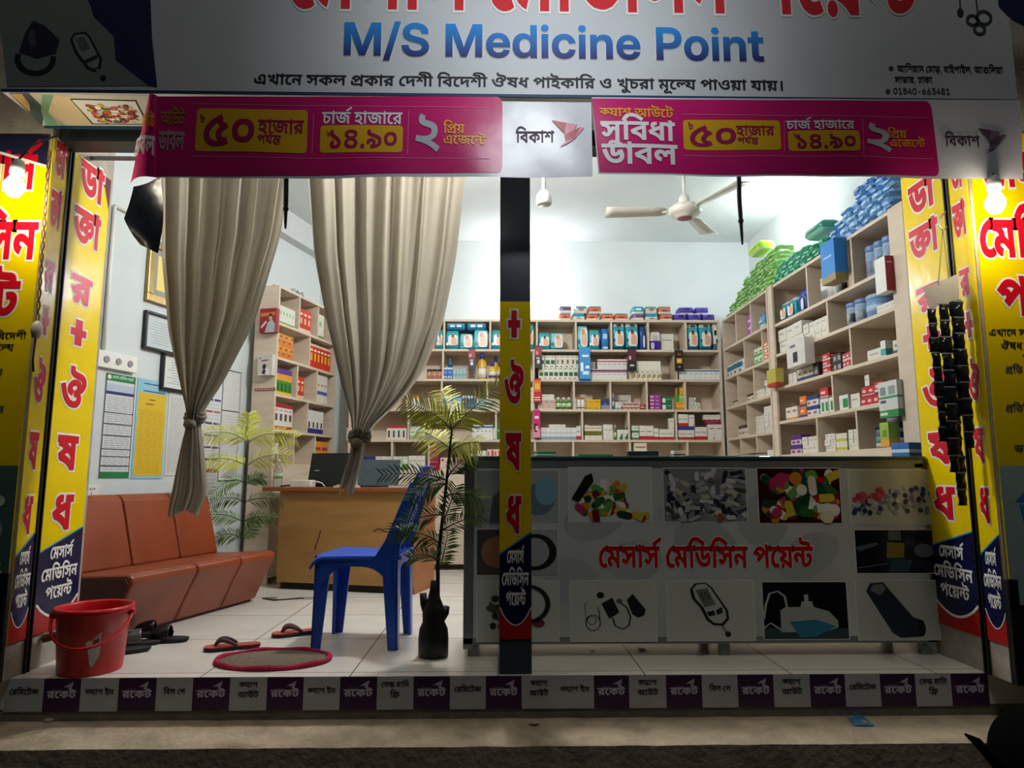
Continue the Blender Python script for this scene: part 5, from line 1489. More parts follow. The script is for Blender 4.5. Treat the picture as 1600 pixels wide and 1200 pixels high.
m = MB()
m.lathe([(0.03, 0.0), (0.034, 0.01), (0.034, 0.05), (0.031, 0.055), (0.034, 0.06), (0.034, 0.10), (0.031, 0.105), (0.034, 0.11), (0.034, 0.135), (0.026, 0.16), (0.014, 0.178), (0.013, 0.19)], CLEAR, 18)
m.build('body', bt)
m = MB()
m.lathe([(0.0145, 0.188), (0.0145, 0.205), (0.001, 0.206)], mat('#e8e8e8', 0.4), 14)
m.build('cap', bt)
m = MB()
m.lathe([(0.0348, 0.065), (0.0348, 0.10)], mat('#9db08a', 0.5), 18)
m.build('wrapper', bt)
m = MB()
m.tube([(0, 0, 0), (0.05, -0.01, 0.006), (0.09, 0.0, 0.004)], 0.006, mat('#1a1a1a', 0.6), 7)
tag(m.build('pen', None, on_desk(-0.01, 0.02, DH + 0.006)), 'dark pen lying beside the clear water bottle on the desk', 'pen')
m = MB()
m.box(-0.07, 0.10, -0.02, 0.06, 0, 0.012, mat('#c9c6bd', 0.7))
m.box(-0.05, 0.09, -0.015, 0.05, 0.012, 0.02, mat('#b9b3a4', 0.7))
pd = m.build('paper_pad', None, on_desk(0.50, 0.02))
pd.rotation_euler = (0, 0, DA)
tag(pd, 'stack of white paper under the curtain tail on the desk', 'paper pad')
m = MB()
m.box(-0.06, 0.06, -0.02, 0.05, 0, 0.014, mat('#b5b0a6', 0.7))
pd = m.build('paper_pad', None, on_desk(0.92, 0.015))
pd.rotation_euler = (0, 0, DA + 0.2)
tag(pd, 'small paper pad in front of the grey laptop, near the right desk end', 'paper pad')

# ------------------------------------------------------------------ blue plastic chair, facing left
BLUE = mat('#2a55c2', 0.3, var=0.06, scale=6, bump=0.03, bscale=150)
ch = thing('plastic_chair', 'blue plastic chair without arms in front of the desk', 'chair', (-0.66, 3.55, 0), math.radians(-4))
# local -x is the front of the chair, y runs away from the viewer
m = MB()


def seat_pt(a, b):
    x = -0.215 + 0.43 * a
    y = (-0.205 + 0.02 * a) + (0.41 - 0.04 * a) * b
    z = 0.435 - 0.018 * math.sin(PI * a) * math.sin(PI * b) - 0.045 * max(0, (0.12 - a) / 0.12) ** 2 - 0.02 * (abs(2 * b - 1)) ** 8
    return (x, y, z)


m.grid(seat_pt, 24, 20, BLUE)
m.build('seat', ch, solid=0.012)
for sx, sy in ((-1, -1), (-1, 1), (1, -1), (1, 1)):
    m = MB()
    xt, yt = 0.185 * sx, 0.17 * sy - 0.0
    xb, yb = 0.205 * sx, 0.185 * sy
    wt, wb, tk = 0.078, 0.046, 0.012
    for ax in (0, 1):
        if ax == 0:    # face along x
            P = [(xb + wb * (s if sx < 0 else s - 1), yb + sy * 0.0 + (0 if sy < 0 else -tk) + t * tk, 0) for s, t in ((0, 0), (1, 0), (1, 1), (0, 1))]
            T = [(xt + (-0.012 if sx < 0 else 0.012) + wt * (s if sx < 0 else s - 1), yt - 0.0 + (-0.012 if sy < 0 else 0.012 - tk) + t * tk, 0.42) for s, t in ((0, 0), (1, 0), (1, 1), (0, 1))]
        else:
            P = [(xb + (0 if sx < 0 else -tk) + t * tk, yb + wb * (s if sy < 0 else s - 1), 0) for t, s in ((0, 0), (1, 0), (1, 1), (0, 1))]
            T = [(xt + (-0.012 if sx < 0 else 0.012 - tk) + t * tk, yt + (-0.012 if sy < 0 else 0.012) + wt * (s if sy < 0 else s - 1), 0.42) for t, s in ((0, 0), (1, 0), (1, 1), (0, 1))]
        m.hexa(P + T, BLUE)
    m.build('leg', ch, bevel=0.003)
# aprons with arched undersides
for sy in (-1, 1):
    m = MB()
    N = 12
    for k in range(N):
        def xz(i):
            t = i / N
            return -0.17 + 0.34 * t, 0.425 - 0.045 - 0.10 * (abs(2 * t - 1)) ** 3
        (xa, za), (xb_, zb_) = xz(k), xz(k + 1)
        y = sy * 0.185
        m.hexa([(xa, y - 0.005, za), (xb_, y - 0.005, zb_), (xb_, y + 0.005, zb_), (xa, y + 0.005, za), (xa, y - 0.005, 0.428), (xb_, y - 0.005, 0.428), (xb_, y + 0.005, 0.428), (xa, y + 0.005, 0.428)], BLUE)
    m.build('apron', ch)
for x in (-0.20, 0.19):
    m = MB()
    N = 12
    for k in range(N):
        def yz(i):
            t = i / N
            return -0.165 + 0.33 * t, 0.425 - 0.045 - 0.10 * (abs(2 * t - 1)) ** 3
        (ya, za), (yb_, zb_) = yz(k), yz(k + 1)
        m.hexa([(x - 0.005, ya, za), (x + 0.005, ya, za), (x + 0.005, yb_, zb_), (x - 0.005, yb_, zb_), (x - 0.005, ya, 0.428), (x + 0.005, ya, 0.428), (x + 0.005, yb_, 0.428), (x - 0.005, yb_, 0.428)], BLUE)
    m.build('apron', ch)


def backx(z):
    return 0.165 + 0.135 * (max(0.0, z - 0.42) / 0.43) ** 1.15


for sy in (-1, 1):
    m = MB()
    v, f = [], []
    N = 12
    for k in range(N + 1):
        z = 0.415 + 0.36 * k / N
        w = 0.105 - 0.058 * (k / N) ** 0.6
        x = backx(z) - 0.012 * (1 - k / N)
        y = sy * (0.178 - 0.006 * k / N)
        v += [(x - w / 2 - 0.02 * max(0, 1 - k / 3), y - 0.009, z), (x + w / 2, y - 0.009, z), (x + w / 2, y + 0.009, z), (x - w / 2 - 0.02 * max(0, 1 - k / 3), y + 0.009, z)]
    for k in range(N):
        for j in range(4):
            f.append((k * 4 + j, k * 4 + (j + 1) % 4, k * 4 + 4 + (j + 1) % 4, k * 4 + 4 + j))
    f += [(3, 2, 1, 0), tuple(range(N * 4, N * 4 + 4))]
    m.add(v, f, BLUE)
    m.build('back_post', ch, bevel=0.004)
m = MB()
m.grid(lambda a, b: (backx(0.71 + 0.135 * b) + 0.03 * (math.sin(PI * a)) - 0.012, -0.19 + 0.38 * a, 0.71 + (0.145 - 0.05 * (2 * a - 1) ** 4) * b), 20, 8, BLUE)
m.build('top_rail', ch, solid=0.014)
for y in (-0.085, 0.0, 0.085):
    m = MB()
    m.grid(lambda a, b: (backx(0.44 + 0.29 * b) + 0.022 * (1 - abs(y) * 4) * b - 0.008, y - 0.026 + 0.052 * a, 0.43 + 0.30 * b), 3, 10, BLUE)
    m.build('back_slat', ch, solid=0.010)
m = MB()
cx = backx(0.775)
fe = lambda u, v, h: (backx(v + 0.0) - 0.012 + 0.03 * math.sin(PI * (u + 0.19) / 0.38) - 0.012 - h, u, v)
fs = lambda u, v, h: (cx + 0.028 + u, -0.188 - h, v)
m.print2d(circle(0, 0.755, 0.020, 20), fs, 0.0035, flat('#e6e8ee'))
m.print2d([(0.018 * math.cos(t), 0.757 + 0.018 * math.sin(t)) for t in [PI * k / 10 for k in range(11)]] + [(-0.006, 0.757), (0.006, 0.760)][::1], fs, 0.0042, flat('#c01d2e'))
m.print2d([(0.018 * math.cos(t), 0.751 + 0.018 * math.sin(t)) for t in [PI + PI * k / 10 for k in range(11)]] + [(0.006, 0.748), (-0.006, 0.751)], fs, 0.0042, flat('#2348b0'))
m.build('round_emblem', ch)

# ------------------------------------------------------------------ artificial palms
PALM_Y = [mat('#c8cc4a', 0.5, var=0.12, scale=20), mat('#d8d66a', 0.5, var=0.1, scale=20)]
PALM_D = [mat('#4f6f38', 0.5, var=0.15, scale=20), mat('#6a8a4c', 0.5, var=0.15, scale=20)]
STEM = mat('#1d1f1a', 0.6, var=0.1)


def frond(root, o, p0, p1, p2, L, yel, n=32, droop=0.2, seed=0):
    rnd = random.Random(seed)
    cols = PALM_Y if yel else PALM_D
    tw = rnd.uniform(-0.7, 0.7)
    m = MB()
    P = [Vector(q) - o for q in bez(p0, p1, p2, n)]
    m.tube(P, [0.004 - 0.003 * k / n for k in range(n + 1)], mat('#6b7a2a' if yel else '#24321f', 0.6), 5)
    for k in range(2, n + 1):
        t = (P[min(k + 1, n)] - P[k - 1]).normalized()
        side = t.cross(Vector((0, 1, 0))) + t.cross(Vector((0, 0, 1))) * tw
        side.normalize()
        nrm = side.cross(t).normalized()
        for s in (-1, 1):
            ll = L * (0.55 + 0.45 * math.sin(PI * (0.15 + 0.8 * k / n))) * rnd.uniform(0.85, 1.1)
            d = (t * rnd.uniform(0.55, 0.8) + side * s * rnd.uniform(0.75, 1.0) + nrm * rnd.uniform(0.05, 0.4)).normalized()
            a, w = P[k], 0.0046
            mid = a + d * ll * 0.5 - Vector((0, 0, 1)) * ll * 0.04
            e = a + d * ll - Vector((0, 0, 1)) * ll * droop
            wv = t * w
            m.add([a - wv * 0.5, a + wv * 0.5, mid + wv, e, mid - wv], [(0, 1, 2, 4), (4, 2, 3)], cols[rnd.randrange(2)])
    return m.build('frond', root)


def palm(label, base, stem_px, Y, fronds, L, seed, vase):
    root = thing('potted_palm', label, 'potted plant', base)
    o = Vector(base)
    vase(root)
    m = MB()
    sp = [atY(x, y, Y) - o for x, y in stem_px]
    m.tube(sp, [0.010 - 0.006 * k / (len(sp) - 1) for k in range(len(sp))], STEM, 8)
    m.build('stem', root)
    for i, (a, c, b, dy, yel) in enumerate(fronds):
        frond(root, o, atY(a[0], a[1], Y), atY(c[0], c[1], Y + dy * 0.5), atY(b[0], b[1], Y + dy), L * (1.0 if yel else 0.72), yel, 27 if yel else 20, seed=seed + i)
    return root


def vase_front(root):
    V = mat('#0c0d0e', 0.5, var=0.2, bump=0.1, bscale=30)
    m = MB()
    m.lathe([(0.062, 0.0), (0.068, 0.008), (0.068, 0.08), (0.064, 0.12), (0.05, 0.15), (0.052, 0.19), (0.045, 0.215), (0.03, 0.25), (0.02, 0.29), (0.016, 0.33), (0.012, 0.332), (0.012, 0.30)], V, 24)
    m.build('vase', root)
    m = MB()
    m.tube([(-0.03, 0, 0.19), (-0.045, 0, 0.225), (-0.05, 0, 0.275)], [0.02, 0.017, 0.016], V, 12)
    m.build('left_stub', root)
    m = MB()
    m.tube([(0.02, 0, 0.16), (0.052, 0, 0.195), (0.06, 0, 0.218)], [0.03, 0.02, 0.012], V, 12)
    m.build('right_stub', root)


palm('tall artificial palm in a black bottle shaped vase beside the counter', (-0.292, 3.25, 0.0),
     [(684, 930), (684, 880), (688, 840), (694, 790), (699, 740), (703, 700), (706, 672), (703, 655)], 3.25,
     [((704, 672), (695, 650), (634, 628), -0.05, True), ((706, 672), (722, 650), (786, 598), -0.05, True), ((704, 668), (702, 640), (690, 610), 0.16, True),
      ((704, 700), (690, 690), (660, 672), 0.18, True), ((704, 705), (722, 690), (748, 690), -0.14, True),
      ((700, 752), (672, 735), (598, 742), -0.12, False), ((699, 758), (680, 748), (640, 782), -0.05, False), ((700, 745), (712, 725), (735, 712), -0.08, False),
      ((697, 775), (720, 765), (752, 780), -0.08, False), ((693, 805), (660, 800), (610, 832), -0.12, False), ((690, 830), (715, 812), (752, 806), -0.12, False),
      ((688, 850), (665, 830), (628, 830), -0.08, False), ((686, 880), (668, 858), (640, 872), -0.1, False), ((686, 888), (694, 868), (700, 830), 0.08, False), ((692, 815), (700, 800), (712, 760), -0.1, False)],
     0.125, 10, vase_front)


def vase_back(root):
    m = MB()
    m.lathe([(0.075, 0.0), (0.09, 0.02), (0.10, 0.16), (0.105, 0.18), (0.09, 0.18), (0.085, 0.15), (0.001, 0.15)], mat('#1b1a19', 0.6), 24)
    m.build('pot', root)


pb_ = atY(375, 880, 4.86)
palm('artificial palm standing in the corner between the sofa end and the desk', (pb_.x - 0.005, 4.86, 0.0),
     [(374, 935), (376, 880), (379, 830), (381, 780), (384, 730), (386, 700), (387, 690)], 4.86,
     [((387, 692), (365, 668), (316, 678), -0.10, True), ((388, 692), (415, 668), (462, 684), -0.06, True), ((387, 690), (386, 668), (388, 646), 0.04, True),
      ((385, 728), (360, 712), (326, 718), 0.0, True), ((386, 728), (410, 706), (450, 712), -0.12, True), ((383, 755), (360, 738), (328, 775), -0.10, False), ((384, 758), (395, 745), (412, 748), 0.02, False),
      ((381, 785), (360, 768), (322, 790), 0.04, False), ((382, 785), (410, 772), (442, 784), -0.12, False), ((379, 815), (350, 798), (322, 806), -0.06, False), ((380, 815), (405, 802), (428, 810), -0.04, False),
      ((378, 842), (355, 825), (330, 845), 0.0, False), ((377, 845), (390, 830), (400, 812), 0.03, False)],
     0.125, 40, vase_back)

# ------------------------------------------------------------------ bucket, mat, footwear
BR = mat('#c4161c', 0.32, var=0.06, scale=6)
bk = thing('bucket', 'red plastic bucket with a torn white sticker at the foot of the left pillar', 'bucket', (-1.705, 3.055, 0))
m = MB()
m.lathe([(0.001, 0.004), (0.112, 0.004), (0.117, 0.0), (0.121, 0.01), (0.138, 0.235), (0.150, 0.24), (0.153, 0.250), (0.150, 0.262), (0.143, 0.264), (0.139, 0.255), (0.133, 0.235), (0.115, 0.016), (0.001, 0.012)], BR, 40)
m.build('body', bk)
m = MB()
hp = []
for k in range(17):
    t = k / 16
    a = math.radians(8 - 165 * t)
    hp.append((0.152 * math.cos(a), 0.152 * math.sin(a) - 0.012 * math.sin(PI * t), 0.235 - 0.115 * math.sin(PI * t) ** 0.8 + 0.0 * t))
m.tube(hp, 0.006, BR, 8)
m.build('handle', bk)
for a in (8, -157):
    a = math.radians(a)
    m = MB()
    m.lathe([(0.001, -0.016), (0.014, -0.012), (0.014, 0.012), (0.001, 0.016)], BR, 12, (0.148 * math.cos(a), 0.148 * math.sin(a), 0.232))
    m.build('handle_lug', bk)
m = MB()


def FB(u, v, h):      # u angle in degrees, v height
    r = 0.121 + (0.138 - 0.121) * (v - 0.01) / 0.225 + 0.0015 + h
    return (r * math.cos(math.radians(u)), r * math.sin(math.radians(u)), v)


m.print2d([(-71, 0.135), (-48, 0.175), (-47, 0.085), (-58, 0.035), (-63, 0.05), (-66, 0.10)], FB, 0.0005, mat('#cfc8b8', 0.7, var=0.2, scale=60))
m.print2d([(-60, 0.125), (-50, 0.135), (-50, 0.15), (-59, 0.145)], FB, 0.0012, flat('#7a3a3a'))
m.build('torn_sticker', bk)

dmt = thing('doormat', 'oval grey doormat with a red border on the tiles at the step', 'doormat', (-0.985, 3.185, 0), 0.02)
m = MB()
m.lathe([(0.228, 0.0), (0.232, 0.006), (0.228, 0.010), (0.001, 0.012)], mat('#7d6f60', 0.95, var=0.35, scale=120, bump=0.6, bscale=300), 48, sy=0.66)
m.build('pile', dmt)
m = MB()
m.tube([(0.241 * math.cos(t), 0.241 * 0.675 * math.sin(t), 0.0085 + 0.003 * math.sin(7 * t)) for t in [2 * PI * k / 64 for k in range(64)]], 0.0125, mat('#a3173c', 0.9, var=0.15, scale=80, bump=0.4, bscale=200), 8, True)
m.build('border', dmt)


def sandal(label, p, rz, sole_c, strap_c, group=None):
    r = thing('flip_flop', label, 'sandal', p, rz, group)
    m = MB()
    out = [(0.125, 0.0), (0.12, 0.028), (0.09, 0.045), (0.04, 0.044), (-0.03, 0.033), (-0.08, 0.034), (-0.115, 0.026), (-0.125, 0.0), (-0.115, -0.026), (-0.08, -0.034), (-0.03, -0.033), (0.04, -0.040), (0.09, -0.040), (0.12, -0.022)]
    m.slab([(x, y, 0.003) for x, y in out], (0, 0, 0.014), mat('#2b2224', 0.8))
    m.build('outsole', r, bevel=0.003)
    m = MB()
    m.slab([(x * 0.985, y * 0.97, 0.0172) for x, y in out], (0, 0, 0.003), mat(sole_c, 0.75, var=0.15, scale=30))
    m.build('footbed', r)
    m = MB()
    for s in (-1, 1):
        m.tube(bez((0.075, 0.0, 0.02), (0.055, 0.03 * s, 0.075), (-0.02, 0.036 * s, 0.019), 10), [0.006, 0.007, 0.008, 0.009, 0.010, 0.010, 0.010, 0.009, 0.009, 0.008, 0.007], mat(strap_c, 0.6), 8)
    m.build('strap', r)
    return r


sandal('red and grey flip flop left behind the doormat, its heel to the right', atZ(363, 1014, 0), math.radians(200), '#a8423c', '#3c2b28')
sandal('red and grey flip flop lying left of the blue chair leg', atZ(464, 992, 0), math.radians(207), '#b04a42', '#4a2226')


def shoe(label, p, rz, c, L=0.24, name='shoe', strap=True):
    r = thing(name, label, 'shoe', p, rz)
    m = MB()
    m.lathe([(0.001, 0.0), (0.9, 0.0), (1.0, 0.09), (1.0, 0.16), (0.001, 0.17)], mat('#111', 0.7) if False else mat('#121212', 0.7), 20, sx=L / 2, sy=0.042)
    for vtx in range(len(m.v)):
        x, y, z = m.v[vtx]
        m.v[vtx] = (x, y, z * 0.13)
    m.build('sole', r)
    m = MB()

    def up(a, b):
        t = PI * b
        x = -0.01 + L * 0.5 * a
        w = 0.041 * math.sqrt(max(0.02, 1 - a ** 3))
        h = 0.058 * math.sqrt(max(0.05, 1 - a ** 2.2)) + 0.0
        return (x, w * math.cos(t), 0.021 + h * math.sin(t))
    m.grid(up, 10, 12, mat(c, 0.22, var=0.1))
    m.build('upper', r, solid=0.004)
    if strap:
        m = MB()
        m.box(0.03, 0.05, -0.02, 0.02, 0.072, 0.080, mat('#9a9da0', 0.25, 0.8))
        m.build('buckle', r, bevel=0.002)
    return r


shoe('black shoe with a metal buckle just right of the red bucket', atZ(190, 1021, 0), math.radians(205), '#23242a')
shoe('grey shiny shoe with a buckle between the bucket and the black slipper', atZ(216, 1009, 0), math.radians(205), '#4b4c50', 0.2)
shoe('flat black slipper at the front edge of the sofa', atZ(262, 1003, 0), math.radians(186), '#17181a', 0.2, 'slipper', False)
shoe('dark shoe tucked under the near sofa corner behind the slipper', atZ(238, 994, 0), math.radians(195), '#141414', 0.2, 'shoe', False)

# ------------------------------------------------------------------ glass-topped sales counter with printed front
CX0, CX1, CYF, CYB, CZ0, CZ1 = -0.158, 1.990, 3.23, 3.62, 0.055, 0.895
ALU = mat('#8a9092', 0.4, 0.4, var=0.12, scale=6)
counter = thing('sales_counter', 'long grey sales counter covered with printed medicine pictures', 'counter', ((CX0 + CX1) / 2, CYF, 0))
co = Vector(counter.location)
m = MB()
for x in (CX0, CX1 - 0.045):
    m.box(x - co.x, x + 0.045 - co.x, -0.006, 0.03, CZ0 - 0.02, CZ1 - 0.03, ALU)
m.box(CX0 - co.x, CX1 - co.x, -0.006, 0.03, CZ1 - 0.055, CZ1 - 0.012, ALU)
m.box(CX0 - co.x, CX1 - co.x, -0.006, 0.03, CZ0, CZ0 + 0.03, ALU)
m.build('frame', counter, bevel=0.003)
m = MB()
m.box(CX0 - co.x, CX1 - co.x, 0.005, CYB - CYF, CZ0 + 0.01, CZ1 - 0.02, mat('#8b8f8c', 0.5))
m.build('cabinet', counter)
m = MB()
m.box(CX0 - 0.008 - co.x, CX1 + 0.008 - co.x, -0.014, CYB - CYF + 0.01, CZ1 - 0.012, CZ1, mat('#4a6a62', 0.08, var=0.03, spec=0.6))
m.build('glass_top', counter, bevel=0.002)
for x in (CX0 + 0.02, 1.005, CX1 - 0.06):
    for y in (0.01, 0.33):
        m = MB()
        m.box(x - co.x, x + 0.045 - co.x, y, y + 0.04, 0.0, CZ0 + 0.01, ALU)
        m.build('foot', counter, bevel=0.003)


def FC(u, v, h):
    return Vector((u, CYF - 0.007 - h, v)) - co


def K(x, y):
    p = atY(x, y, CYF)
    return (p.x, p.z)


m = MB()
m.print2d([(CX0 + 0.045, CZ0 + 0.03), (CX1 - 0.012, CZ0 + 0.03), (CX1 - 0.012, CZ1 - 0.055), (CX0 + 0.045, CZ1 - 0.055)], FC, 0.0, mat('#c3cacc', 0.16, var=0.14, scale=2.2))
for cx_, cz_, rx_, rz_, rr_ in ((0.45, 0.62, 0.16, 0.10, 0.4), (0.62, 0.42, 0.13, 0.09, 0.1), (0.95, 0.50, 0.15, 0.10, -0.3), (1.22, 0.60, 0.12, 0.12, 0.2), (1.42, 0.44, 0.16, 0.09, 0.5), (0.33, 0.33, 0.12, 0.10, 0.0)):
    m.print2d(circle(cx_, cz_, rx_, 24, rz_, rr_), FC, 0.0003 + 0.00002 * cx_, mat('#b2babd', 0.16, var=0.08, scale=3))
m.build('printed_front', counter)


def pic(x0, y0, x1, y1, bg, frame='#e4e6e4'):
    a, b = K(x0, y1), K(x1, y0)
    m = MB()
    g = 0.004
    m.print2d([(a[0] - g, a[1] - g), (b[0] + g, a[1] - g), (b[0] + g, b[1] + g), (a[0] - g, b[1] + g)], FC, 0.0008, flat(frame, 0.2))
    m.print2d([a, (b[0], a[1]), b, (a[0], b[1])], FC, 0.0012, flat(bg, 0.2))
    W, H = b[0] - a[0], b[1] - a[1]
    return m, (lambda u, v, h: FC(a[0] + u * W, a[1] + v * H, h)), a, b, H / W


PILLS = ['#b5202a', '#e8e2d0', '#d98a2b', '#2e6b35', '#d6c23a', '#f4f4f0', '#7a1a1a', '#1f4a3a', '#c23a6a', '#5fa84a']
SH = 0.0016
m, f, a, b, r = pic(745, 735, 872, 818, '#a5b0ad')
m.print2d(circle(0.75, 0.45, 0.2, 18, 0.3), f, SH, flat('#5f7f8f'))
m.print2d(circle(0.85, 0.6, 0.14, 16, 0.26), f, SH + .0002, flat('#7fb4c9'))
m.print2d([(0.15, 0), (0.5, 0), (0.6, 0.5), (0.42, 0.85), (0.2, 0.5)], f, SH + .0004, flat('#5a6a6a'))
m.build('picture_people', counter)
m, f, a, b, r = pic(889, 731, 1016, 815, '#d2dad8')
rnd = random.Random(4)
for k in range(46):
    t = k / 45
    cx, cy = rnd.uniform(0.12, 0.92), 0.72 - t * 0.62 + rnd.uniform(-0.06, 0.06)
    if cy > 0.78 - abs(cx - 0.55) * 0.9:
        continue
    c1, c2 = rnd.choice(PILLS), rnd.choice(PILLS)
    aa = rnd.uniform(0, PI)
    P = [(min(1, max(0, x)), min(1, max(0, (y - cy) / r + cy))) for x, y in stadium(cx, cy, 0.095, 0.042, aa)]
    m.print2d(P, f, SH + 0.00004 * k, flat(c1, 0.2))
    m.print2d(P[9:], f, SH + 0.00004 * k + 0.00002, flat(c2, 0.2))
m.print2d([(0.03, 0.42), (0.2, 0.85), (0.28, 0.9), (0.3, 0.75), (0.12, 0.36)], f, SH + 0.003, flat('#1d2420', 0.2))
m.build('picture_capsules', counter)
m, f, a, b, r = pic(1038, 732, 1163, 815, '#8b9096')
rnd = random.Random(9)
for k in range(120):
    cx, cy = rnd.uniform(0.04, 0.96), rnd.uniform(0.05, 0.95)
    aa = rnd.uniform(0, PI)
    P = [(x, (y - cy) / r + cy) for x, y in (stadium(cx, cy, 0.06, 0.028, aa) if k % 3 else [(cx + 0.09 * math.cos(aa + q), cy + 0.06 * math.sin(aa + q)) for q in (0.3, 2.8, 3.6, 5.9)])]
    P = [(min(1, max(0, x)), min(1, max(0, y))) for x, y in P]
    m.print2d(P, f, SH + 0.00002 * k, flat(rnd.choice(['#aeb3ba', '#d5d8dc', '#2e3238', '#6f757d', '#c2bfae', '#4a4f57', '#a85a3a' if k % 15 == 0 else '#858b93']), 0.2))
m.build('picture_tablets', counter)
m, f, a, b, r = pic(1186, 732, 1309, 817, '#3a1212')
rnd = random.Random(21)
for k in range(75):
    cx, cy = rnd.uniform(0.08, 0.92), rnd.uniform(0.1, 0.9)
    aa = rnd.uniform(0, PI)
    c1, c2 = rnd.choice(PILLS), rnd.choice(PILLS)
    if k % 3 == 0:
        P = [(x, (y - cy) / r + cy) for x, y in circle(cx, cy, rnd.uniform(0.05, 0.085), 16)]
        m.print2d([(min(1, max(0, x)), min(1, max(0, y))) for x, y in P], f, SH + 0.00004 * k, flat(c1, 0.2))
    else:
        P = [(min(1, max(0, x)), min(1, max(0, (y - cy) / r + cy))) for x, y in stadium(cx, cy, 0.12, 0.05, aa)]
        m.print2d(P, f, SH + 0.00004 * k, flat(c1, 0.2))
        m.print2d(P[9:], f, SH + 0.00004 * k + 0.00002, flat(c2, 0.2))
m.build('picture_capsules', counter)
m, f, a, b, r = pic(1329, 735, 1456, 818, '#c6cec8')
rnd = random.Random(33)
for k in range(110):
    t = rnd.random()
    cx = rnd.uniform(0.03, 0.98)
    cy = 0.2 + rnd.random() * (0.55 - abs(cx - 0.6) * 0.4)
    c = rnd.choice(['#c93a5a', '#e7b9c4', '#d45a78']) if cx < 0.4 and cy > 0.42 else rnd.choice(['#d9dde2', '#3a4a78', '#9fb5b0', '#c4cad6', '#29365c', '#7f8aa5'])
    m.print2d([(x, min(1, max(0, (y - cy) / r + cy))) for x, y in circle(min(0.96, max(0.04, cx)), cy, 0.03, 10)], f, SH + 0.00003 * k, flat(c, 0.2))
m.build('picture_blisters', counter)
m, f, a, b, r = pic(745, 827, 871, 898, '#5a4f4a')
m.print2d(circle(0.25, 0.5, 0.2, 16, 0.35), f, SH, flat('#a57a5a'))
m.print2d(circle(0.45, 0.4, 0.14, 16, 0.3), f, SH + .0002, flat('#b98a6a'))
m.print2d([(0.62, 0), (1, 0), (1, 1), (0.62, 1)], f, SH + .0004, flat('#a5aaa8'))
put_stroke(m, [(0.72 + 0.22 * math.cos(t), 0.5 + 0.36 * math.sin(t)) for t in [k / 20 * 5.2 - 2.2 for k in range(21)]], 0.09, f, SH + .0006, flat('#15171a'))
m.build('picture_stethoscope', counter)
m, f, a, b, r = pic(1338, 828, 1457, 895, '#14171c')
m.print2d([(0.38, 0.35), (0.6, 0.35), (0.62, 0.7), (0.4, 0.72)], f, SH, flat('#8a7d2c'))
m.print2d([(0.42, 0.76), (0.58, 0.76), (0.58, 0.98), (0.42, 0.98)], f, SH, flat('#5f6a6c'))
m.print2d(circle(0.86, 0.52, 0.13, 16, 0.16), f, SH, flat('#6a747a'))
m.print2d([(0.0, 0.6), (0.25, 0.72), (0.3, 0.66), (0.05, 0.5)], f, SH, flat('#4f5a62'))
m.print2d([(0.4, 0.02), (0.65, 0.02), (0.7, 0.3), (0.45, 0.33)], f, SH, flat('#2f4a50'))
put_stroke(m, [(0.02, 0.12), (0.4, 0.22)], 0.012, f, SH, flat('#8a9096'))
m.build('picture_vials', counter)
m, f, a, b, r = pic(745, 908, 872, 1001, '#ccd2cc')
rnd = random.Random(8)
for k in range(30):
    cx, cy = rnd.uniform(0.16, 0.5), rnd.uniform(0.22, 0.72)
    m.print2d(circle(cx, cy, rnd.uniform(0.03, 0.07), 12, 0.06), f, SH + 0.00003 * k, flat(rnd.choice(['#3a3d3c', '#d0d2cc', '#5a5f5c', '#8a2a30' if k % 6 == 0 else '#777d7a']), 0.2))
put_stroke(m, [(0.62 + 0.25 * math.cos(t), 0.62 + 0.3 * math.sin(t)) for t in [k / 14 * 3.4 - 1.4 for k in range(15)]], 0.06, f, SH + .002, flat('#202326'))
m.print2d(circle(0.75, 0.3, 0.08, 14, 0.07), f, SH + .002, flat('#7a2a34'))
m.build('picture_scope', counter)
m, f, a, b, r = pic(892, 907, 1023, 1001, '#ccd2cc')
m.print2d([(0.36, 0.62), (0.49, 0.72), (0.57, 0.47), (0.45, 0.36)], f, SH, flat('#15171a'))
m.print2d([(0.66, 0.68), (0.73, 0.78), (0.88, 0.52), (0.86, 0.42), (0.79, 0.38), (0.72, 0.44)], f, SH, flat('#15171a'))
m.print2d(circle(0.35, 0.76, 0.045, 14, 0.055), f, SH, flat('#15171a'))
put_stroke(m, [(0.49, 0.38), (0.52, 0.25), (0.6, 0.19), (0.68, 0.25), (0.70, 0.4), (0.66, 0.55), (0.59, 0.63)], 0.02, f, SH, flat('#15171a'))
put_stroke(m, circle(0.26, 0.30, 0.085, 20, 0.13) + circle(0.26, 0.30, 0.085, 20, 0.13)[:1], 0.013, f, SH, flat('#15171a'))
put_stroke(m, circle(0.245, 0.34, 0.05, 16, 0.07) + circle(0.245, 0.34, 0.05, 16, 0.07)[:1], 0.01, f, SH, flat('#15171a'))
put_stroke(m, [(0.18, 0.33), (0.165, 0.6), (0.2, 0.66)], 0.008, f, SH, flat('#3a3d40'))
put_stroke(m, [(0.34, 0.36), (0.33, 0.5), (0.31, 0.56)], 0.012, f, SH, flat('#15171a'))
m.print2d(circle(0.57, 0.66, 0.035, 12, 0.045), f, SH, flat('#5f6568'))
m.build('picture_pressure_meter', counter)
m, f, a, b, r = pic(1043, 907, 1175, 1000, '#ccd2cc')
m.print2d([(0.27, 0.86), (0.33, 0.96), (0.46, 0.97), (0.53, 0.88), (0.7, 0.5), (0.71, 0.35), (0.64, 0.24), (0.53, 0.25), (0.45, 0.33), (0.38, 0.55), (0.29, 0.7)], f, SH, flat('#1c1e22'))
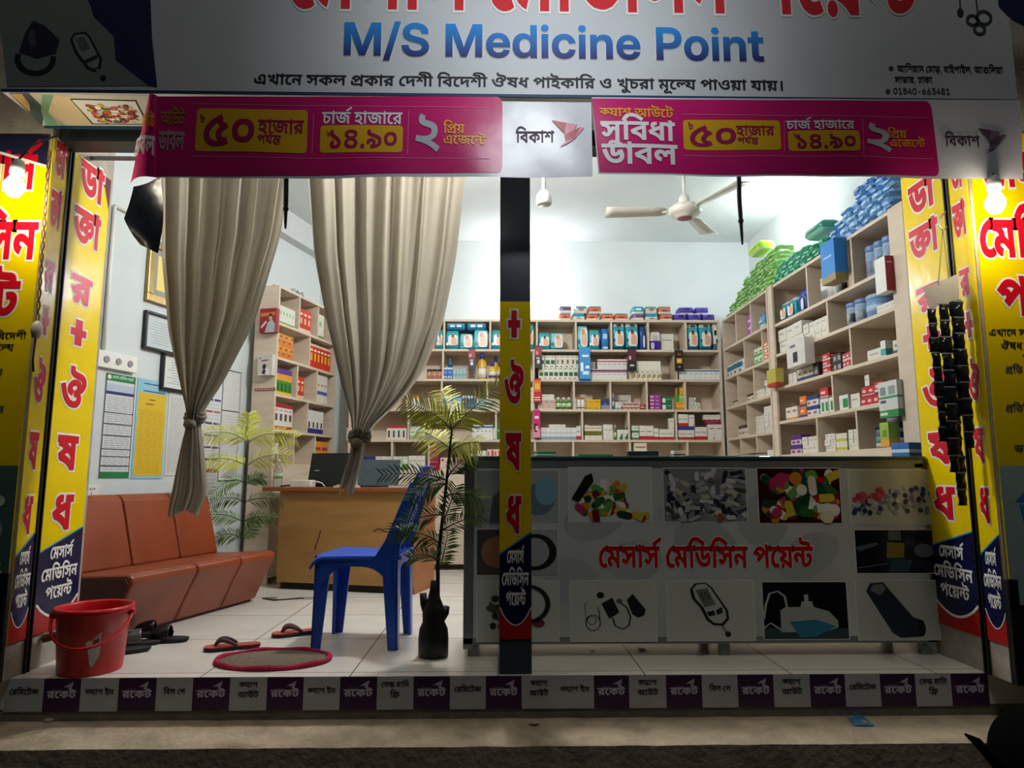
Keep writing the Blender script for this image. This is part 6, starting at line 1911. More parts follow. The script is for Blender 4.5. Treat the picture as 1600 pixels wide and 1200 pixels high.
m.print2d([(0.30, 0.86), (0.35, 0.94), (0.45, 0.95), (0.51, 0.87), (0.67, 0.5), (0.68, 0.37), (0.62, 0.28), (0.54, 0.29), (0.48, 0.36), (0.42, 0.55), (0.33, 0.7)], f, SH + .0002, flat('#c3c8c4'))
m.print2d([(0.335, 0.84), (0.47, 0.88), (0.56, 0.60), (0.43, 0.55)], f, SH + .0004, flat('#6f7a72'))
for (u, v) in ((0.40, 0.74), (0.455, 0.755)):
    put_stroke(m, [(u + 0.02, v + 0.06), (u - 0.015, v + 0.05), (u - 0.005, v), (u + 0.025, v), (u + 0.03, v - 0.055), (u - 0.005, v - 0.06)], 0.012, f, SH + .0006, flat('#1c1e22'))
for P in ([(0.45, 0.47), (0.54, 0.5), (0.555, 0.42), (0.48, 0.4)], [(0.56, 0.5), (0.63, 0.56), (0.64, 0.46), (0.575, 0.42)]):
    m.print2d(P, f, SH + .0004, flat('#1c1e22'))
put_stroke(m, [(0.62, 0.26), (0.68, 0.12)], 0.035, f, SH, flat('#8a908c'))
m.print2d(circle(0.69, 0.10, 0.035, 12, 0.05), f, SH + .0002, flat('#15171a'))
m.build('picture_sugar_meter', counter)
m, f, a, b, r = pic(1194, 909, 1320, 998, '#14181a')
m.print2d([(0, 0), (1, 0), (1, 0.18), (0, 0.2)], f, SH, flat('#2e464c'))
m.print2d([(0.2, 0.12), (0.2, 0.5), (0.26, 0.56), (0.6, 0.56), (0.78, 0.48), (0.88, 0.32), (0.88, 0.2), (0.7, 0.12)], f, SH + .0002, flat('#aeb6b4'))
m.print2d([(0.3, 0.3), (0.62, 0.34), (0.86, 0.22), (0.6, 0.04), (0.42, 0.03)], f, SH + .0004, flat('#2f7fa0'))
m.print2d([(0.44, 0.56), (0.6, 0.56), (0.58, 0.66), (0.54, 0.66), (0.54, 0.78), (0.49, 0.78), (0.49, 0.66), (0.46, 0.66)], f, SH + .0004, flat('#b9c1c0'))
put_stroke(m, [(0.28, 0.56), (0.26, 0.75), (0.18, 0.84), (0.08, 0.8), (0.03, 0.6), (0.0, 0.35)], 0.028, f, SH + .0004, flat('#b9c1c0'))
put_stroke(m, [(0.2, 0.16), (0.08, 0.28), (0.0, 0.2)], 0.025, f, SH + .0004, flat('#b9c1c0'))
m.build('picture_nebulizer', counter)
m, f, a, b, r = pic(1341, 907, 1465, 999, '#c6ccc4')
m.print2d([(0.12, 0.82), (0.17, 0.96), (0.33, 0.98), (0.37, 0.9), (0.66, 0.38), (0.78, 0.32), (0.8, 0.2), (0.76, 0.05), (0.5, 0.03), (0.4, 0.12)], f, SH, flat('#1c2a3c'))
m.print2d([(0.17, 0.84), (0.2, 0.93), (0.32, 0.95), (0.36, 0.86), (0.28, 0.75)], f, SH + .0002, flat('#77807f'))
m.print2d(circle(0.75, 0.19, 0.05, 16, 0.14), f, SH + .0002, flat('#0f1824'))
m.build('picture_inhaler', counter)
m = MB()
a, b = K(936, 886), K(1270, 886)
hh = K(936, 854)[1] - a[1]
fc = tilt(a, b)
FT = lambda u, v, h: FC(u, a[1] + (b[1] - a[1]) / (b[0] - a[0]) * (u - a[0]) + v, h)
text(m, 'shop', FT, a[0], b[0], 0, hh, flat('#eef0f0', 0.2), grow=40, h=0.0012)
text(m, 'shop', FT, a[0], b[0], 0, hh, flat('#c3161f', 0.2), grow=12, h=0.0022)
m.build('red_lettering', counter)

# things lying on the counter
ct = CZ1 + 0.0005


def on_counter(x, y_px_unused, Y=3.36):
    p = atY(x, 700, Y)
    return Vector((p.x, Y, ct))


def flat_pack(name, label, cat, x, Y, w, d, h, col, rz=0.0, cols=None):
    m = MB()
    m.box(-w / 2, w / 2, -d / 2, d / 2, 0, h, mat(col, 0.5, var=0.1, scale=30))
    if cols:
        m.box(-w / 2 - 0.0005, w / 2 + 0.0005, -d / 2 - 0.0005, d / 2 + 0.0005, h * 0.3, h * 0.55, mat(cols, 0.5))
    o = m.build(name, None, on_counter(x, 0, Y), bevel=0.002)
    o.rotation_euler = (0, 0, rz)
    return tag(o, label, cat)


flat_pack('leaflet_pad', 'thin bright green leaflet pad lying on the counter', 'leaflets', 928, 3.42, 0.17, 0.10, 0.014, '#2f9a4a', 0.05)
flat_pack('medicine_carton', 'small green and white carton lying on the counter beside the post', 'medicine carton', 851, 3.45, 0.10, 0.06, 0.03, '#3f8f55', 0.3, '#d9ded6')
flat_pack('order_book', 'dark grey folded book on the counter, right of the green leaflet pad', 'book', 1003, 3.46, 0.15, 0.11, 0.03, '#2e363a', -0.1)
flat_pack('medicine_carton', 'small white carton with a dark band on the counter, between book and newspaper', 'medicine carton', 1059, 3.48, 0.06, 0.05, 0.034, '#cfc8ba', 0.1, '#4a3a30')
m = MB()
m.grid(lambda a, b: (-0.2 + 0.4 * a, -0.09 + 0.18 * b, 0.004 + 0.018 * max(0, a - 0.3) + 0.004 * math.sin(9 * a)), 14, 6, mat('#b8b2a4', 0.8, var=0.2, scale=60))
tag(m.build('newspaper', None, on_counter(1125, 0, 3.42), solid=0.004), 'folded grey newspaper lying on the counter right of the small carton', 'newspaper')
flat_pack('medicine_carton', 'blue and white carton leaning at the right end of the counter', 'medicine carton', 1424, 3.42, 0.155, 0.10, 0.072, '#2f6fb5', 0.35, '#cfd9e2')


# ------------------------------------------------------------------ shelf units
LAM = mat('#d0bfaa', 0.55, var=0.08, scale=3.0, stretch=(1, 1, 7))
LAME = mat('#b5977a', 0.55, var=0.08, scale=4)
TH = 0.02


class Unit:
    """open shelving; local x along the front, y into the depth"""

    def __init__(s, label, P, ang, length, depth, zs, divs, name='shelf_unit', stiles=(), back='#dccdb8'):
        s.P, s.ang, s.L, s.D, s.zs = Vector((P[0], P[1], 0)), ang, length, depth, zs
        s.u = Vector((math.cos(ang), math.sin(ang), 0))
        s.d = Vector((-math.sin(ang), math.cos(ang), 0))
        s.root = thing(name, label, 'shelf unit', s.P, ang)
        top = zs[0]
        for x in (0, length - TH):
            m = MB()
            m.box(x, x + TH, 0, depth, 0, top, LAM)
            m.build('side_panel', s.root)
        m = MB()
        m.box(TH, length - TH, depth - 0.008, depth, 0, top, mat(back, 0.6, var=0.08, scale=3, stretch=(1, 1, 7)))
        m.build('back_panel', s.root)
        for i, z in enumerate(zs):
            m = MB()
            if i == 0:
                m.box(TH, length - TH, 0, depth - 0.008, z - TH, z, LAM)
                m.build('top_panel', s.root)
            else:
                m.box(TH, length - TH, 0.0, depth - 0.008, z - TH, z, LAM)
                m.build('shelf', s.root)
        for i, row in enumerate(divs):
            for px in row:
                x = s.ux(px, (zs[i] + zs[i + 1]) / 2)
                m = MB()
                m.box(x - 0.008, x + 0.008, 0.004, depth - 0.008, zs[i + 1], zs[i] - TH, LAM)
                m.build('divider', s.root)
        for x0, x1 in stiles:
            m = MB()
            m.box(x0, x1, -0.012, 0.004, 0, top, LAM)
            m.build('front_stile', s.root)
        # closed lower part
        m = MB()
        m.box(TH, length - TH, 0.0, 0.016, 0.05, zs[-1] - TH, LAM)
        m.build('lower_doors', s.root)

    def at(s, x, y):
        return at_plane(x, y, s.P, s.d)

    def ux(s, px, z):
        """distance along the front of pixel column px at height z"""
        y = 740
        for _ in range(6):
            p = s.at(px, y)
            y += (p.z - z) * 180
        return (s.at(px, y) - s.P).dot(s.u)

    def zy(s, px, py):
        return s.at(px, py).z

    def w(s, x, y, z):
        return s.P + s.u * x + s.d * y + Vector((0, 0, z))


ORD = ['', 'second', 'third', 'fourth', 'fifth', 'sixth', 'seventh', 'eighth', 'ninth', 'tenth', 'eleventh', 'twelfth', 'thirteenth', 'fourteenth']


def place_word(k, n, r, rows):
    """which one of a row (k of n from the left) or stack (r of rows from below)"""
    col = '' if n == 1 else ('left' if k == 0 else 'right') if n == 2 else ('leftmost' if k == 0 else 'rightmost' if k == n - 1 else 'middle' if n == 3 else ORD[k] + '-from-left')
    row = '' if rows == 1 else ('bottom' if r == 0 else 'top' if r == rows - 1 else 'middle' if rows == 3 else ('lower-middle' if r == 1 else 'upper-middle'))
    return ' '.join(q for q in (row, col) if q)


_meshes = {}
STY = {}


def style(name, base, bands=(), marks=(), rough=0.45):
    STY[name] = (base, bands, marks, rough)


def box_mesh(st, w, d, h, kind='box'):
    key = (st, round(w, 3), round(d, 3), round(h, 3), kind)
    if key in _meshes:
        return _meshes[key]
    base, bands, marks, rough = STY[st]
    gapside = st in ('whiteplain', 'redw', 'redcart', 'greenw', 'violet')
    m = MB()
    if kind == 'box':
        cuts = sorted(set([0.0, 1.0] + [f for b in bands for f in b[:2]]))
        for z0, z1 in zip(cuts, cuts[1:]):
            c = base
            for b in bands:
                if b[0] <= (z0 + z1) / 2 <= b[1]:
                    c = b[2]
            m.box(0, w, 0, d, z0 * h, z1 * h, mat(c, rough, var=0.04))
        for i, (x0, x1, z0, z1, c) in enumerate(marks):
            e = 0.0005 + 0.0002 * i
            m.poly([(x0 * w, -e, z0 * h), (x1 * w, -e, z0 * h), (x1 * w, -e, z1 * h), (x0 * w, -e, z1 * h)], mat(c, rough, var=0.0))
            if w < d * 1.6 and gapside:
                m.poly([(w + e, x0 * d, z0 * h), (w + e, x1 * d, z0 * h), (w + e, x1 * d, z1 * h), (w + e, x0 * d, z1 * h)], mat(c, rough, var=0.0))
        if st == 'whitered':
            m.poly([(w + 0.0006, 0, 0), (w + 0.0006, d, 0), (w + 0.0006, d, h), (w + 0.0006, 0, h)], mat('#a3203c', rough, var=0.0))
            m.poly([(w + 0.001, 0.15 * d, 0.8 * h), (w + 0.001, 0.7 * d, 0.8 * h), (w + 0.001, 0.7 * d, 0.84 * h), (w + 0.001, 0.15 * d, 0.84 * h)], mat('#d9a8b0', rough, var=0.0))
    elif kind == 'bottle':
        r = min(w, d) / 2 * 0.95
        cap = base if not bands else bands[0][2]
        m.lathe([(r * 0.9, 0), (r, h * 0.03), (r, h * 0.62), (r * 0.8, h * 0.70), (r * 0.42, h * 0.77), (r * 0.42, h * 0.8)], mat(base, 0.3, var=0.03), 16, (w / 2, d / 2, 0))
        m.lathe([(r * 0.5, h * 0.78), (r * 0.52, h * 0.98), (r * 0.3, h), (0.0005, h)], mat(cap, 0.35, var=0.0), 14, (w / 2, d / 2, 0))
        for x0, x1, z0, z1, c in marks:
            m.lathe([(r * 1.01, z0 * h), (r * 1.01, z1 * h)], mat(c, 0.45, var=0.05), 16, (w / 2, d / 2, 0))
    elif kind == 'jar':
        r = min(w, d) / 2 * 0.97
        cap = bands[0][2] if bands else base
        m.lathe([(r * 0.95, 0), (r, h * 0.02), (r, h * 0.8), (r * 0.93, h * 0.83)], mat(base, 0.3, var=0.03), 20, (w / 2, d / 2, 0))
        m.lathe([(r * 1.02, h * 0.80), (r * 1.03, h * 0.96), (r * 0.95, h), (0.0005, h)], mat(cap, 0.35, var=0.0), 20, (w / 2, d / 2, 0))
        for x0, x1, z0, z1, c in marks:
            m.lathe([(r * 1.012, z0 * h), (r * 1.012, z1 * h)], mat(c, 0.45, var=0.0), 20, (w / 2, d / 2, 0))
            # a small portrait on the wrapper
    elif kind == 'pack':
        rnd = random.Random(sum(map(ord, st)) + int(w * 100))
        pass

        K_ = 5 if st.startswith('heap') else 8
        NR = 12 if st.startswith('heap') else 24
        cr, seed_ = (3.2, rnd.uniform(0, 50)) if st.startswith('heap') else (1.0, 0)
        sm = cr < 2
        ring = []
        for j in range(K_ + 1):
            b = j / K_
            pin = 1 - (0.07 if st.startswith('pad') else 0.12) * abs(2 * b - 1) ** 5
            thick = (0.78 if st.startswith('pad') else 0.35) + (0.22 if st.startswith('pad') else 0.65) * math.sin(PI * min(1, max(0, 0.06 + 0.88 * b))) ** 0.5
            row = []
            for k in range(NR):
                t = 2 * PI * k / NR
                cx, sy = math.cos(t), math.sin(t)
                ex = 0.3
                x = w / 2 + w / 2 * pin * math.copysign(abs(cx) ** ex, cx)
                y = d / 2 + d / 2 * thick * math.copysign(abs(sy) ** ex, sy)
                nz = noise.noise((x * 30 + seed_, y * 30, b * h * 30 + len(st)))
                n2 = noise.noise((x * 55, y * 55 + seed_, b * h * 70))
                if not sm:
                    x, y = x + rnd.uniform(-0.007, 0.007), y + rnd.uniform(-0.012, 0.012)
                row.append((x + cr * 0.003 * nz, y + cr * 0.004 * (nz + (n2 if cr > 1 else 0)), b * h + cr * 0.002 * nz * (0 < j < K_)))
            ring.append(row)
        v = [p for r in ring for p in r]
        f = [(j * NR + k, j * NR + (k + 1) % NR, (j + 1) * NR + (k + 1) % NR, (j + 1) * NR + k) for j in range(K_) for k in range(NR)]
        f += [tuple(range(NR))[::-1], tuple(range(K_ * NR, K_ * NR + NR))]
        cols = [base] * K_
        for b0, b1, c in bands:
            for j in range(K_):
                if b0 <= (j + 0.5) / K_ <= b1:
                    cols[j] = c
        for j in range(K_):
            m.add(ring[j] + ring[j + 1], [(k, (k + 1) % NR, NR + (k + 1) % NR, NR + k) for k in range(NR)], mat(cols[j], 0.3, var=0.08, scale=25, bump=0.25, bscale=35), sm)
        m.add(v, f[-2:], mat(cols[0], 0.3, var=0.08, scale=25, bump=0.25, bscale=35))
        for i, (x0, x1, z0, z1, c) in enumerate(marks):
            sq = lambda q: 0.5 + 0.5 * math.copysign(abs(q) ** 0.5, q)
            P = [(w * (x0 + (x1 - x0) * sq(math.cos(t))), -0.0075 - 0.0007 * i, h * (z0 + (z1 - z0) * sq(math.sin(t)))) for t in [2 * PI * k / 14 for k in range(14)]]
            m.poly(P, mat(c, 0.35, var=0.0))
    me = m.mesh('m_' + st)
    _meshes[key] = me
    return me


def item(name, label, cat, me, loc, ang, group=None):
    o = bpy.data.objects.new(name, me)
    COL.objects.link(o)
    o.location = loc
    o.rotation_euler = (0, 0, ang)
    return tag(o, label, cat, group)


def R(U, tier, x0, x1, n, ytop, st, label, name='medicine_box', cat='medicine box', d=0.07, rec=0.015, kind='box', gap=0.0012, group=None, base=None, rows=1, jit=0.0, ybase=None):
    """n things side by side on shelf `tier` between pixel columns x0 and x1, as tall as pixel row ytop"""
    zb = U.zs[tier + 1] + 0.0006 if base is None else base
    if ybase is not None:
        zb = U.zy((x0 + x1) / 2, ybase)
    a, b = U.ux(x0, zb + 0.04), U.ux(x1, zb + 0.04)
    h = U.zy((x0 + x1) / 2, ytop) - zb
    if rec >= 0:
        h = min(h, U.zs[tier] - TH - 0.004 - zb)
    w = (b - a) / n
    if kind in ('bottle', 'jar'):
        d = w - 0.002
    me = box_mesh(st, w - gap, d, h / rows, kind)
    g = group or (('row of ' + label) if n * rows > 1 else None)
    rnd = random.Random(int(x0 * 7 + tier))
    if name == 'medicine_box' and 'carton' in label:
        name, cat = 'medicine_carton', 'medicine carton'
    for r in range(rows):
        for k in range(n):
            y = rec + (rnd.uniform(0, jit) if jit else 0)
            ang = U.ang + (rnd.uniform(-1, 1) * jit * 4 if jit and kind == 'box' else 0)
            lab = (place_word(k, n, r, rows) + ' ' + label).strip()
            item(name, lab, cat, me, U.w(a + w * k, y, zb + r * (h / rows + 0.0004)), ang, g)


def z_of(P, ang, pts):
    d = Vector((-math.sin(ang), math.cos(ang), 0))
    return [at_plane(x, y, Vector((P[0], P[1], 0)), d).z for x, y in pts]


# back unit
BP = (-1.33, 6.14)
bz_ = z_of(BP, 0, [(900, 499.5), (900, 546), (900, 592.5), (900, 639.5), (900, 687), (900, 735)])
UB = Unit('long beige shelf unit across the back wall behind the counter', BP, 0, 2.015 + 1.33, 0.28, bz_,
          [[640, 694, 766, 839, 900, 955.5, 1013, 1072], [692, 834, 919, 985, 1057], [636, 690, 761.5, 834, 897, 954, 1011, 1071], [638, 705, 775, 834, 910, 983, 1057], [612, 670, 737, 836, 896, 985, 1075]])
# right units
RA = -PI / 2 + math.radians(2.0)
PA = (2.045, 5.07)
LA_ = 1.565
ua = Vector((math.cos(RA), math.sin(RA), 0))
end = Vector((PA[0], PA[1], 0)) + ua * LA_
za = z_of(PA, RA, [(1393, 326), (1404, 409), (1408, 475), (1411, 548), (1402, 625), (1402, 698)])
UA = Unit('beige shelf unit on the right wall nearest the viewer, under the blue packs', PA, RA, LA_, 0.30, za,
          [[1260, 1330], [1292], [1328], [1300], [1276, 1338]], stiles=((0.0, 0.075), (LA_ - TH, LA_ + 0.11)))
RB = -PI / 2
PB = (2.032, 6.13)
zb_ = z_of(PB, RB, [(1130, 499), (1131, 545.5), (1132, 591), (1132, 638), (1132, 686), (1132, 733)])
UR = Unit('beige corner shelf unit in the back right corner, under the light green packs', PB, RB, 1.05, 0.30, zb_,
          [[1149, 1172], [1162, 1190], [1152, 1177], [1167], [1157, 1182]])
# left unit
LAng = PI / 2 - math.radians(14)
pl_ = atZ(437, 445, 2.30)
PL = (pl_.x, pl_.y)
zl_ = z_of(PL, LAng, [(437, 445), (441, 505), (434, 557), (430, 614.5), (429.5, 670), (429, 724)])
UL = Unit('narrow beige shelf unit in the left corner behind the desk', PL, LAng, 0.98, 0.20, zl_,
          [[469, 498], [485], [465.5, 496], [481.5], [460, 493]], back='#cdbca8')

WH = '#dcdad2'
style('greenleaf', '#d9d8cb', [], [(0.12, 0.9, 0.28, 0.62, '#2c6b3a'), (0.3, 0.9, 0.35, 0.5, '#1f4a2a'), (0.1, 0.5, 0.05, 0.12, '#444a44'), (0.1, 0.8, 0.85, 0.93, '#8a9a88')])
style('brownleaf', '#d9d5c8', [], [(0.3, 0.7, 0.3, 0.65, '#7a5f4a'), (0.1, 0.5, 0.05, 0.12, '#444a44'), (0.1, 0.8, 0.85, 0.93, '#9a9288')])
style('white_red', '#dcd9d4', [(0.72, 0.85, '#b23a4a')], [(0.2, 0.8, 0.45, 0.52, '#8a8a90')])
style('white_purple', '#dcd9d4', [(0.78, 0.94, '#5a2a62'), (0.68, 0.76, '#a83a5a')], [(0.2, 0.8, 0.45, 0.5, '#8a8a90')])
style('white_blue', '#dfe0de', [(0.80, 0.92, '#2a5a7a')], [(0.1, 0.6, 0.55, 0.62, '#7a8088'), (0.1, 0.4, 0.1, 0.14, '#9aa0a8')])
style('cream_gold', '#dedccf', [], [(0.15, 0.55, 0.1, 0.6, '#c09a3a'), (0.6, 0.85, 0.25, 0.7, '#7a6a4a'), (0.1, 0.6, 0.8, 0.92, '#9a9a8a')])
style('cream_plain', '#dfdacb', [], [(0.05, 0.95, 0.05, 0.1, '#bdb6a4')])
style('blue_card', '#3f92cf', [(0.02, 0.08, '#1d3f5a')], [(0.1, 0.35, 0.3, 0.55, '#e8eef2'), (0.3, 0.85, 0.2, 0.3, '#dfe9ef'), (0.55, 0.9, 0.38, 0.46, '#e8eef2'), (0.25, 0.85, 0.72, 0.78, '#e8f0f4')])
style('dark_red', '#231f2e', [(0.55, 0.95, '#8f2638')], [(0.3, 0.7, 0.2, 0.36, '#d9d9d9'), (0.2, 0.7, 0.4, 0.48, '#b5b5bd'), (0.1, 0.5, 0.6, 0.75, '#d97a7a')])
style('dark_maroon', '#1e1b20', [(0.45, 0.92, '#5f1f3a')], [(0.1, 0.35, 0.5, 0.65, '#d9c9c9'), (0.2, 0.75, 0.2, 0.28, '#c9c9c9')])
style('dark_gold', '#1c1714', [], [(0.15, 0.85, 0.35, 0.6, '#d09a22'), (0.3, 0.7, 0.42, 0.54, '#f0c94a'), (0.25, 0.75, 0.75, 0.83, '#a8342a'), (0.35, 0.65, 0.15, 0.22, '#9a9a9a')])
style('red_gold', '#b3211f', [(0.45, 0.92, '#c9701f')], [(0.15, 0.85, 0.55, 0.8, '#e0a83a'), (0.1, 0.9, 0.08, 0.12, '#e8d9c9'), (0.1, 0.9, 0.18, 0.22, '#e8d9c9')])
style('pink_lady', '#c2186a', [(0.0, 0.3, '#d98aa8')], [(0.15, 0.6, 0.2, 0.5, '#2a1420'), (0.35, 0.7, 0.25, 0.42, '#dcae9a'), (0.2, 0.8, 0.68, 0.78, '#e9c9d6')])
style('pinkish', '#c9aba0', [(0.0, 0.06, '#e0dcd4')], [(0.25, 0.75, 0.72, 0.85, '#8a7a74')])
style('orange_cap', '#e3ddd2', [(0.8, 1.0, '#c9752a')], [(0.35, 0.6, 0.1, 0.2, '#7a5a3a')])
style('yellow', '#d9a817', [], [(0.2, 0.8, 0.75, 0.82, '#8a5f14'), (0.15, 0.7, 0.08, 0.14, '#8a5f14')])
style('navy_photo', '#1f3a6a', [(0.0, 0.4, '#8a94a0'), (0.8, 1.0, '#3f4450')], [(0.3, 0.7, 0.42, 0.6, '#3f62a8')])
style('blue_bottle', '#2f6fa8', [(0, 0, '#d9dcdf')], [(0, 0, 0.2, 0.5, '#cfd9e2')])
style('red_small', '#cfc4bc', [(0.3, 0.65, '#a63a3f')], [(0.1, 0.4, 0.1, 0.25, '#5a4a4a')])
style('red_round', '#a33a3c', [(0.75, 1.0, '#b8565a')], [(0.15, 0.8, 0.3, 0.5, '#d9a8a0')])
style('magenta', '#8f2f86', [(0.85, 1.0, '#a33f98')], [(0.05, 0.35, 0.3, 0.7, '#d9bfd6'), (0.5, 0.8, 0.35, 0.6, '#c99ac4')])
style('green_half', '#1f6b3a', [], [(0.0, 0.35, 0.05, 0.7, '#dfe3dc'), (0.45, 0.9, 0.5, 0.62, '#7ab58a')])
style('yellowbox', '#d0a52a', [], [(0.05, 0.35, 0, 1, '#4a3f2a')])
style('limebox', '#8fae62', [], [(0.02, 0.35, 0, 1, '#3f8a2a'), (0.4, 0.95, 0.6, 0.8, '#b5cf94')])
style('orangebox', '#dd9a1f', [(0.0, 0.12, '#9a4a1f')], [(0.1, 0.9, 0.4, 0.55, '#e8b95a')])
style('dotted', '#cfcabd', [], [(0.1, 0.35, 0.55, 0.8, '#5a7a68'), (0.5, 0.75, 0.3, 0.5, '#5a7a68'), (0.15, 0.4, 0.1, 0.25, '#7a9a88')])
style('white_lblue', '#d8d6d2', [(0.0, 0.25, '#7fa2b8')], [(0.1, 0.9, 0.55, 0.6, '#9a9a9a')])
style('white_redbase', '#d9d4ca', [(0.0, 0.27, '#b8232a')], [(0.1, 0.8, 0.55, 0.62, '#8a8580')])
style('white_bluered', '#d6d2ca', [(0.0, 0.2, '#b0262e'), (0.72, 1.0, '#2a3a7a')], [(0.1, 0.9, 0.4, 0.45, '#8a8580')])
style('white_tall', '#dad6cc', [], [(0.2, 0.8, 0.7, 0.76, '#5a5a5a'), (0.7, 0.9, 0.05, 0.12, '#4a3a3a')])
style('olive', '#d9d2bf', [(0.3, 0.62, '#6a6424')], [(0.1, 0.9, 0.8, 0.86, '#b06a5a')])
style('white', '#d9d6ca', [], [(0.15, 0.85, 0.6, 0.68, '#a5a298')])
style('white_green', '#d4d6c8', [(0.0, 0.3, '#2f7a4a')], [(0.2, 0.9, 0.6, 0.7, '#7a8a78')])
style('green_arc', '#d4d6c8', [(0.88, 1.0, '#2a4a3a')], [(0.45, 1.0, 0.02, 0.3, '#1f6b42'), (0.7, 1.0, 0.3, 0.5, '#1f6b42')])
style('gbottle', '#3a7a2f', [(0, 0, '#e2e0d4')], [(0, 0, 0.2, 0.5, '#c9d9a8')])
style('lgreencard', '#cdd9c2', [(0.0, 0.3, '#8fae8a')], [(0.2, 0.8, 0.5, 0.6, '#7a9a78')])
style('blue_milk', '#2a58a5', [(0.8, 1.0, '#c3cfd9')], [(0.1, 0.9, 0.15, 0.4, '#5f86c0')])
style('sky_milk', '#5f9fc9', [(0.0, 0.35, '#c9d6d9'), (0.85, 1.0, '#3a78b5')], [(0.1, 0.9, 0.5, 0.6, '#e0e8ea')])
style('navy_can', '#26376a', [(0.0, 0.2, '#8a6a3a')], [(0.1, 0.4, 0.2, 0.6, '#b58a4a'), (0.55, 0.85, 0.2, 0.6, '#b58a4a')])
style('grass', '#cfd3c4', [(0.0, 0.45, '#5a8a3f')], [(0.2, 0.8, 0.6, 0.75, '#e6e6de')])
style('crimson', '#8f1538', [], [(0.1, 0.85, 0.65, 0.72, '#c97a8f'), (0.1, 0.7, 0.3, 0.36, '#c97a8f'), (0.0, 1.0, 0.48, 0.51, '#5a0f24')])
style('pinktop', '#dcc4b4', [], [(0.1, 0.3, 0.7, 0.9, '#b5343a'), (0.6, 0.95, 0.6, 0.95, '#c93f45'), (0.2, 0.6, 0.2, 0.26, '#a89a8a')])
style('darkphoto', '#d9d4cb', [(0.82, 1.0, '#b0282f')], [(0.25, 0.6, 0.15, 0.65, '#2a2626')])
style('teal_bottle', '#2a6f96', [(0, 0, '#3f7fa8')], [(0, 0, 0.2, 0.5, '#1f5a80')])
style('dark_jar', '#b07a66', [(0, 0, '#2a211c')], [(0, 0, 0.2, 0.6, '#c98a76')])
style('bluebox2', '#2a5cae', [(0.85, 1.0, '#c9d4de')], [(0.1, 0.4, 0.1, 0.25, '#e0e6ea'), (0.6, 0.85, 0.1, 0.25, '#e0e6ea'), (0.1, 0.9, 0.55, 0.62, '#8fb0dd')])
style('aqua', '#8fb5b5', [], [(0.1, 0.9, 0.3, 0.5, '#6f9aa0'), (0.2, 0.6, 0.65, 0.75, '#c0d4d4')])
style('oil', '#cfa83a', [(0, 0, '#3f3aa5')], [(0, 0, 0.08, 0.40, '#e2ddd0')])
style('oil_small', '#d4ae3f', [(0, 0, '#33309a')], [(0, 0, 0.1, 0.22, '#3a3a7a'), (0, 0, 0.22, 0.45, '#e0dac4')])
# diaper packs
SKIN = '#d9a58c'
style('diaper', '#2fa6b8', [(0.0, 0.14, '#1f7f96'), (0.84, 1.0, '#3f9a92')], [(0.18, 0.92, 0.2, 0.75, '#dfe3e0'), (0.42, 0.85, 0.22, 0.6, SKIN), (0.45, 0.68, 0.5, 0.74, SKIN), (0.42, 0.64, 0.62, 0.78, '#4a362c'), (0.05, 0.22, 0.2, 0.35, '#e6ece8')])
style('diaper2', '#6fc4c9', [(0.0, 0.12, '#1f8fa8')], [(0.3, 0.95, 0.12, 0.9, '#e2e2da'), (0.42, 0.85, 0.2, 0.7, '#e3b9a2'), (0.4, 0.7, 0.62, 0.86, '#c98f78'), (0.05, 0.25, 0.28, 0.42, '#2f6f9a')])
style('diaper_w', '#1f98ac', [(0.0, 0.1, '#14506a'), (0.84, 1.0, '#d0d2d2')], [(0.3, 0.7, 0.88, 0.95, '#2a2a2e'), (0.15, 0.9, 0.14, 0.7, '#dfe0da'), (0.4, 0.85, 0.2, 0.55, SKIN), (0.42, 0.66, 0.48, 0.72, SKIN), (0.38, 0.62, 0.6, 0.76, '#4a362c'), (0.05, 0.2, 0.3, 0.42, '#2a3f6a')])
style('diaper_top', '#2f86b8', [(0.7, 1.0, '#9fc9dd')], [(0.2, 0.45, 0.3, 0.65, '#c3dbe4'), (0.55, 0.8, 0.3, 0.65, '#d2e2d4')])
style('bluepack', '#2a78c4', [], [(0.2, 0.8, 0.5, 0.75, '#a8cfe8'), (0.15, 0.85, 0.05, 0.15, '#cfe0ec')])
style('navypack', '#22408a', [], [(0.55, 0.9, 0.1, 0.6, '#c9d0dd'), (0.1, 0.4, 0.6, 0.75, '#5f7fc0')])
style('purplebag', '#45259a', [(0.45, 1.0, '#d6cfc9')], [(0.15, 0.45, 0.05, 0.4, '#cbbfd9'), (0.3, 0.75, 0.5, 0.8, '#b8b0b0')])
style('whiteblack', '#d9d9d6', [(0.0, 0.25, '#4f6f7f')], [(0.1, 0.5, 0.55, 0.75, '#1c1c1e'), (0.4, 0.85, 0.25, 0.42, '#1c1c1e')])

N_ = 'nappy_pack'
PK = dict(kind='pack', name=N_, cat='nappy pack', d=0.12, rec=0.03)
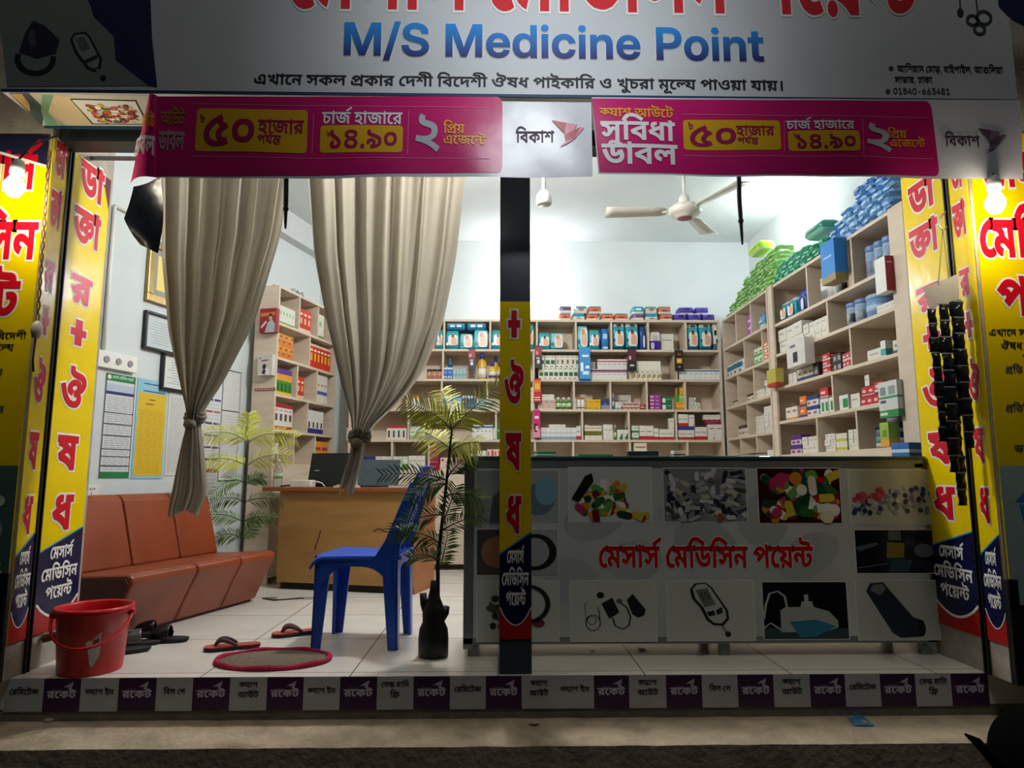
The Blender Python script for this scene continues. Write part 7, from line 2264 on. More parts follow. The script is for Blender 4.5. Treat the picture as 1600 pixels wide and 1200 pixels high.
# ---- back unit, top tier (nappies)
R(UB, 0, 681, 692, 1, 514, 'diaper', 'turquoise nappy pack half hidden behind the right edge of the curtain', **PK)
R(UB, 0, 696, 717, 1, 515, 'diaper', 'turquoise nappy pack standing left in the bay right of the curtain', **PK)
R(UB, 0, 718, 739, 1, 520, 'diaper2', 'pale turquoise nappy pack in the middle of the bay right of the curtain', **PK)
R(UB, 0, 740, 763, 1, 514, 'diaper2', 'turquoise nappy pack standing right in the bay right of the curtain', **PK)
for (a, b, lab) in ((697, 727, 'blue nappy pack lying over the left pack in the bay by the curtain'), (729, 760, 'blue nappy pack lying over the right pack in the bay by the curtain')):
    R(UB, 0, a, b, 1, 503, 'diaper_top', lab, ybase=513.5, **PK)
R(UB, 0, 768, 787, 1, 514, 'diaper', 'turquoise nappy pack directly left of the black post', **PK)
R(UB, 0, 825, 835, 1, 505, 'diaper', 'narrow turquoise nappy pack directly right of the black post', **PK)
R(UB, 0, 842, 860, 1, 518, 'diaper', 'left of two turquoise nappy packs in the first full bay right of the post', **PK)
R(UB, 0, 861, 881, 1, 519, 'diaper2', 'right of two nappy packs in the first full bay right of the post', **PK)
R(UB, 0, 902.5, 920, 1, 508, 'diaper2', 'pale nappy pack at the left of the bay above the blue card box', **PK)
R(UB, 0, 921, 938, 1, 514, 'diaper', 'dark turquoise nappy pack in the bay above the blue card box', **PK)
R(UB, 0, 941, 952, 1, 512, 'bluepack', 'slim bright blue pack at the right of the bay above the blue card box', **PK)
R(UB, 0, 958.5, 978, 1, 503, 'diaper_w', 'tall nappy pack with a white carry strip, left of the slim navy pack', **PK)
R(UB, 0, 979, 999.5, 1, 503, 'diaper_w', 'tall nappy pack with a white carry strip, touching the slim navy pack', **PK)
R(UB, 0, 1001, 1010, 1, 508, 'navypack', 'slim navy pack beside two tall nappy packs', **PK)
R(UB, 0, 1015, 1034, 1, 517, 'purplebag', 'white and purple bag in the bay with the white carton', kind='pack', name='cotton_bag', cat='bag', d=0.12, rec=0.03)
R(UB, 0, 1036, 1056, 1, 519, 'white', 'plain white carton behind the white and purple bag', name='medicine_carton', cat='medicine carton', d=0.1, rec=0.08)
R(UB, 0, 1075, 1094, 1, 505, 'diaper_w', 'left of two tall nappy packs at the right end of the back shelf', **PK)
R(UB, 0, 1095, 1115, 1, 505, 'diaper_w', 'right of two tall nappy packs at the right end of the back shelf', **PK)
R(UB, 0, 1117, 1126, 1, 503, 'whiteblack', 'white pack with black patches in the back right corner of the shelf', **PK)

# ---- packs lying on top of the back unit
style('pad_orange', '#d2693f', [(0.0, 0.22, '#e3ddd3'), (0.72, 1.0, '#6f7276')], [(0.3, 0.68, 0.3, 0.5, '#8f3a22')])
style('pad_white', '#dcdcd9', [(0.55, 1.0, '#2f7f93')], [(0.3, 0.65, 0.2, 0.4, '#7a8f96')])
style('pad_maroon', '#dcd8d8', [(0.4, 0.75, '#6f3358'), (0.75, 1.0, '#4f7f86')], [(0.1, 0.3, 0.45, 0.6, '#cfa8b8')])
style('pad_grey', '#d5d5d3', [(0.68, 1.0, '#6f8a86')], [(0.3, 0.7, 0.35, 0.6, '#8f6a78')])
style('pad_teal', '#2f98a8', [(0.0, 0.25, '#d9dfdf')], [(0.2, 0.7, 0.4, 0.7, '#dfe6e6')])
style('pad_purple', '#4a3aa5', [(0.0, 0.12, '#d5d2df'), (0.84, 1.0, '#cfcadb')], [(0.35, 0.72, 0.55, 0.75, '#241a5a')])
zt = bz_[0] + 0.001
TOP = [(873.5, 893, 500, 488, 'pad_orange', 0.04), (895, 915, 500, 487, 'pad_white', 0), (916, 935.5, 500, 490, 'pad_orange', 0), (940, 960, 500, 489, 'pad_orange', 0), (961, 983, 500, 490, 'pad_orange', 0),
       (988, 1008, 500, 489, 'pad_maroon', 0), (1009, 1030, 500, 489, 'pad_white', 0), (1032, 1053, 500, 490, 'pad_orange', 0),
       (874, 894, 488, 476, 'pad_maroon', -0.12), (899, 919, 487, 476, 'pad_grey', -0.08), (920, 941.5, 489, 477, 'pad_orange', -0.04), (990, 1009, 489, 477, 'pad_teal', -0.1), (1010, 1029, 489, 477, 'pad_grey', 0), (1030, 1051, 489, 477, 'pad_orange', 0),
       (1053.5, 1075, 502, 489, 'pad_purple', 0.03), (1076, 1098, 505, 491, 'pad_purple', 0.08), (1099, 1119, 500, 488, 'pad_purple', -0.05), (1063, 1087, 489, 477, 'pad_purple', 0.02), (1089, 1110, 490, 476, 'pad_purple', -0.2)]
LB = {'pad_orange': 'orange and white pack', 'pad_white': 'white and teal pack', 'pad_maroon': 'maroon and white pack', 'pad_grey': 'grey and white pack', 'pad_teal': 'teal pack', 'pad_purple': 'purple pack'}
prev = {}
for x0, x1, yb, yt, st, rz in TOP:
    w = UB.ux(x1, zt) - UB.ux(x0, zt)
    low = yb > 495
    zb = zt if low else zt + 0.068
    me = box_mesh(st, w - 0.004, 0.17, 0.066, 'pack')
    side = 'in the left stack' if x0 < 984 else ('in the middle stack' if x0 < 1052 else 'in the right stack')
    o = item('sanitary_pack', '', 'sanitary pack', me, UB.w(UB.ux(x0, zt) + 0.002, 0.02 if low else 0.03, zb), 0)
    prev.setdefault((st, side, low), []).append(o)
for (st, side, low), os_ in prev.items():
    lab = '%s %s on the back unit top, %s layer' % (LB[st], side, 'lower' if low else 'upper')
    if len(os_) > 1:
        names = [place_word(k, len(os_), 0, 1) for k in range(len(os_))]
    else:
        names = ['']
    for o, nn in zip(os_, names):
        tag(o, (nn + ' ' + lab).strip(), None, 'sanitary packs on the back shelf')

# ---- back unit, second tier
R(UB, 1, 666, 691, 3, 576, 'dark_jar', 'small pinkish jar with a dark lid beside the blue bottle', name='medicine_jar', cat='jar', kind='jar', rec=0.03)
R(UB, 1, 692, 707, 2, 574, 'bluebox2', 'blue and white carton under the teal bottle, right of the dark lid jars', d=0.06)
R(UB, 1, 699, 707, 1, 560, 'teal_bottle', 'teal bottle standing on the blue cartons near the curtain', name='medicine_bottle', cat='bottle', kind='bottle', ybase=573.6, rec=0.02)
R(UB, 1, 708, 728, 4, 576, 'aqua', 'pale aqua carton in the row beside the blue cartons', d=0.05)
R(UB, 1, 732, 743, 1, 546, 'dark_red', 'black and red hanging box in front of the yellow oil bottles', rec=-0.035, d=0.03, ybase=578)
R(UB, 1, 745, 761, 1, 550, 'oil', 'large yellow oil bottle with a blue cap left of the black post', name='oil_bottle', cat='bottle', kind='bottle', rec=0.02)
R(UB, 1, 768, 780, 1, 553, 'oil', 'yellow oil bottle behind the two small ones at the black post', name='oil_bottle', cat='bottle', kind='bottle', rec=0.12)
R(UB, 1, 763, 789, 2, 565, 'oil_small', 'small yellow oil bottle with a blue cap at the black post', name='oil_bottle', cat='bottle', kind='bottle', rec=0.02)
R(UB, 1, 826, 832, 1, 578, 'white_tall', 'small white carton at the right edge of the black post', d=0.05)
R(UB, 1, 836, 846, 1, 541, 'dark_red', 'black and red hanging box right of the black post', rec=-0.035, d=0.03, ybase=576)
GL = 'white carton with a green leaf in the upper row left of the blue card box'
zr = None
R(UB, 1, 842, 904, 8, 574, 'greenleaf', 'green leaf carton in the lower row left of the blue card box', d=0.05)
zb = UB.zy(870, 574) + 0.001
for x0, x1, n, st, lab in ((845, 851, 1, 'greenleaf', 'dark green leaf carton at the left end of the upper carton row'), (852, 868, 2, 'greenleaf', 'white carton with a green leaf in the upper row, left part'), (869, 875, 1, 'brownleaf', 'narrow cream carton between green and brown leaf cartons in the upper row'),
                           (875, 900, 3, 'brownleaf', 'white carton with a brown leaf in the upper row'), (900, 904, 1, 'greenleaf', 'green carton edge beside the blue card box in the upper row')):
    R(UB, 1, x0, x1, n, 555, st, lab, d=0.05, base=zb)
R(UB, 1, 905, 922, 1, 544, 'blue_card', 'tall bright blue card box with white stripes hanging over the shelf edge', name='card_box', cat='card box', rec=-0.04, d=0.035, ybase=597)
R(UB, 1, 923, 980, 7, 576.5, 'white_purple', 'carton with a purple top band, lower row right of the blue card box', d=0.05)
zb = UB.zy(950, 576.5) + 0.001
R(UB, 1, 934, 980, 6, 561, 'white_red', 'carton with a red stripe, upper row right of the blue card box', d=0.05, base=zb)
R(UB, 1, 925, 932, 1, 563, 'cream_plain', 'narrow cream carton standing behind the purple top cartons', d=0.04, rec=0.08, base=zb)
R(UB, 1, 981, 993, 1, 545, 'dark_maroon', 'black and maroon hanging box in the middle of the back shelf', rec=-0.035, d=0.03, ybase=580.5)
R(UB, 1, 982, 985, 1, 580, 'cream_gold', 'gold printed carton edge under the black and maroon box', d=0.04, rec=0.05)
R(UB, 1, 986, 1034, 6, 580, 'cream_gold', 'cream carton with gold ornaments in the lower row', d=0.05)
zb = UB.zy(1010, 580) + 0.001
R(UB, 1, 995, 1033, 1, 564, 'cream_plain', 'wide plain cream carton on the gold ornament row', d=0.05, base=zb, name='medicine_carton', cat='medicine carton')
R(UB, 1, 1054, 1066.5, 1, 548, 'dark_gold', 'black hanging box with a golden circle', rec=-0.035, d=0.03, ybase=580)
R(UB, 1, 1062, 1126, 8, 577, 'white_blue', 'carton with a dark blue top band, right end row of second shelf', d=0.06)
# ---- third tier
R(UB, 2, 646, 654, 2, 618, 'orange_cap', 'slim orange topped carton at the curtain edge', d=0.05)
R(UB, 2, 670, 687, 4, 622, 'pinkish', 'slim pinkish carton behind the yellow palm leaf', d=0.05)
R(UB, 2, 691, 707, 2, 618, 'blue_milk', 'blue milk carton at the left of the row behind the palm', d=0.05)
R(UB, 2, 707.5, 722, 1, 619, 'sky_milk', 'sky blue milk carton between blue ones behind the palm', d=0.05)
R(UB, 2, 722.5, 743, 3, 618, 'blue_milk', 'blue milk carton at the right of the row behind the palm', d=0.05)
R(UB, 2, 744, 770, 4, 623, 'aqua', 'pale carton behind the palm tip left of the black post', d=0.05)
R(UB, 2, 826, 833, 1, 605, 'white', 'white carton stack edge at the right side of the black post', d=0.06, rows=2)
R(UB, 2, 834, 845, 1, 592.5, 'red_gold', 'red and orange picture box hanging right of the black post', rec=-0.035, d=0.03, ybase=629)
R(UB, 2, 841, 867, 3, 624.5, 'pinkish', 'pinkish white carton in the row right of the red picture box', d=0.05)
zb = UB.zy(855, 624.5) + 0.001
R(UB, 2, 847, 866, 2, 616, 'white', 'small white carton on top of the pinkish cartons', d=0.04, base=zb)
R(UB, 2, 869, 894, 3, 620, 'gbottle', 'green bottle with a white cap on the third shelf', name='medicine_bottle', cat='bottle', kind='bottle', rec=0.02)
R(UB, 2, 899, 901, 1, 622, 'white', 'narrow white carton beside the orange topped bottles', d=0.04)
R(UB, 2, 902, 914.5, 2, 620, 'orange_cap', 'white bottle with an orange top on the third shelf', name='medicine_bottle', cat='bottle', kind='jar', rec=0.02)
R(UB, 2, 899, 931, 1, 612.5, 'white', 'wide white carton at the back behind the yellow boxes', name='medicine_carton', cat='medicine carton', d=0.04, rec=0.2)
R(UB, 2, 917, 939, 2, 624, 'yellow', 'bright yellow box on the third shelf', d=0.05)
R(UB, 2, 940, 952.5, 1, 622.5, 'navy_photo', 'navy and grey box right of the two yellow boxes', d=0.05)
R(UB, 2, 958, 993, 1, 613, 'white', 'wide white carton at the back behind the small red boxes', name='medicine_carton', cat='medicine carton', d=0.04, rec=0.2)
R(UB, 2, 957.5, 961, 1, 614, 'blue_bottle', 'slim dark blue bottle left of the small red boxes', name='medicine_bottle', cat='bottle', kind='bottle', rec=0.03)
R(UB, 2, 962, 970, 2, 628, 'white_lblue', 'small pale box at the foot of the slim blue bottle', d=0.03)
R(UB, 2, 973, 1000, 4, 634, 'red_small', 'small red and white box in the lower layer on the third shelf', d=0.05, jit=0.01)
zb = UB.zy(985, 634) + 0.002
R(UB, 2, 976, 999, 3, 628.5, 'red_small', 'small red and white box in the upper layer on the third shelf', d=0.05, base=zb, jit=0.01)
R(UB, 2, 1001, 1011, 1, 631, 'red_round', 'round red tin at the end of the small red boxes', name='tin', cat='tin', kind='jar', rec=0.02)
R(UB, 2, 1016, 1034, 1, 617, 'magenta', 'magenta box in the stack left of the green and white boxes', d=0.06, rows=4)
R(UB, 2, 1035.5, 1051, 1, 619, 'green_half', 'green and white box in the stack of two', d=0.06, rows=2)
R(UB, 2, 1057, 1071, 1, 628, 'orangebox', 'orange box at the bottom of the colourful stack', d=0.06)
zb = UB.zy(1064, 628) + 0.001
R(UB, 2, 1057, 1071, 1, 617, 'limebox', 'lime green box in the middle of the colourful stack', d=0.06, base=zb)
zb = UB.zy(1064, 617) + 0.002
R(UB, 2, 1058, 1070, 1, 605.5, 'yellowbox', 'yellow box on top of the colourful stack', d=0.06, base=zb)
R(UB, 2, 1077, 1095, 3, 629, 'dotted', 'dotted white box in the lower layer at the right end of the third shelf', d=0.05)
zb = UB.zy(1086, 629) + 0.001
R(UB, 2, 1078, 1088, 2, 621, 'dotted', 'dotted white box in the upper layer at the right end of the third shelf', d=0.05, base=zb)
# ---- fourth tier
R(UB, 3, 541, 550, 1, 664, 'darkphoto', 'white box with red top and dark picture left of the knotted curtain', d=0.06)
R(UB, 3, 604, 635, 4, 665, 'darkphoto', 'red topped white box with dark picture in the row right of the curtain', d=0.06)
R(UB, 3, 640, 664, 3, 666, 'lgreencard', 'pale green and white carton behind the palm', d=0.06)
R(UB, 3, 665, 674, 1, 667, 'navy_photo', 'navy box behind the yellow palm leaf', d=0.06)
R(UB, 3, 738, 770, 5, 664, 'white_blue', 'white carton with dark top band behind the palm, left of the green box', d=0.06)
R(UB, 3, 771, 786, 1, 661, 'green_half', 'dark green box directly left of the black post', d=0.06)
R(UB, 3, 833, 844, 1, 641, 'pink_lady', 'pink box with a woman\'s portrait hanging right of the black post', rec=-0.035, d=0.03, ybase=684)
R(UB, 3, 845, 901, 7, 668, 'white_lblue', 'carton with a pale blue base in the row right of the pink box', d=0.06)
zb = UB.zy(870, 668) + 0.001
R(UB, 3, 858, 884, 2, 663, 'white', 'flat white box lying on the pale blue carton row', d=0.05, base=zb)
R(UB, 3, 901, 908, 1, 665.5, 'white_redbase', 'narrow white box with a red base beside the divider', d=0.05)
R(UB, 3, 914, 920, 1, 662, 'red_small', 'thin reddish carton at the left of the olive banded boxes', d=0.04, rec=0.08)
R(UB, 3, 914, 941, 3, 665, 'olive', 'cream box with an olive band on the fourth shelf', d=0.06)
R(UB, 3, 943, 958, 2, 663, 'white', 'pale white carton left of the slim green capped bottle', d=0.05)
R(UB, 3, 960, 964, 1, 664, 'gbottle', 'slim white and green bottle left of the green arc boxes', name='medicine_bottle', cat='bottle', kind='bottle')
R(UB, 3, 965, 982, 2, 669, 'green_arc', 'white box with a dark green arc on the fourth shelf', d=0.06)
R(UB, 3, 988, 999, 1, 665, 'white_green', 'white and green box in the stack of two left of the red based cartons', d=0.06, rows=2)
R(UB, 3, 1000, 1022, 2, 665, 'white_redbase', 'white carton with a red base in the middle of the fourth shelf', d=0.06)
R(UB, 3, 1022.5, 1030, 1, 669, 'white_redbase', 'slim white carton with a red base, third from the left', d=0.06)
R(UB, 3, 1031, 1054, 2, 670.5, 'white_redbase', 'lower white carton with a red base left of the divider', d=0.06)
zb = UB.zy(1050, 670.5) + 0.001
R(UB, 3, 1046, 1054, 1, 653.5, 'white_tall', 'upright white carton standing on the lower red based cartons', d=0.05, base=zb)
R(UB, 3, 1061, 1086, 2, 666, 'white_bluered', 'blue topped carton with a red base at the right end of the fourth shelf', d=0.06)
zb = UB.zy(1073, 666) + 0.001
R(UB, 3, 1061, 1076, 2, 647, 'white_redbase', 'white carton with a red base on the blue topped cartons', d=0.06, base=zb)
R(UB, 3, 1077, 1086, 1, 648, 'white_tall', 'white carton with a black line on the blue topped cartons', d=0.06, base=zb)
R(UB, 3, 1087, 1106, 2, 667, 'white_redbase', 'white carton with a red base right of the blue topped cartons', d=0.06)
R(UB, 3, 1107, 1131, 2, 663, 'white_tall', 'large white carton at the right end of the fourth shelf', d=0.06)
zb = UB.zy(1115, 663) + 0.001
R(UB, 3, 1102, 1127, 1, 656, 'crimson', 'flat crimson box lying on the large white cartons', d=0.06, base=zb)
zb = UB.zy(1115, 656) + 0.002
R(UB, 3, 1101, 1126, 3, 648, 'white_tall', 'small white carton in the top row at the right end of the fourth shelf', d=0.06, base=zb)
# ---- fifth tier (between desk and counter)
R(UB, 4, 541, 556, 2, 712, 'lgreencard', 'pale carton on the fifth shelf left of the curtain tail', d=0.06)
R(UB, 4, 567, 585, 2, 713, 'navy_can', 'navy tin box with a golden picture right of the curtain tail', d=0.06)
R(UB, 4, 586, 611, 3, 713, 'grass', 'white carton with green grass print on the fifth shelf', d=0.06)
R(UB, 4, 603, 610, 1, 692, 'gbottle', 'dark green bottle standing behind the grass print cartons', name='medicine_bottle', cat='bottle', kind='bottle', rec=0.12)
R(UB, 4, 614, 628, 2, 713, 'lgreencard', 'pale green carton right of the divider on the fifth shelf', d=0.06)
R(UB, 4, 628.5, 637, 1, 713, 'grass', 'small carton with grass print in the middle of the fifth shelf', d=0.06)
R(UB, 4, 638, 664, 4, 712, 'white', 'white carton in the row left of the crimson boxes', d=0.06)
R(UB, 4, 669, 686, 1, 697, 'crimson', 'crimson box in the stack of two on the fifth shelf', d=0.06, rows=2)
R(UB, 4, 688, 723, 2, 715, 'pinktop', 'pinkish white carton with red patches behind the palm stem', d=0.06)
R(UB, 4, 745, 760, 2, 704, 'white', 'white carton just above the left end of the counter', d=0.06)
R(UB, 4, 761, 783, 2, 702, 'pinktop', 'white and red carton above the counter left of the post', d=0.06)
R(UB, 4, 992, 1012, 1, 690, 'olive', 'pale carton behind the dark grey book', d=0.06)

# ---- left unit
style('greenwhite', '#cfd0bf', [(0.0, 0.12, '#6a8a3a')], [(0.1, 0.5, 0.5, 0.7, '#8aa86a')])
style('redbox', '#c3361f', [(0.0, 0.15, '#d9b9a0')], [(0.25, 0.7, 0.35, 0.6, '#e0b08a'), (0.2, 0.8, 0.72, 0.82, '#e8d2b8')])
style('orange_print', '#d98a2f', [(0.0, 0.5, '#c9782a')], [(0.1, 0.45, 0.3, 0.45, '#6a3a5a'), (0.5, 0.9, 0.7, 0.85, '#6a3a5a')])
style('redyellow', '#c8331f', [(0.9, 1.0, '#d9b9a0')], [(0.3, 0.75, 0.3, 0.62, '#e0b23a'), (0.15, 0.85, 0.7, 0.78, '#e8d9b8')])
style('green_tri', '#3f8a2f', [(0.55, 0.8, '#d99a2f'), (0.8, 1.0, '#5a3a8a'), (0.0, 0.12, '#d9b03a')], [(0.2, 0.7, 0.15, 0.45, '#1f5a22')])
style('white_print', '#d2cfc4', [(0.3, 0.42, '#4a5a9a')], [(0.2, 0.8, 0.6, 0.68, '#c98a5a')])
style('white_egg', '#d9d0c6', [(0.0, 0.14, '#a8262c'), (0.86, 1.0, '#a8262c')], [(0.25, 0.75, 0.35, 0.62, '#4a4444'), (0.15, 0.85, 0.72, 0.78, '#b58a8a')])
style('white_navy', '#d6d3cc', [(0.0, 0.22, '#2f2f7a')], [(0.35, 0.7, 0.25, 0.5, '#1c1c22')])
style('orange_plain', '#d98f3a', [], [(0.1, 0.9, 0.62, 0.75, '#9a3a2a')])
R(UL, 0, 440, 463, 5, 481, 'greenwhite', 'pale carton with a green base on the top shelf of the left unit', d=0.06)
R(UL, 0, 470, 488, 3, 484, 'redbox', 'red upright box on the top shelf of the left unit', d=0.06)
R(UL, 0, 500, 508, 1, 492, 'greenwhite', 'pale carton at the curtain edge on the top shelf of the left unit', d=0.06)
R(UL, 1, 435, 460, 3, 523, 'orange_print', 'orange printed box in the left stack of the left unit', d=0.07, rows=2)
R(UL, 1, 486, 518, 6, 541, 'redyellow', 'red and yellow upright box in the row on the left unit', d=0.06)
R(UL, 2, 434, 458, 4, 577, 'green_tri', 'green and purple upright box on the left unit', d=0.06)
R(UL, 2, 466, 477, 2, 589, 'redbox', 'red upright box in the middle bay of the left unit', d=0.06)
R(UL, 2, 497, 513, 3, 587, 'white_print', 'white and blue printed box at the right bay of the left unit', d=0.06)
R(UL, 3, 430, 459, 4, 632, 'white_egg', 'white and red box with a dark oval on the left unit', d=0.06)
R(UL, 3, 482, 507, 4, 642, 'white_navy', 'white box with a navy base on the left unit', d=0.06)
R(UL, 4, 493, 514, 2, 690, 'orange_plain', 'orange box on the lowest open shelf above the black laptop', d=0.06)
R(UL, 4, 430, 437, 1, 692, 'white_navy', 'white and navy box above the water bottle', d=0.05)
# boxes hung on the side panel of the left unit
style('poster_red', '#8f2026', [(0.86, 1.0, '#a82a2c')], [])
side_d = UL.d


def side_box(label, x0, x1, y0, y1, st, paint):
    n = -UL.u
    P = UL.P + n * 0.003
    p = at_plane(x0, y1, P, UL.u)
    q = at_plane(x1, y0, P, UL.u)
    w, h = abs((q - p).dot(UL.d)), q.z - p.z
    root = thing('display_box', label, 'display box', Vector((p.x, p.y, p.z)), UL.ang - PI / 2)
    m = MB()
    m.box(0, w, -0.045, 0, 0, h, mat(st, 0.5, var=0.05))
    m.build('carton', root)
    m = MB()
    paint(m, lambda u, v, hh: (u * w, -0.0455 - hh, v * h))
    m.build('printed_picture', root)
    return root


def paint1(m, f):
    m.print2d([(0.05, 0.80), (0.95, 0.84), (0.95, 0.70), (0.05, 0.66)], f, 0.001, flat('#c9702a'))
    m.print2d([(0.35, 0.0), (0.95, 0.0), (0.95, 0.35), (0.75, 0.55), (0.5, 0.4)], f, 0.001, flat('#aab0b8'))
    m.print2d(circle(0.68, 0.62, 0.12, 12, 0.11), f, 0.0015, flat('#c99a84'))
    m.print2d([(0.55, 0.64), (0.6, 0.78), (0.75, 0.76), (0.8, 0.6), (0.7, 0.68)], f, 0.002, flat('#2a1a16'))
    m.print2d([(0.1, 0.25), (0.4, 0.5), (0.45, 0.42), (0.15, 0.18)], f, 0.0015, flat('#d9c9c4'))


def paint2(m, f):
    m.print2d([(0.3, 0.02), (0.85, 0.02), (0.8, 0.3), (0.55, 0.42), (0.35, 0.25)], f, 0.001, flat('#e2dfda'))
    m.print2d(circle(0.47, 0.42, 0.13, 12, 0.13), f, 0.0015, flat('#2a2220'))
    m.print2d([(0.3, 0.1), (0.45, 0.35), (0.6, 0.2), (0.5, 0.02)], f, 0.002, flat('#2e2a2c'))
    m.print2d([(0.25, 0.74), (0.75, 0.76), (0.75, 0.70), (0.25, 0.68)], f, 0.001, flat('#8a4a44'))
    m.print2d([(0.12, 0.86), (0.22, 0.87), (0.22, 0.8), (0.12, 0.79)], f, 0.001, flat('#6a5a5a'))


side_box('red display box picturing a man in white on the side of the left unit', 410, 437, 483, 522, '#8f2026', paint1)
side_box('white display box with a small portrait on the side of the left unit', 407, 431, 555, 588, '#c9c2bb', paint2)
m = MB()
p, q = at_plane(398, 611, UL.P - UL.u * 0.003, UL.u), at_plane(430, 607, UL.P - UL.u * 0.003, UL.u)
w = abs((q - p).dot(UL.d))
m.box(0, w, -0.002, 0, 0, 0.02, mat('#8f2a30', 0.6, var=0.1))
for k in range(7):
    m.box(w * (0.05 + 0.13 * k), w * (0.13 + 0.13 * k), -0.0026, -0.002, 0.005, 0.015, flat('#c9b0a8'))
o = m.build('side_sticker', None, (p.x, p.y, p.z))
o.rotation_euler = (0, 0, UL.ang - PI / 2)
tag(o, 'narrow red sticker on the side panel of the left shelf unit', 'sticker')
# wire baskets and cable on top of the left unit
m = MB()
for k in range(9):
    a = k * 0.7
    m.tube(bez((0.02 * k, 0.02, 0.004), (0.02 * k + 0.02 * math.sin(a), 0.05 + 0.02 * math.cos(a * 2), 0.10 + 0.03 * math.sin(a * 3)), (0.03 * k + 0.03, 0.10, 0.006), 8), 0.0022, mat('#5a4038', 0.6), 5)
o = m.build('wire_tangle', None, UL.w(0.30, 0.02, UL.zs[0]))
o.rotation_euler = (0, 0, UL.ang)
tag(o, 'tangle of thin brown wires on top of the left shelf unit', 'wires')
m = MB()
m.tube([(0, 0.04, 0.008), (0.03, 0.08, 0.012), (0.08, 0.05, 0.010), (0.12, 0.07, 0.03), (0.17, 0.06, 0.035), (0.20, 0.04, 0.006)], 0.005, mat('#3a3a3c', 0.5), 6)
o = m.build('cable_coil', None, UL.w(0.02, 0.02, UL.zs[0]))
o.rotation_euler = (0, 0, UL.ang)
tag(o, 'dark cable lying on the front corner of the left shelf unit top', 'cable')

# ---- corner unit on the right (UR)
style('tealwhite', '#cfd3cf', [(0.45, 0.85, '#2a6f8f')], [(0.1, 0.5, 0.1, 0.3, '#6a5a4a')])
style('brownwhite', '#d2cabb', [(0.7, 1.0, '#4a3226')], [(0.2, 0.8, 0.2, 0.4, '#8a7a68')])
style('orangegreen', '#d9613a', [(0.0, 0.2, '#d9d9d2')], [(0.1, 0.5, 0.4, 0.8, '#e8e0d0')])
style('greencart', '#cfd6c4', [(0.0, 0.3, '#4a9a4a'), (0.75, 1.0, '#cfe0c0')], [(0.2, 0.8, 0.4, 0.6, '#3f8a4a')])
style('whiteplain', '#d6d2c6', [], [(0.15, 0.7, 0.55, 0.65, '#9a958a')])
style('pinkpurple', '#b04ab0', [(0.3, 0.4, '#e0c9e0'), (0.65, 0.75, '#e0c9e0')], [])
R(UR, 0, 1141, 1148, 1, 507, 'sky_milk', 'blue and white pack in the first bay of the corner unit', name='nappy_pack', cat='nappy pack', kind='pack', d=0.1, rec=0.06)
R(UR, 0, 1166, 1172, 1, 491, 'pinkpurple', 'purple box in the second bay of the corner unit', d=0.08)
R(UR, 0, 1176, 1184, 1, 490, 'sky_milk', 'white and blue pack leaning in the third bay of the corner unit', name='nappy_pack', cat='nappy pack', kind='pack', d=0.08, rec=0.05)
R(UR, 1, 1132, 1143, 2, 570, 'tealwhite', 'teal and white box in the left bay of the corner unit, second shelf', d=0.06, jit=0.01)
R(UR, 1, 1143.5, 1157, 2, 563, 'tealwhite', 'taller teal and white box in the left bay of the corner unit', d=0.06, jit=0.01)
R(UR, 1, 1157.5, 1161, 1, 560, 'whiteplain', 'slim white carton leaning at the divider of the corner unit', d=0.05)
R(UR, 1, 1176, 1190, 2, 543, 'greencart', 'green and white carton on the second shelf of the corner unit', d=0.06, rows=2)
R(UR, 1, 1191, 1201, 1, 533, 'orangegreen', 'orange box in the stack on the second shelf of the corner unit', d=0.07, rows=3)
R(UR, 2, 1142, 1151, 2, 626, 'brownwhite', 'small dark and white box in the first bay of the third corner shelf', d=0.05, jit=0.012)
R(UR, 2, 1163, 1176, 2, 615, 'brownwhite', 'brown topped carton in the second bay of the third corner shelf', d=0.06, jit=0.01)
R(UR, 2, 1178, 1191, 3, 609, 'whiteplain', 'white carton in the third bay of the third corner shelf', d=0.05, jit=0.01)
R(UR, 2, 1192, 1204, 2, 593, 'whiteplain', 'white box in the stack at the post of the third corner shelf', d=0.06, rows=3, jit=0.01)
R(UR, 3, 1150, 1167, 3, 664, 'brownwhite', 'dark and white box in the heap on the fourth corner shelf', d=0.06, jit=0.012)
R(UR, 3, 1176, 1183, 1, 640, 'limebox', 'green upright box behind the white boxes on the fourth corner shelf', d=0.05, rec=0.14)
R(UR, 3, 1178, 1190, 2, 650, 'whiteplain', 'white carton in the left stack of the fourth corner shelf', d=0.06, rows=3, jit=0.01)
R(UR, 3, 1191, 1206, 2, 634, 'whiteplain', 'white carton in the right stack of the fourth corner shelf', d=0.06, rows=4, jit=0.01)
R(UR, 4, 1197, 1208, 1, 703, 'whiteplain', 'flat white box low at the post above the counter', d=0.06)
# ---- right wall unit (UA)
style('tinblue', '#b9c4cc', [(0, 0, '#6f8fc0')], [(0, 0, 0.06, 0.76, '#8fa8c4'), (0, 0, 0.2, 0.55, '#c9cfd6')])
style('tinwhite', '#d5d9d6', [(0, 0, '#c3cfc9')], [(0, 0, 0.06, 0.76, '#dfe2dd'), (0, 0, 0.15, 0.5, '#8a8f8c')])
style('tub', '#6f93bf', [(0, 0, '#8fadd0')], [(0, 0, 0.3, 0.55, '#a8c0dc')])
R(UA, 0, 1213, 1236, 2, 469, 'diaper_w', 'nappy pack with a white carry strip on the top shelf of the right unit', ** dict(PK, d=0.11))
R(UA, 0, 1240, 1252, 1, 452, 'navypack', 'dark blue pack beside the nappy packs of the right unit', ** PK)
R(UA, 0, 1270, 1300, 3, 428, 'tinwhite', 'white round tin in the row left of the tall blue box', name='milk_tin', cat='tin', kind='jar', rec=0.04)
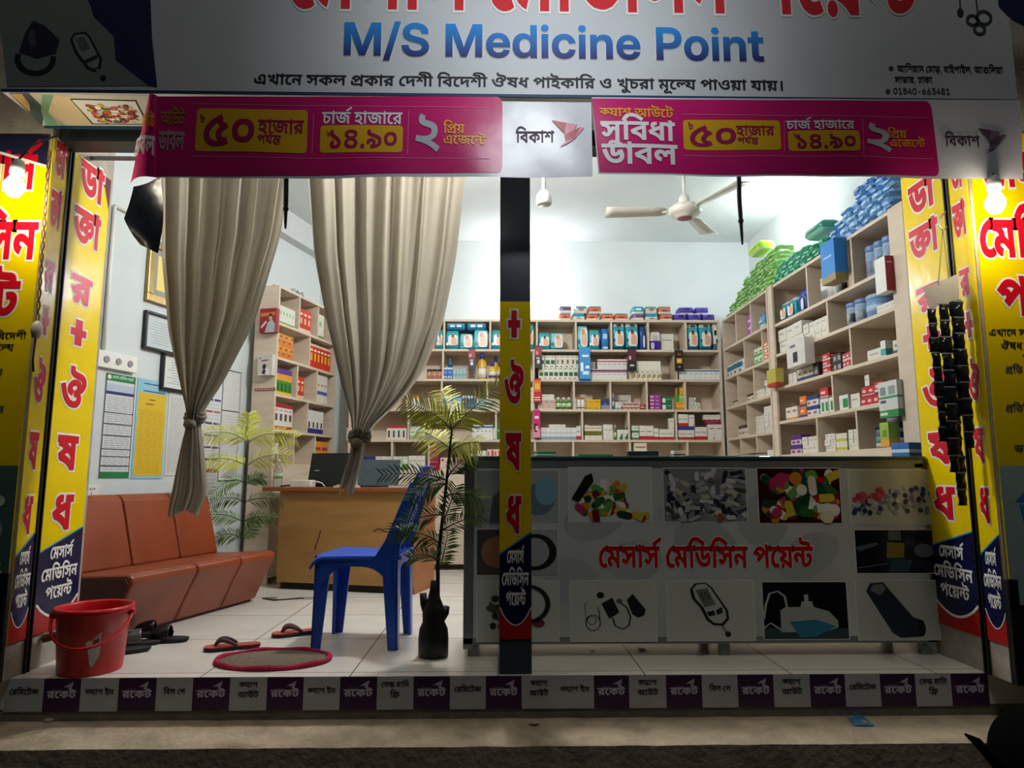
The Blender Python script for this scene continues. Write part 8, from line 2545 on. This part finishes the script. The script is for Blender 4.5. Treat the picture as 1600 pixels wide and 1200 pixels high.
R(UA, 0, 1339, 1393, 4, 371, 'tinblue', 'round tin with a blue lid on the top right shelf under the blue packs', name='milk_tin', cat='tin', kind='jar', rec=0.04)
style('tallblue', '#1f78c4', [(0.0, 0.17, '#8a7a4a')], [(0.2, 0.8, 0.6, 0.64, '#8fbfe8')])
R(UA, 0, 1305, 1327, 1, 376, 'tallblue', 'tall blue box with a brown base standing at the shelf edge of the right unit', name='card_box', cat='card box', d=0.08, rec=-0.084, ybase=442)
style('whitered', '#dcdcd6', [], [])
R(UA, 1, 1385, 1402, 1, 402, 'whitered', 'white and crimson box sticking out at the near end of the right unit', name='card_box', cat='card box', d=0.055, rec=-0.058, ybase=458)
R(UA, 1, 1213, 1250, 3, 508, 'whiteplain', 'white carton in the stack on the second shelf of the right unit', d=0.08, rows=2, jit=0.012)
R(UA, 1, 1252, 1288, 4, 500, 'whiteplain', 'white carton in the right heap on the second shelf of the right unit', d=0.07, rows=2, jit=0.012)
R(UA, 1, 1309, 1335, 2, 470, 'tinblue', 'round tin with a portrait and blue lid beside the blue tub', name='milk_tin', cat='tin', kind='jar', rec=0.04)
R(UA, 1, 1337, 1362, 1, 460, 'tub', 'wide blue plastic tub on the second shelf of the right unit', name='plastic_tub', cat='tub', kind='jar', rec=0.03)
R(UA, 1, 1366, 1400, 3, 472, 'whiteplain', 'flat white carton behind the crimson box on the right unit', d=0.07)
style('sphyg', '#cfcac6', [], [(0.35, 0.6, 0.15, 0.55, '#2a2a2c'), (0.2, 0.5, 0.75, 0.85, '#6a6a6c')])
R(UA, 2, 1245, 1274, 1, 531, 'sphyg', 'tall white box with a dark picture hanging at the shelf edge of the right unit', name='card_box', cat='card box', d=0.065, rec=-0.068, ybase=572)
style('olivebox', '#b0a848', [(0.0, 0.2, '#a8382a')], [])
R(UA, 2, 1212, 1226, 1, 577, 'olivebox', 'olive green box with a red base at the far end of the right unit', name='card_box', cat='card box', d=0.06, rec=-0.064)
style('dkcart', '#cfcabf', [(0.0, 0.3, '#2f4a5f')], [(0.2, 0.8, 0.5, 0.7, '#8a7a6a')])
style('blkcart', '#2a2a2e', [], [(0.2, 0.8, 0.2, 0.7, '#9a9a9c')])
style('redcart', '#b0313a', [(0.0, 0.25, '#d0c4bc')], [(0.1, 0.6, 0.4, 0.7, '#d9bfb8')])
R(UA, 2, 1228, 1240, 2, 583, 'whiteplain', 'white carton in the small stack on the third shelf of the right unit', d=0.06, rows=2, jit=0.01)
R(UA, 2, 1241, 1266, 3, 574, 'dkcart', 'white carton with a dark blue base on the third shelf of the right unit', d=0.07, jit=0.01)
R(UA, 2, 1267, 1276, 1, 566, 'blkcart', 'black and grey box on the third shelf of the right unit', d=0.06)
R(UA, 2, 1282, 1294, 1, 552, 'redcart', 'red speckled box in the stack on the third shelf of the right unit', d=0.07, rows=3)
R(UA, 2, 1296, 1310, 2, 552, 'blkcart', 'white and black box right of the red speckled stack', d=0.07, rows=2, jit=0.01)
R(UA, 2, 1311, 1325, 2, 551, 'redcart', 'small red and dark box next to the divider on the third shelf', d=0.06, rows=2, jit=0.01)
R(UA, 2, 1345, 1369, 1, 545, 'whiteplain', 'wide white carton alone left of the turquoise bottle', name='medicine_carton', cat='medicine carton', d=0.10, rec=0.04)
style('turq', '#d6d9d4', [(0.1, 0.5, '#3fa0a0')], [])
R(UA, 2, 1372, 1380, 1, 532, 'turq', 'small white and turquoise box on the third shelf of the right unit', d=0.04)
R(UA, 2, 1387, 1402, 1, 530, 'dkcart', 'beige carton with a dark edge at the near end of the third shelf', name='medicine_carton', cat='medicine carton', d=0.07, rec=0.03)
# fourth shelf
style('orangew', '#d9d3c8', [(0.0, 0.15, '#d9802a')], [(0.2, 0.8, 0.6, 0.75, '#b0643a')])
style('orangeb', '#e0762a', [(0.0, 0.25, '#3a4a8a')], [(0.1, 0.6, 0.5, 0.7, '#f0c49a')])
style('bluew', '#c9cdd2', [(0.6, 1.0, '#2a3f72')], [(0.1, 0.6, 0.2, 0.4, '#a83a4a')])
style('greenw', '#d2d6cf', [(0.0, 0.35, '#d9d9d4')], [(0.4, 0.95, 0.15, 0.75, '#2f8a4f')])
style('redw', '#b82f35', [(0.0, 0.1, '#d6cfc6')], [(0.15, 0.7, 0.35, 0.65, '#e0b9b4')])
R(UA, 3, 1225, 1243, 2, 636, 'orangew', 'white carton with an orange base at the far end of the fourth shelf', d=0.06)
R(UA, 3, 1247, 1257, 1, 619, 'orangeb', 'orange box in the stack on the fourth shelf of the right unit', d=0.06, rows=2)
R(UA, 3, 1258, 1276, 2, 618, 'bluew', 'white and navy box in the stack right of the orange boxes', d=0.06, rows=2)
R(UA, 3, 1277, 1298, 3, 622, 'greenw', 'white and green carton left of the divider on the fourth shelf', d=0.06, jit=0.008)
R(UA, 3, 1277, 1290, 1, 606, 'redw', 'red cut out box standing on the green and white cartons', d=0.05, ybase=621)
R(UA, 3, 1308, 1322, 1, 617, 'greenw', 'white and green carton right of the divider on the fourth shelf', d=0.07)
R(UA, 3, 1326, 1340, 1, 615, 'whiteplain', 'white carton with an orange edge in the middle of the fourth shelf', d=0.07)
R(UA, 3, 1341, 1370, 3, 618, 'redw', 'red box in the lower row on the fourth shelf of the right unit', d=0.06)
R(UA, 3, 1342, 1362, 2, 604, 'redw', 'red box in the upper row on the fourth shelf of the right unit', d=0.06, ybase=617.4)
R(UA, 3, 1347, 1354, 1, 586, 'whiteplain', 'upright white carton on top of the red boxes', d=0.05, ybase=603)
R(UA, 3, 1362, 1376, 1, 596, 'redcart', 'pink and dark box on the red boxes near the green hanging pack', d=0.06, ybase=612)
R(UA, 3, 1377, 1388, 1, 613, 'greencart', 'small green carton beside the green hanging pack', d=0.06)
style('hang_green', '#c9cdc6', [(0.0, 0.2, '#2f8a4a'), (0.52, 0.58, '#2f8a5a')], [(0.1, 0.4, 0.62, 0.85, '#7a8a8f'), (0.55, 0.9, 0.62, 0.85, '#8a9a9a'), (0.1, 0.4, 0.4, 0.48, '#3f4f72'), (0.05, 0.45, 0.06, 0.14, '#cfd6c9')])
R(UA, 3, 1387, 1417, 1, 595, 'hang_green', 'white and green pack hanging at the near post of the right unit', name='card_box', cat='card box', d=0.03, rec=-0.045, ybase=652)
# fifth shelf
style('violet', '#cfc6cc', [(0.5, 1.0, '#4a2f7a')], [(0.2, 0.8, 0.1, 0.4, '#8a3a78')])
R(UA, 4, 1232, 1248, 2, 680, 'violet', 'violet and white box on the lowest shelf of the right unit', d=0.07, rows=2, jit=0.01)
R(UA, 4, 1250, 1273, 3, 682, 'whiteplain', 'small white box in the heap beside the violet boxes', d=0.06, rows=2, jit=0.014)
R(UA, 4, 1284, 1300, 2, 678, 'whiteplain', 'white box in the heap left of the yellow banded cartons', d=0.06, rows=3, jit=0.014)
style('yelband', '#d2cdbb', [(0.1, 0.4, '#b8b43a')], [])
R(UA, 4, 1303, 1320, 1, 677, 'yelband', 'white carton with a yellow band in the stack of the lowest shelf', d=0.07, rows=2)
R(UA, 4, 1322, 1337, 2, 671, 'whiteplain', 'white box in the heap right of the yellow banded cartons', d=0.06, rows=3, jit=0.012)
style('greytub', '#4f5a60', [(0, 0, '#22262a')], [(0, 0, 0.25, 0.5, '#5f8f86'), (0, 0, 0.03, 0.22, '#b9bcb8')])
style('bluetub', '#2f3f8f', [(0, 0, '#8a8aa0')], [(0, 0, 0.1, 0.3, '#b9c4d9'), (0, 0, 0.5, 0.62, '#c9cfe0')])
R(UA, 4, 1354, 1372, 1, 664, 'greytub', 'grey tin with a black lid on the lowest shelf of the right unit', name='medicine_jar', cat='jar', kind='jar', rec=0.03)
R(UA, 4, 1376, 1393, 1, 650, 'bluetub', 'tall navy blue tin on the lowest shelf of the right unit', name='medicine_jar', cat='jar', kind='jar', rec=0.02)
style('limeorange', '#8fb04a', [(0.0, 0.3, '#d9a03a')], [(0.3, 0.8, 0.4, 0.7, '#6a8a2f')])
R(UA, 4, 1394, 1408, 1, 660, 'limeorange', 'lime and orange box at the near end of the lowest shelf', name='card_box', cat='card box', d=0.06, rec=-0.064)

# ---- heaps of plastic packs on top of the right units


def heap(U, label, group, cols, x0, x1, depth_n, profile, w, h, seed, name='sanitary_pack'):
    """packs piled in columns along the unit; profile(t) gives the pile height"""
    rnd = random.Random(seed)
    variants = []
    for i, c in enumerate(cols):
        STY['heap%d_%d' % (seed, i)] = (c, [(0.0, 0.13, light(c)), (0.86, 1.0, light(c))], [(0.25, 0.75, 0.35, 0.6, light(c))], 0.25)
        variants.append(box_mesh('heap%d_%d' % (seed, i), w, 0.14, h, 'pack'))
    n = int((x1 - x0) / w)
    for k in range(n):
        t = (k + 0.5) / n
        layers = max(1, round(profile(t) / h))
        for l in range(layers):
            y = 0.01 + rnd.uniform(0, 0.02) + 0.012 * l
            x = x0 + k * w + (0.3 * w if l % 2 else 0) + rnd.uniform(-0.004, 0.004)
            if x + w > x1 + w * 0.3:
                x -= 0.3 * w
            lab = '%s, %s layer, %s from the far end' % (label, ('bottom' if l == 0 else ORD[l]), 'first' if k == 0 else ORD[k])
            o = item(name, lab, 'sanitary pack', rnd.choice(variants), U.w(x, y, U.zs[0] + 0.001 + l * (h - 0.004)), U.ang + rnd.uniform(-0.10, 0.10), group)
            o.rotation_euler.y = rnd.uniform(-0.07, 0.07)
            o.rotation_euler.x = rnd.uniform(-0.05, 0.05)


heap(UR, 'light green crumpled pack on the corner unit', 'light green packs on the corner unit', ['#7fb85a', '#8fc46a', '#9fd070', '#6fa84f'], 0.06, 1.04, 1,
     lambda t: 0.10 + 0.28 * min(1, t * 2.0), 0.095, 0.044, 11)
heap(UA, 'dark green crumpled pack on the right unit', 'dark green packs on the right unit', ['#1f8a5f', '#2f9a70', '#3fa884', '#57b094'], 0.02, 0.80, 1,
     lambda t: 0.21 - 0.08 * t, 0.11, 0.046, 12)
heap(UA, 'blue crumpled pack on the right unit', 'blue packs on the right unit', ['#3f78b8', '#5a92cc', '#6fa4d4', '#7fb0d8'], 0.83, 1.55, 1,
     lambda t: 0.14 + 0.19 * min(1, t * 2.5), 0.11, 0.05, 13)
# flat packs resting on the heaps
for U, x, z, c, lab in ((UR, 0.66, 0.372, '#a8d83a', 'bright lime flat pack lying on the light green heap'), (UA, 0.56, 0.168, '#3f9a80', 'flat teal pack lying on the dark green heap')):
    STY['flat' + c] = (c, [(0.0, 0.2, light(c))], [(0.2, 0.8, 0.4, 0.7, light(c))], 0.25)
    item('sanitary_pack', lab, 'sanitary pack', box_mesh('flat' + c, 0.24, 0.15, 0.075, 'pack'), U.w(x, 0.01, U.zs[0] + z), U.ang)

# ------------------------------------------------------------------ left wall: frames, charts, switches
WPl = WP + WN * 0.001


def onwall(x, y):
    p = at_plane(x, y, WP, WN)
    return (p - WP).dot(WD), p.z


wall_ang = math.atan2(WD.y, WD.x)


def wall_thing(name, label, cat, s, z):
    return thing(name, label, cat, WP + WD * s + WN * 0.0 + Vector((0, 0, z)), wall_ang)


def WF(u, v, h):      # local frame: x along the wall, -y out of it
    return (u, -h, v)


def picture_frame(label, x0, y0, x1, y1, fc, inner, fw, paint, w=None):
    s0, zt_ = onwall(x0, y0)
    _, zb2 = onwall(x0, y1)
    s1 = onwall(x1, y0)[0] if w is None else s0 + w
    W, H = s1 - s0, zt_ - zb2
    root = wall_thing('picture_frame', label, 'picture frame', s0, zb2)
    m = MB()
    m.box(0, W, -0.03, -0.002, 0, fw, fc)
    m.box(0, W, -0.03, -0.002, H - fw, H, fc)
    m.box(0, fw, -0.03, -0.002, fw, H - fw, fc)
    m.box(W - fw, W, -0.03, -0.002, fw, H - fw, fc)
    m.build('frame', root, bevel=0.004)
    m = MB()
    m.print2d([(fw, fw), (W - fw, fw), (W - fw, H - fw), (fw, H - fw)], WF, 0.012, inner)
    paint(m, W, H)
    m.build('picture', root)
    return root


def scribble(m, W, H):
    rnd = random.Random(int(W * 1000))
    for k in range(9):
        z = H * (0.2 + 0.07 * k)
        a = W * rnd.uniform(0.15, 0.3)
        m.print2d([(a, z), (W * rnd.uniform(0.6, 0.85), z), (W * rnd.uniform(0.6, 0.85), z + 0.004), (a, z + 0.004)], WF, 0.0126, flat('#9aa0a5'))


def gold_in(m, W, H):
    m.print2d([(0.09, 0.09), (W - 0.09, 0.09), (W - 0.09, H - 0.09), (0.09, H - 0.09)], WF, 0.0126, flat('#e8d27a'))
    m.print2d(circle(W / 2, H * 0.55, 0.08, 20, 0.1), WF, 0.0132, flat('#c9a84a'))


picture_frame('large picture in a golden frame high on the left wall behind the curtain', 231, 372, 262, 471, mat('#a58a52', 0.3, 0.5, var=0.15), mat('#8f9488', 0.5), 0.05, gold_in, w=0.46)
picture_frame('certificate in a black frame on the left wall below the golden picture', 224, 484, 270, 545, mat('#1a1b1e', 0.35), flat('#c3cccd'), 0.018, scribble, w=0.34)
picture_frame('certificate in a black frame behind the knotted curtain, right of the charts', 251, 549, 330, 609, mat('#191a1c', 0.35), flat('#d6d6d0'), 0.018, scribble, w=0.36)


def chart(label, x0, yt, yb, x1, bg, paint):
    s0, zt_ = onwall(x0, yt)
    zb2 = onwall(x0, yb)[1]
    s1 = onwall(x1, yt)[0]
    W, H = s1 - s0, zt_ - zb2
    root = wall_thing('wall_chart', label, 'chart', s0, zb2)
    m = MB()
    m.box(0, W, -0.004, -0.001, 0, H, flat(bg))
    m.build('sheet', root)
    m = MB()
    paint(m, W, H)
    m.build('printing', root)
    return root


def rows_print(m, W, H, z0, z1, n, c, x0=0.08, x1=0.92):
    rnd = random.Random(n)
    for k in range(n):
        z = H * (z0 + (z1 - z0) * k / n)
        x = x0
        while x < x1:
            e = min(x1, x + rnd.uniform(0.1, 0.25))
            m.print2d([(W * x, z), (W * e, z), (W * e, z + H * 0.006), (W * x, z + H * 0.006)], WF, 0.0048, flat(c))
            x = e + 0.04


def chart1(m, W, H):
    m.print2d([(0, H * 0.93), (W, H * 0.93), (W, H), (0, H)], WF, 0.0046, flat('#1f7a42'))
    m.print2d([(0, 0), (W, 0), (W, H * 0.06), (0, H * 0.06)], WF, 0.0046, flat('#1f7a42'))
    m.print2d([(0, H * 0.80), (W, H * 0.80), (W, H * 0.83), (0, H * 0.83)], WF, 0.0046, flat('#2b2f6e'))
    m.print2d([(0, H * 0.835), (W, H * 0.835), (W, H * 0.90), (0, H * 0.90)], WF, 0.0046, flat('#b5bfd4'))
    for z in (0.62, 0.51, 0.4, 0.27, 0.2, 0.11):
        m.print2d([(0, H * z), (W, H * z), (W, H * z + 0.006), (0, H * z + 0.006)], WF, 0.0048, flat('#33363a'))
    for x in (0.0, 0.97):
        m.print2d([(W * x, 0), (W * x + 0.006, 0), (W * x + 0.006, H), (W * x, H)], WF, 0.0049, flat('#4a4d5a'))
    rows_print(m, W, H, 0.08, 0.79, 34, '#9a9ea6')
    text(m, 'shop', WF, W * 0.2, W * 0.92, H * 0.955, 0.016, flat('#bfe0c8'), h=0.005)
    m.print2d(circle(W * 0.1, H * 0.965, 0.014, 12), WF, 0.005, flat('#e0e8e0'))


def chart2(m, W, H):
    m.print2d([(W * 0.06, H * 0.03), (W * 0.95, H * 0.03), (W * 0.97, H * 0.86), (W * 0.05, H * 0.86)], WF, 0.0046, flat('#d9b529'))
    m.print2d([(W * 0.2, H * 0.95), (W * 0.85, H * 0.95), (W * 0.85, H * 0.96), (W * 0.2, H * 0.96)], WF, 0.0048, flat('#2a3a6a'))
    m.print2d([(W * 0.2, H * 0.875), (W * 0.9, H * 0.875), (W * 0.9, H * 0.885), (W * 0.2, H * 0.885)], WF, 0.0048, flat('#2a3a4a'))
    m.print2d([(W * 0.4, H * 0.79), (W * 0.6, H * 0.79), (W * 0.6, H * 0.8), (W * 0.4, H * 0.8)], WF, 0.005, flat('#5a4a14'))
    m.print2d([(W * 0.3, H * 0.745), (W * 0.55, H * 0.745), (W * 0.55, H * 0.755), (W * 0.3, H * 0.755)], WF, 0.005, flat('#5a4a14'))
    rows_print(m, W, H, 0.06, 0.7, 30, '#b8961e', 0.12, 0.9)


def chart3(m, W, H):
    rows_print(m, W, H, 0.05, 0.95, 40, '#a5a6a4')


def chart4(m, W, H):
    for z, c in ((0.92, '#3a3f7a'), (0.80, '#a83a44'), (0.68, '#3a3f7a'), (0.56, '#3a3f7a'), (0.44, '#3f4048'), (0.32, '#3f4048')):
        for x in (0.04, 0.54):
            m.print2d([(W * x, H * z), (W * (x + 0.42), H * z), (W * (x + 0.42), H * z + 0.014), (W * x, H * z + 0.014)], WF, 0.0048, flat(c))
    m.print2d([(0, H * 0.2), (W, H * 0.2), (W, H * 0.24), (0, H * 0.24)], WF, 0.0048, flat('#b0402f'))
    rows_print(m, W, H, 0.02, 0.95, 26, '#b0b2b5')


def chart5(m, W, H):
    for z in (0.0, 0.62, 0.985):
        m.print2d([(0, H * z), (W, H * z), (W, H * z + 0.008), (0, H * z + 0.008)], WF, 0.0048, flat('#3c4044'))
    for x in (0.0, 0.97):
        m.print2d([(W * x, 0), (W * x + 0.006, 0), (W * x + 0.006, H), (W * x, H)], WF, 0.0049, flat('#3c4044'))
    rows_print(m, W, H, 0.1, 0.6, 20, '#b8bab8')
    m.print2d([(W * 0.1, H * 0.03), (W * 0.9, H * 0.03), (W * 0.9, H * 0.2), (W * 0.5, H * 0.1)], WF, 0.0048, flat('#a8aca6'))


chart('tall white chart with green top and bottom bands, leftmost on the left wall', 166, 582, 747, 212, '#d3d5d6', chart1)
chart('blue bordered yellow chart right of the green banded one', 215, 590, 748, 263, '#8fc0d4', chart2)
chart('plain white price list between the yellow chart and the knotted curtain', 264, 612, 743, 296, '#d2d2ce', chart3)
chart('white chart with blue and red heading bars right of the knotted curtain', 322, 612, 770, 346, '#d4d5d6', chart4)
chart('long white chart with dark outlines nearest the left shelf unit', 349, 575, 752, 377, '#d0d2d0', chart5)

s, z = onwall(150, 573)
sb = wall_thing('switch_board', 'white switch board with round sockets on the left wall beside the yellow panel', 'switch board', s - 0.06, z)
m = MB()
m.box(0, 0.34, -0.03, -0.001, 0, 0.10, PLAST)
m.build('plate', sb, bevel=0.005)
for k in range(3):
    m = MB()
    m.slab([(0.10 + 0.09 * k + 0.02 * math.cos(t), -0.03, 0.05 + 0.02 * math.sin(t)) for t in [2 * PI * j / 14 for j in range(14)]], (0, -0.006, 0), mat('#8f9292', 0.4))
    m.build('socket', sb)
s, z = onwall(134, 778)
sk = wall_thing('wall_socket', 'small white wall socket above the near end of the sofa', 'socket', s - 0.02, z)
m = MB()
m.box(0, 0.10, -0.012, -0.001, 0, 0.07, PLAST)
m.build('plate', sk, bevel=0.003)
m = MB()
for x, z_ in ((0.03, 0.045), (0.045, 0.045), (0.06, 0.047), (0.04, 0.02)):
    m.box(x, x + 0.008, -0.0128, -0.012, z_, z_ + 0.007, mat('#1a1a1a', 0.6))
m.build('slots', sk)
m = MB()
s0, z0 = onwall(177, 322)
s1, z1 = onwall(157, 546)
m.tube([(0, -0.012, z0 - z1), (0, -0.012, 0)], 0.011, PLAST, 8)
m.tube([(0, -0.012, z0 - z1), (0.45, -0.012, z0 - z1)], 0.011, PLAST, 8)
o = m.build('cable_conduit', None, WP + WD * s0 + Vector((0, 0, z1)))
o.rotation_euler = (0, 0, wall_ang)
tag(o, 'thin grey cable conduit bent over the switch board on the left wall', 'conduit')

# ------------------------------------------------------------------ ceiling fan and unused lamp holder
fp = atY(1070, 330, 4.7)
fan = thing('ceiling_fan', 'cream ceiling fan with three blades under the white ceiling', 'ceiling fan', (fp.x, 4.7, fp.z))
CRM = mat('#cfccc0', 0.4, var=0.04)
m = MB()
m.lathe([(0.001, -0.055), (0.035, -0.054), (0.07, -0.046), (0.075, -0.035), (0.095, -0.03), (0.118, -0.012), (0.118, 0.012), (0.095, 0.035), (0.05, 0.05), (0.03, 0.055), (0.001, 0.056)], CRM, 32)
m.build('motor', fan)
m = MB()
m.lathe([(0.050, -0.0565), (0.054, -0.0545)], mat('#a0615a', 0.4), 32)
m.lathe([(0.001, -0.058), (0.014, -0.0575), (0.016, -0.055)], mat('#6a6a62', 0.4), 16)
m.build('ring', fan)
m = MB()
m.lathe([(0.045, 0.04), (0.04, 0.10), (0.02, 0.12)], CRM, 20)
m.lathe([(0.013, 0.11), (0.013, ZC - fp.z - 0.08)], CRM, 12)
m.lathe([(0.02, ZC - fp.z - 0.10), (0.055, ZC - fp.z - 0.03), (0.06, ZC - fp.z)], CRM, 20)
m.build('down_rod', fan)
for a in (math.radians(176), math.radians(56), math.radians(-64)):
    m = MB()
    c, s = math.cos(a), math.sin(a)
    v, f = [], []
    for k in range(9):
        t = k / 8
        r = 0.13 + 0.43 * t
        w = 0.052 + 0.018 * t if t > 0.12 else 0.025 + 0.2 * t
        for sg in (-1, 1):
            x, y, z = r, sg * w, 0.012 * sg
            v.append((x * c - y * s, x * s + y * c, z))
    f = [(2 * k, 2 * k + 1, 2 * k + 3, 2 * k + 2) for k in range(8)]
    m.add(v, f, CRM, True)
    m.build('blade', fan, solid=0.004)
    m = MB()
    m.tube([(0.10 * c, 0.10 * s, 0.0), (0.16 * c, 0.16 * s, 0.0)], 0.012, CRM, 8)
    m.build('blade_bracket', fan)
lp = atY(850, 320, 4.2)
lh = thing('lamp_holder', 'unlit white cup shaped lamp hanging from the ceiling right of the post top', 'ceiling lamp', (lp.x, 4.2, lp.z))
m = MB()
m.lathe([(0.001, 0.002), (0.045, 0.0), (0.05, 0.01), (0.05, 0.05), (0.042, 0.07), (0.022, 0.095), (0.012, 0.10)], mat('#c9ccca', 0.4), 24)
m.build('cup', lh)
m = MB()
m.lathe([(0.012, 0.09), (0.012, ZC - lp.z - 0.02)], mat('#b5b8b6', 0.4), 12)
m.lathe([(0.03, ZC - lp.z - 0.03), (0.05, ZC - lp.z)], mat('#c9ccca', 0.4), 16)
m.build('stem', lh)

# ------------------------------------------------------------------ bits on the floor, the ledge and the street
for i, (x, y, w, rz, c, lab) in enumerate(((1002, 1015, 0.035, 0.3, '#d9d3c6', 'scrap of white paper under the middle of the counter'), (1094, 1023, 0.03, -0.2, '#cfc8b8', 'scrap of paper near the middle counter foot'), (925, 1018, 0.016, 0.5, '#c9c0ae', 'tiny scrap of paper under the left part of the counter'))):
    m = MB()
    m.grid(lambda a, b: (w * (a - .5), w * 0.7 * (b - .5), 0.003 + 0.004 * math.sin(3 * a + 2 * b)), 4, 4, mat(c, 0.8))
    p = atZ(x, y, 0.001)
    o = m.build('paper_scrap', None, p, solid=0.001)
    o.rotation_euler = (0, 0, rz)
    tag(o, lab, 'paper scrap')
m = MB()
zl = -0.17
q = [atZ(x, y, zl) for x, y in ((1317, 1116), (1345, 1118), (1366, 1135), (1335, 1135))]
c = sum(q, Vector()) / 4
m.grid(lambda a, b: tuple((q[0] * (1 - a) + q[1] * a) * b + (q[3] * (1 - a) + q[2] * a) * (1 - b) - c + Vector((0, 0, 0.004 + 0.004 * math.sin(6 * a) * math.sin(5 * b)))), 10, 6, mat('#3f86b5', 0.35, var=0.35, scale=90))
tag(m.build('empty_sachet', None, c, solid=0.0015), 'empty blue and white sachet lying on the concrete ledge', 'sachet')
for x, y, lab in ((835, 1132, 'small crumpled beige litter on the ledge below the post'), (76, 1128, 'small crumpled pale litter at the left of the ledge')):
    p = atZ(x, y, -0.168)
    m = MB()
    m.lathe([(0.004, 0.0), (0.014, 0.003), (0.016, 0.008), (0.009, 0.014), (0.001, 0.016)], mat('#b5a28a', 0.8, var=0.3, scale=200), 9, smooth=False, sx=1.3)
    tag(m.build('crumpled_litter', None, p), lab, 'litter')
m = MB()
p = atZ(445, 938, 0.0)
m.tube([(-0.16, 0.05, 0.005), (-0.06, -0.02, 0.005), (0.03, 0.02, 0.005), (0.10, 0.05, 0.006), (0.14, 0.03, 0.005)], 0.0045, mat('#1c1c1c', 0.5), 6)
m.box(0.12, 0.19, 0.015, 0.045, 0.0005, 0.02, mat('#b5b0a5', 0.5))
m.box(-0.14, -0.06, 0.03, 0.055, 0.0005, 0.016, mat('#a59f94', 0.5))
tag(m.build('extension_cord', None, p), 'black extension cord on the floor in front of the desk', 'cord')
# black power box beside the right pillar foot, brown pipe behind the bucket
m = MB()
m.box(2.03, 2.16, 2.66, 2.775, 0.002, 0.16, mat('#121316', 0.5))
m.lathe([(0.06, 0.16), (0.06, 0.172), (0.05, 0.176), (0.001, 0.176)], mat('#26282a', 0.4), 20, (2.095, 2.715, 0))
m.box(2.045, 2.155, 2.67, 2.77, -0.166, 0.002, mat('#2a2927', 0.8))
tag(m.build('shutter_lock_box'), 'black metal lock box at the foot of the right pillar', 'lock box')
m = MB()
m.tube([(XL + 0.01, 3.10, 0.115), (XL + 0.09, 3.13, 0.135), (XL + 0.14, 3.16, 0.14)], 0.017, mat('#7a4a42', 0.5, var=0.1), 12)
tag(m.build('pipe_stub'), 'reddish brown pipe stub sticking out of the left pillar above the bucket', 'pipe')
# dark motorbike seat reaching into the lower right corner
mb = thing('motorbike_seat', 'dark rounded motorbike seat cutting into the lower right corner', 'motorbike', (1.55, 1.85, -0.6))
m = MB()
sc = atY(1716, 1206, 1.85) - Vector((1.55, 1.85, -0.6))
m.grid(lambda a, b: (sc.x + 0.19 * math.cos(PI * a) * (0.5 + 0.5 * math.sin(PI * (0.1 + 0.8 * b)) ** 0.5), sc.y - 0.1 + 0.3 * b, sc.z - 0.03 + 0.175 * math.sin(PI * a) ** 0.75 * math.sin(PI * (0.2 + 0.6 * b)) ** 0.5), 28, 12, mat('#040405', 0.9, spec=0.05))
m.build('seat', mb)
m = MB()
a = atY(1508, 1147, 1.85) - Vector((1.55, 1.85, -0.6))
m.tube([a, a + Vector((0.03, 0, -0.02)), a + Vector((0.12, 0.02, -0.12))], [0.003, 0.012, 0.014], mat('#040405', 0.9, spec=0.05), 8)
m.build('lever', mb)
m = MB()
m.tube([(sc.x, sc.y, sc.z - 0.03), (sc.x, sc.y, 0.02)], [0.10, 0.14], mat('#040405', 0.9, spec=0.05), 14)
m.build('body', mb)
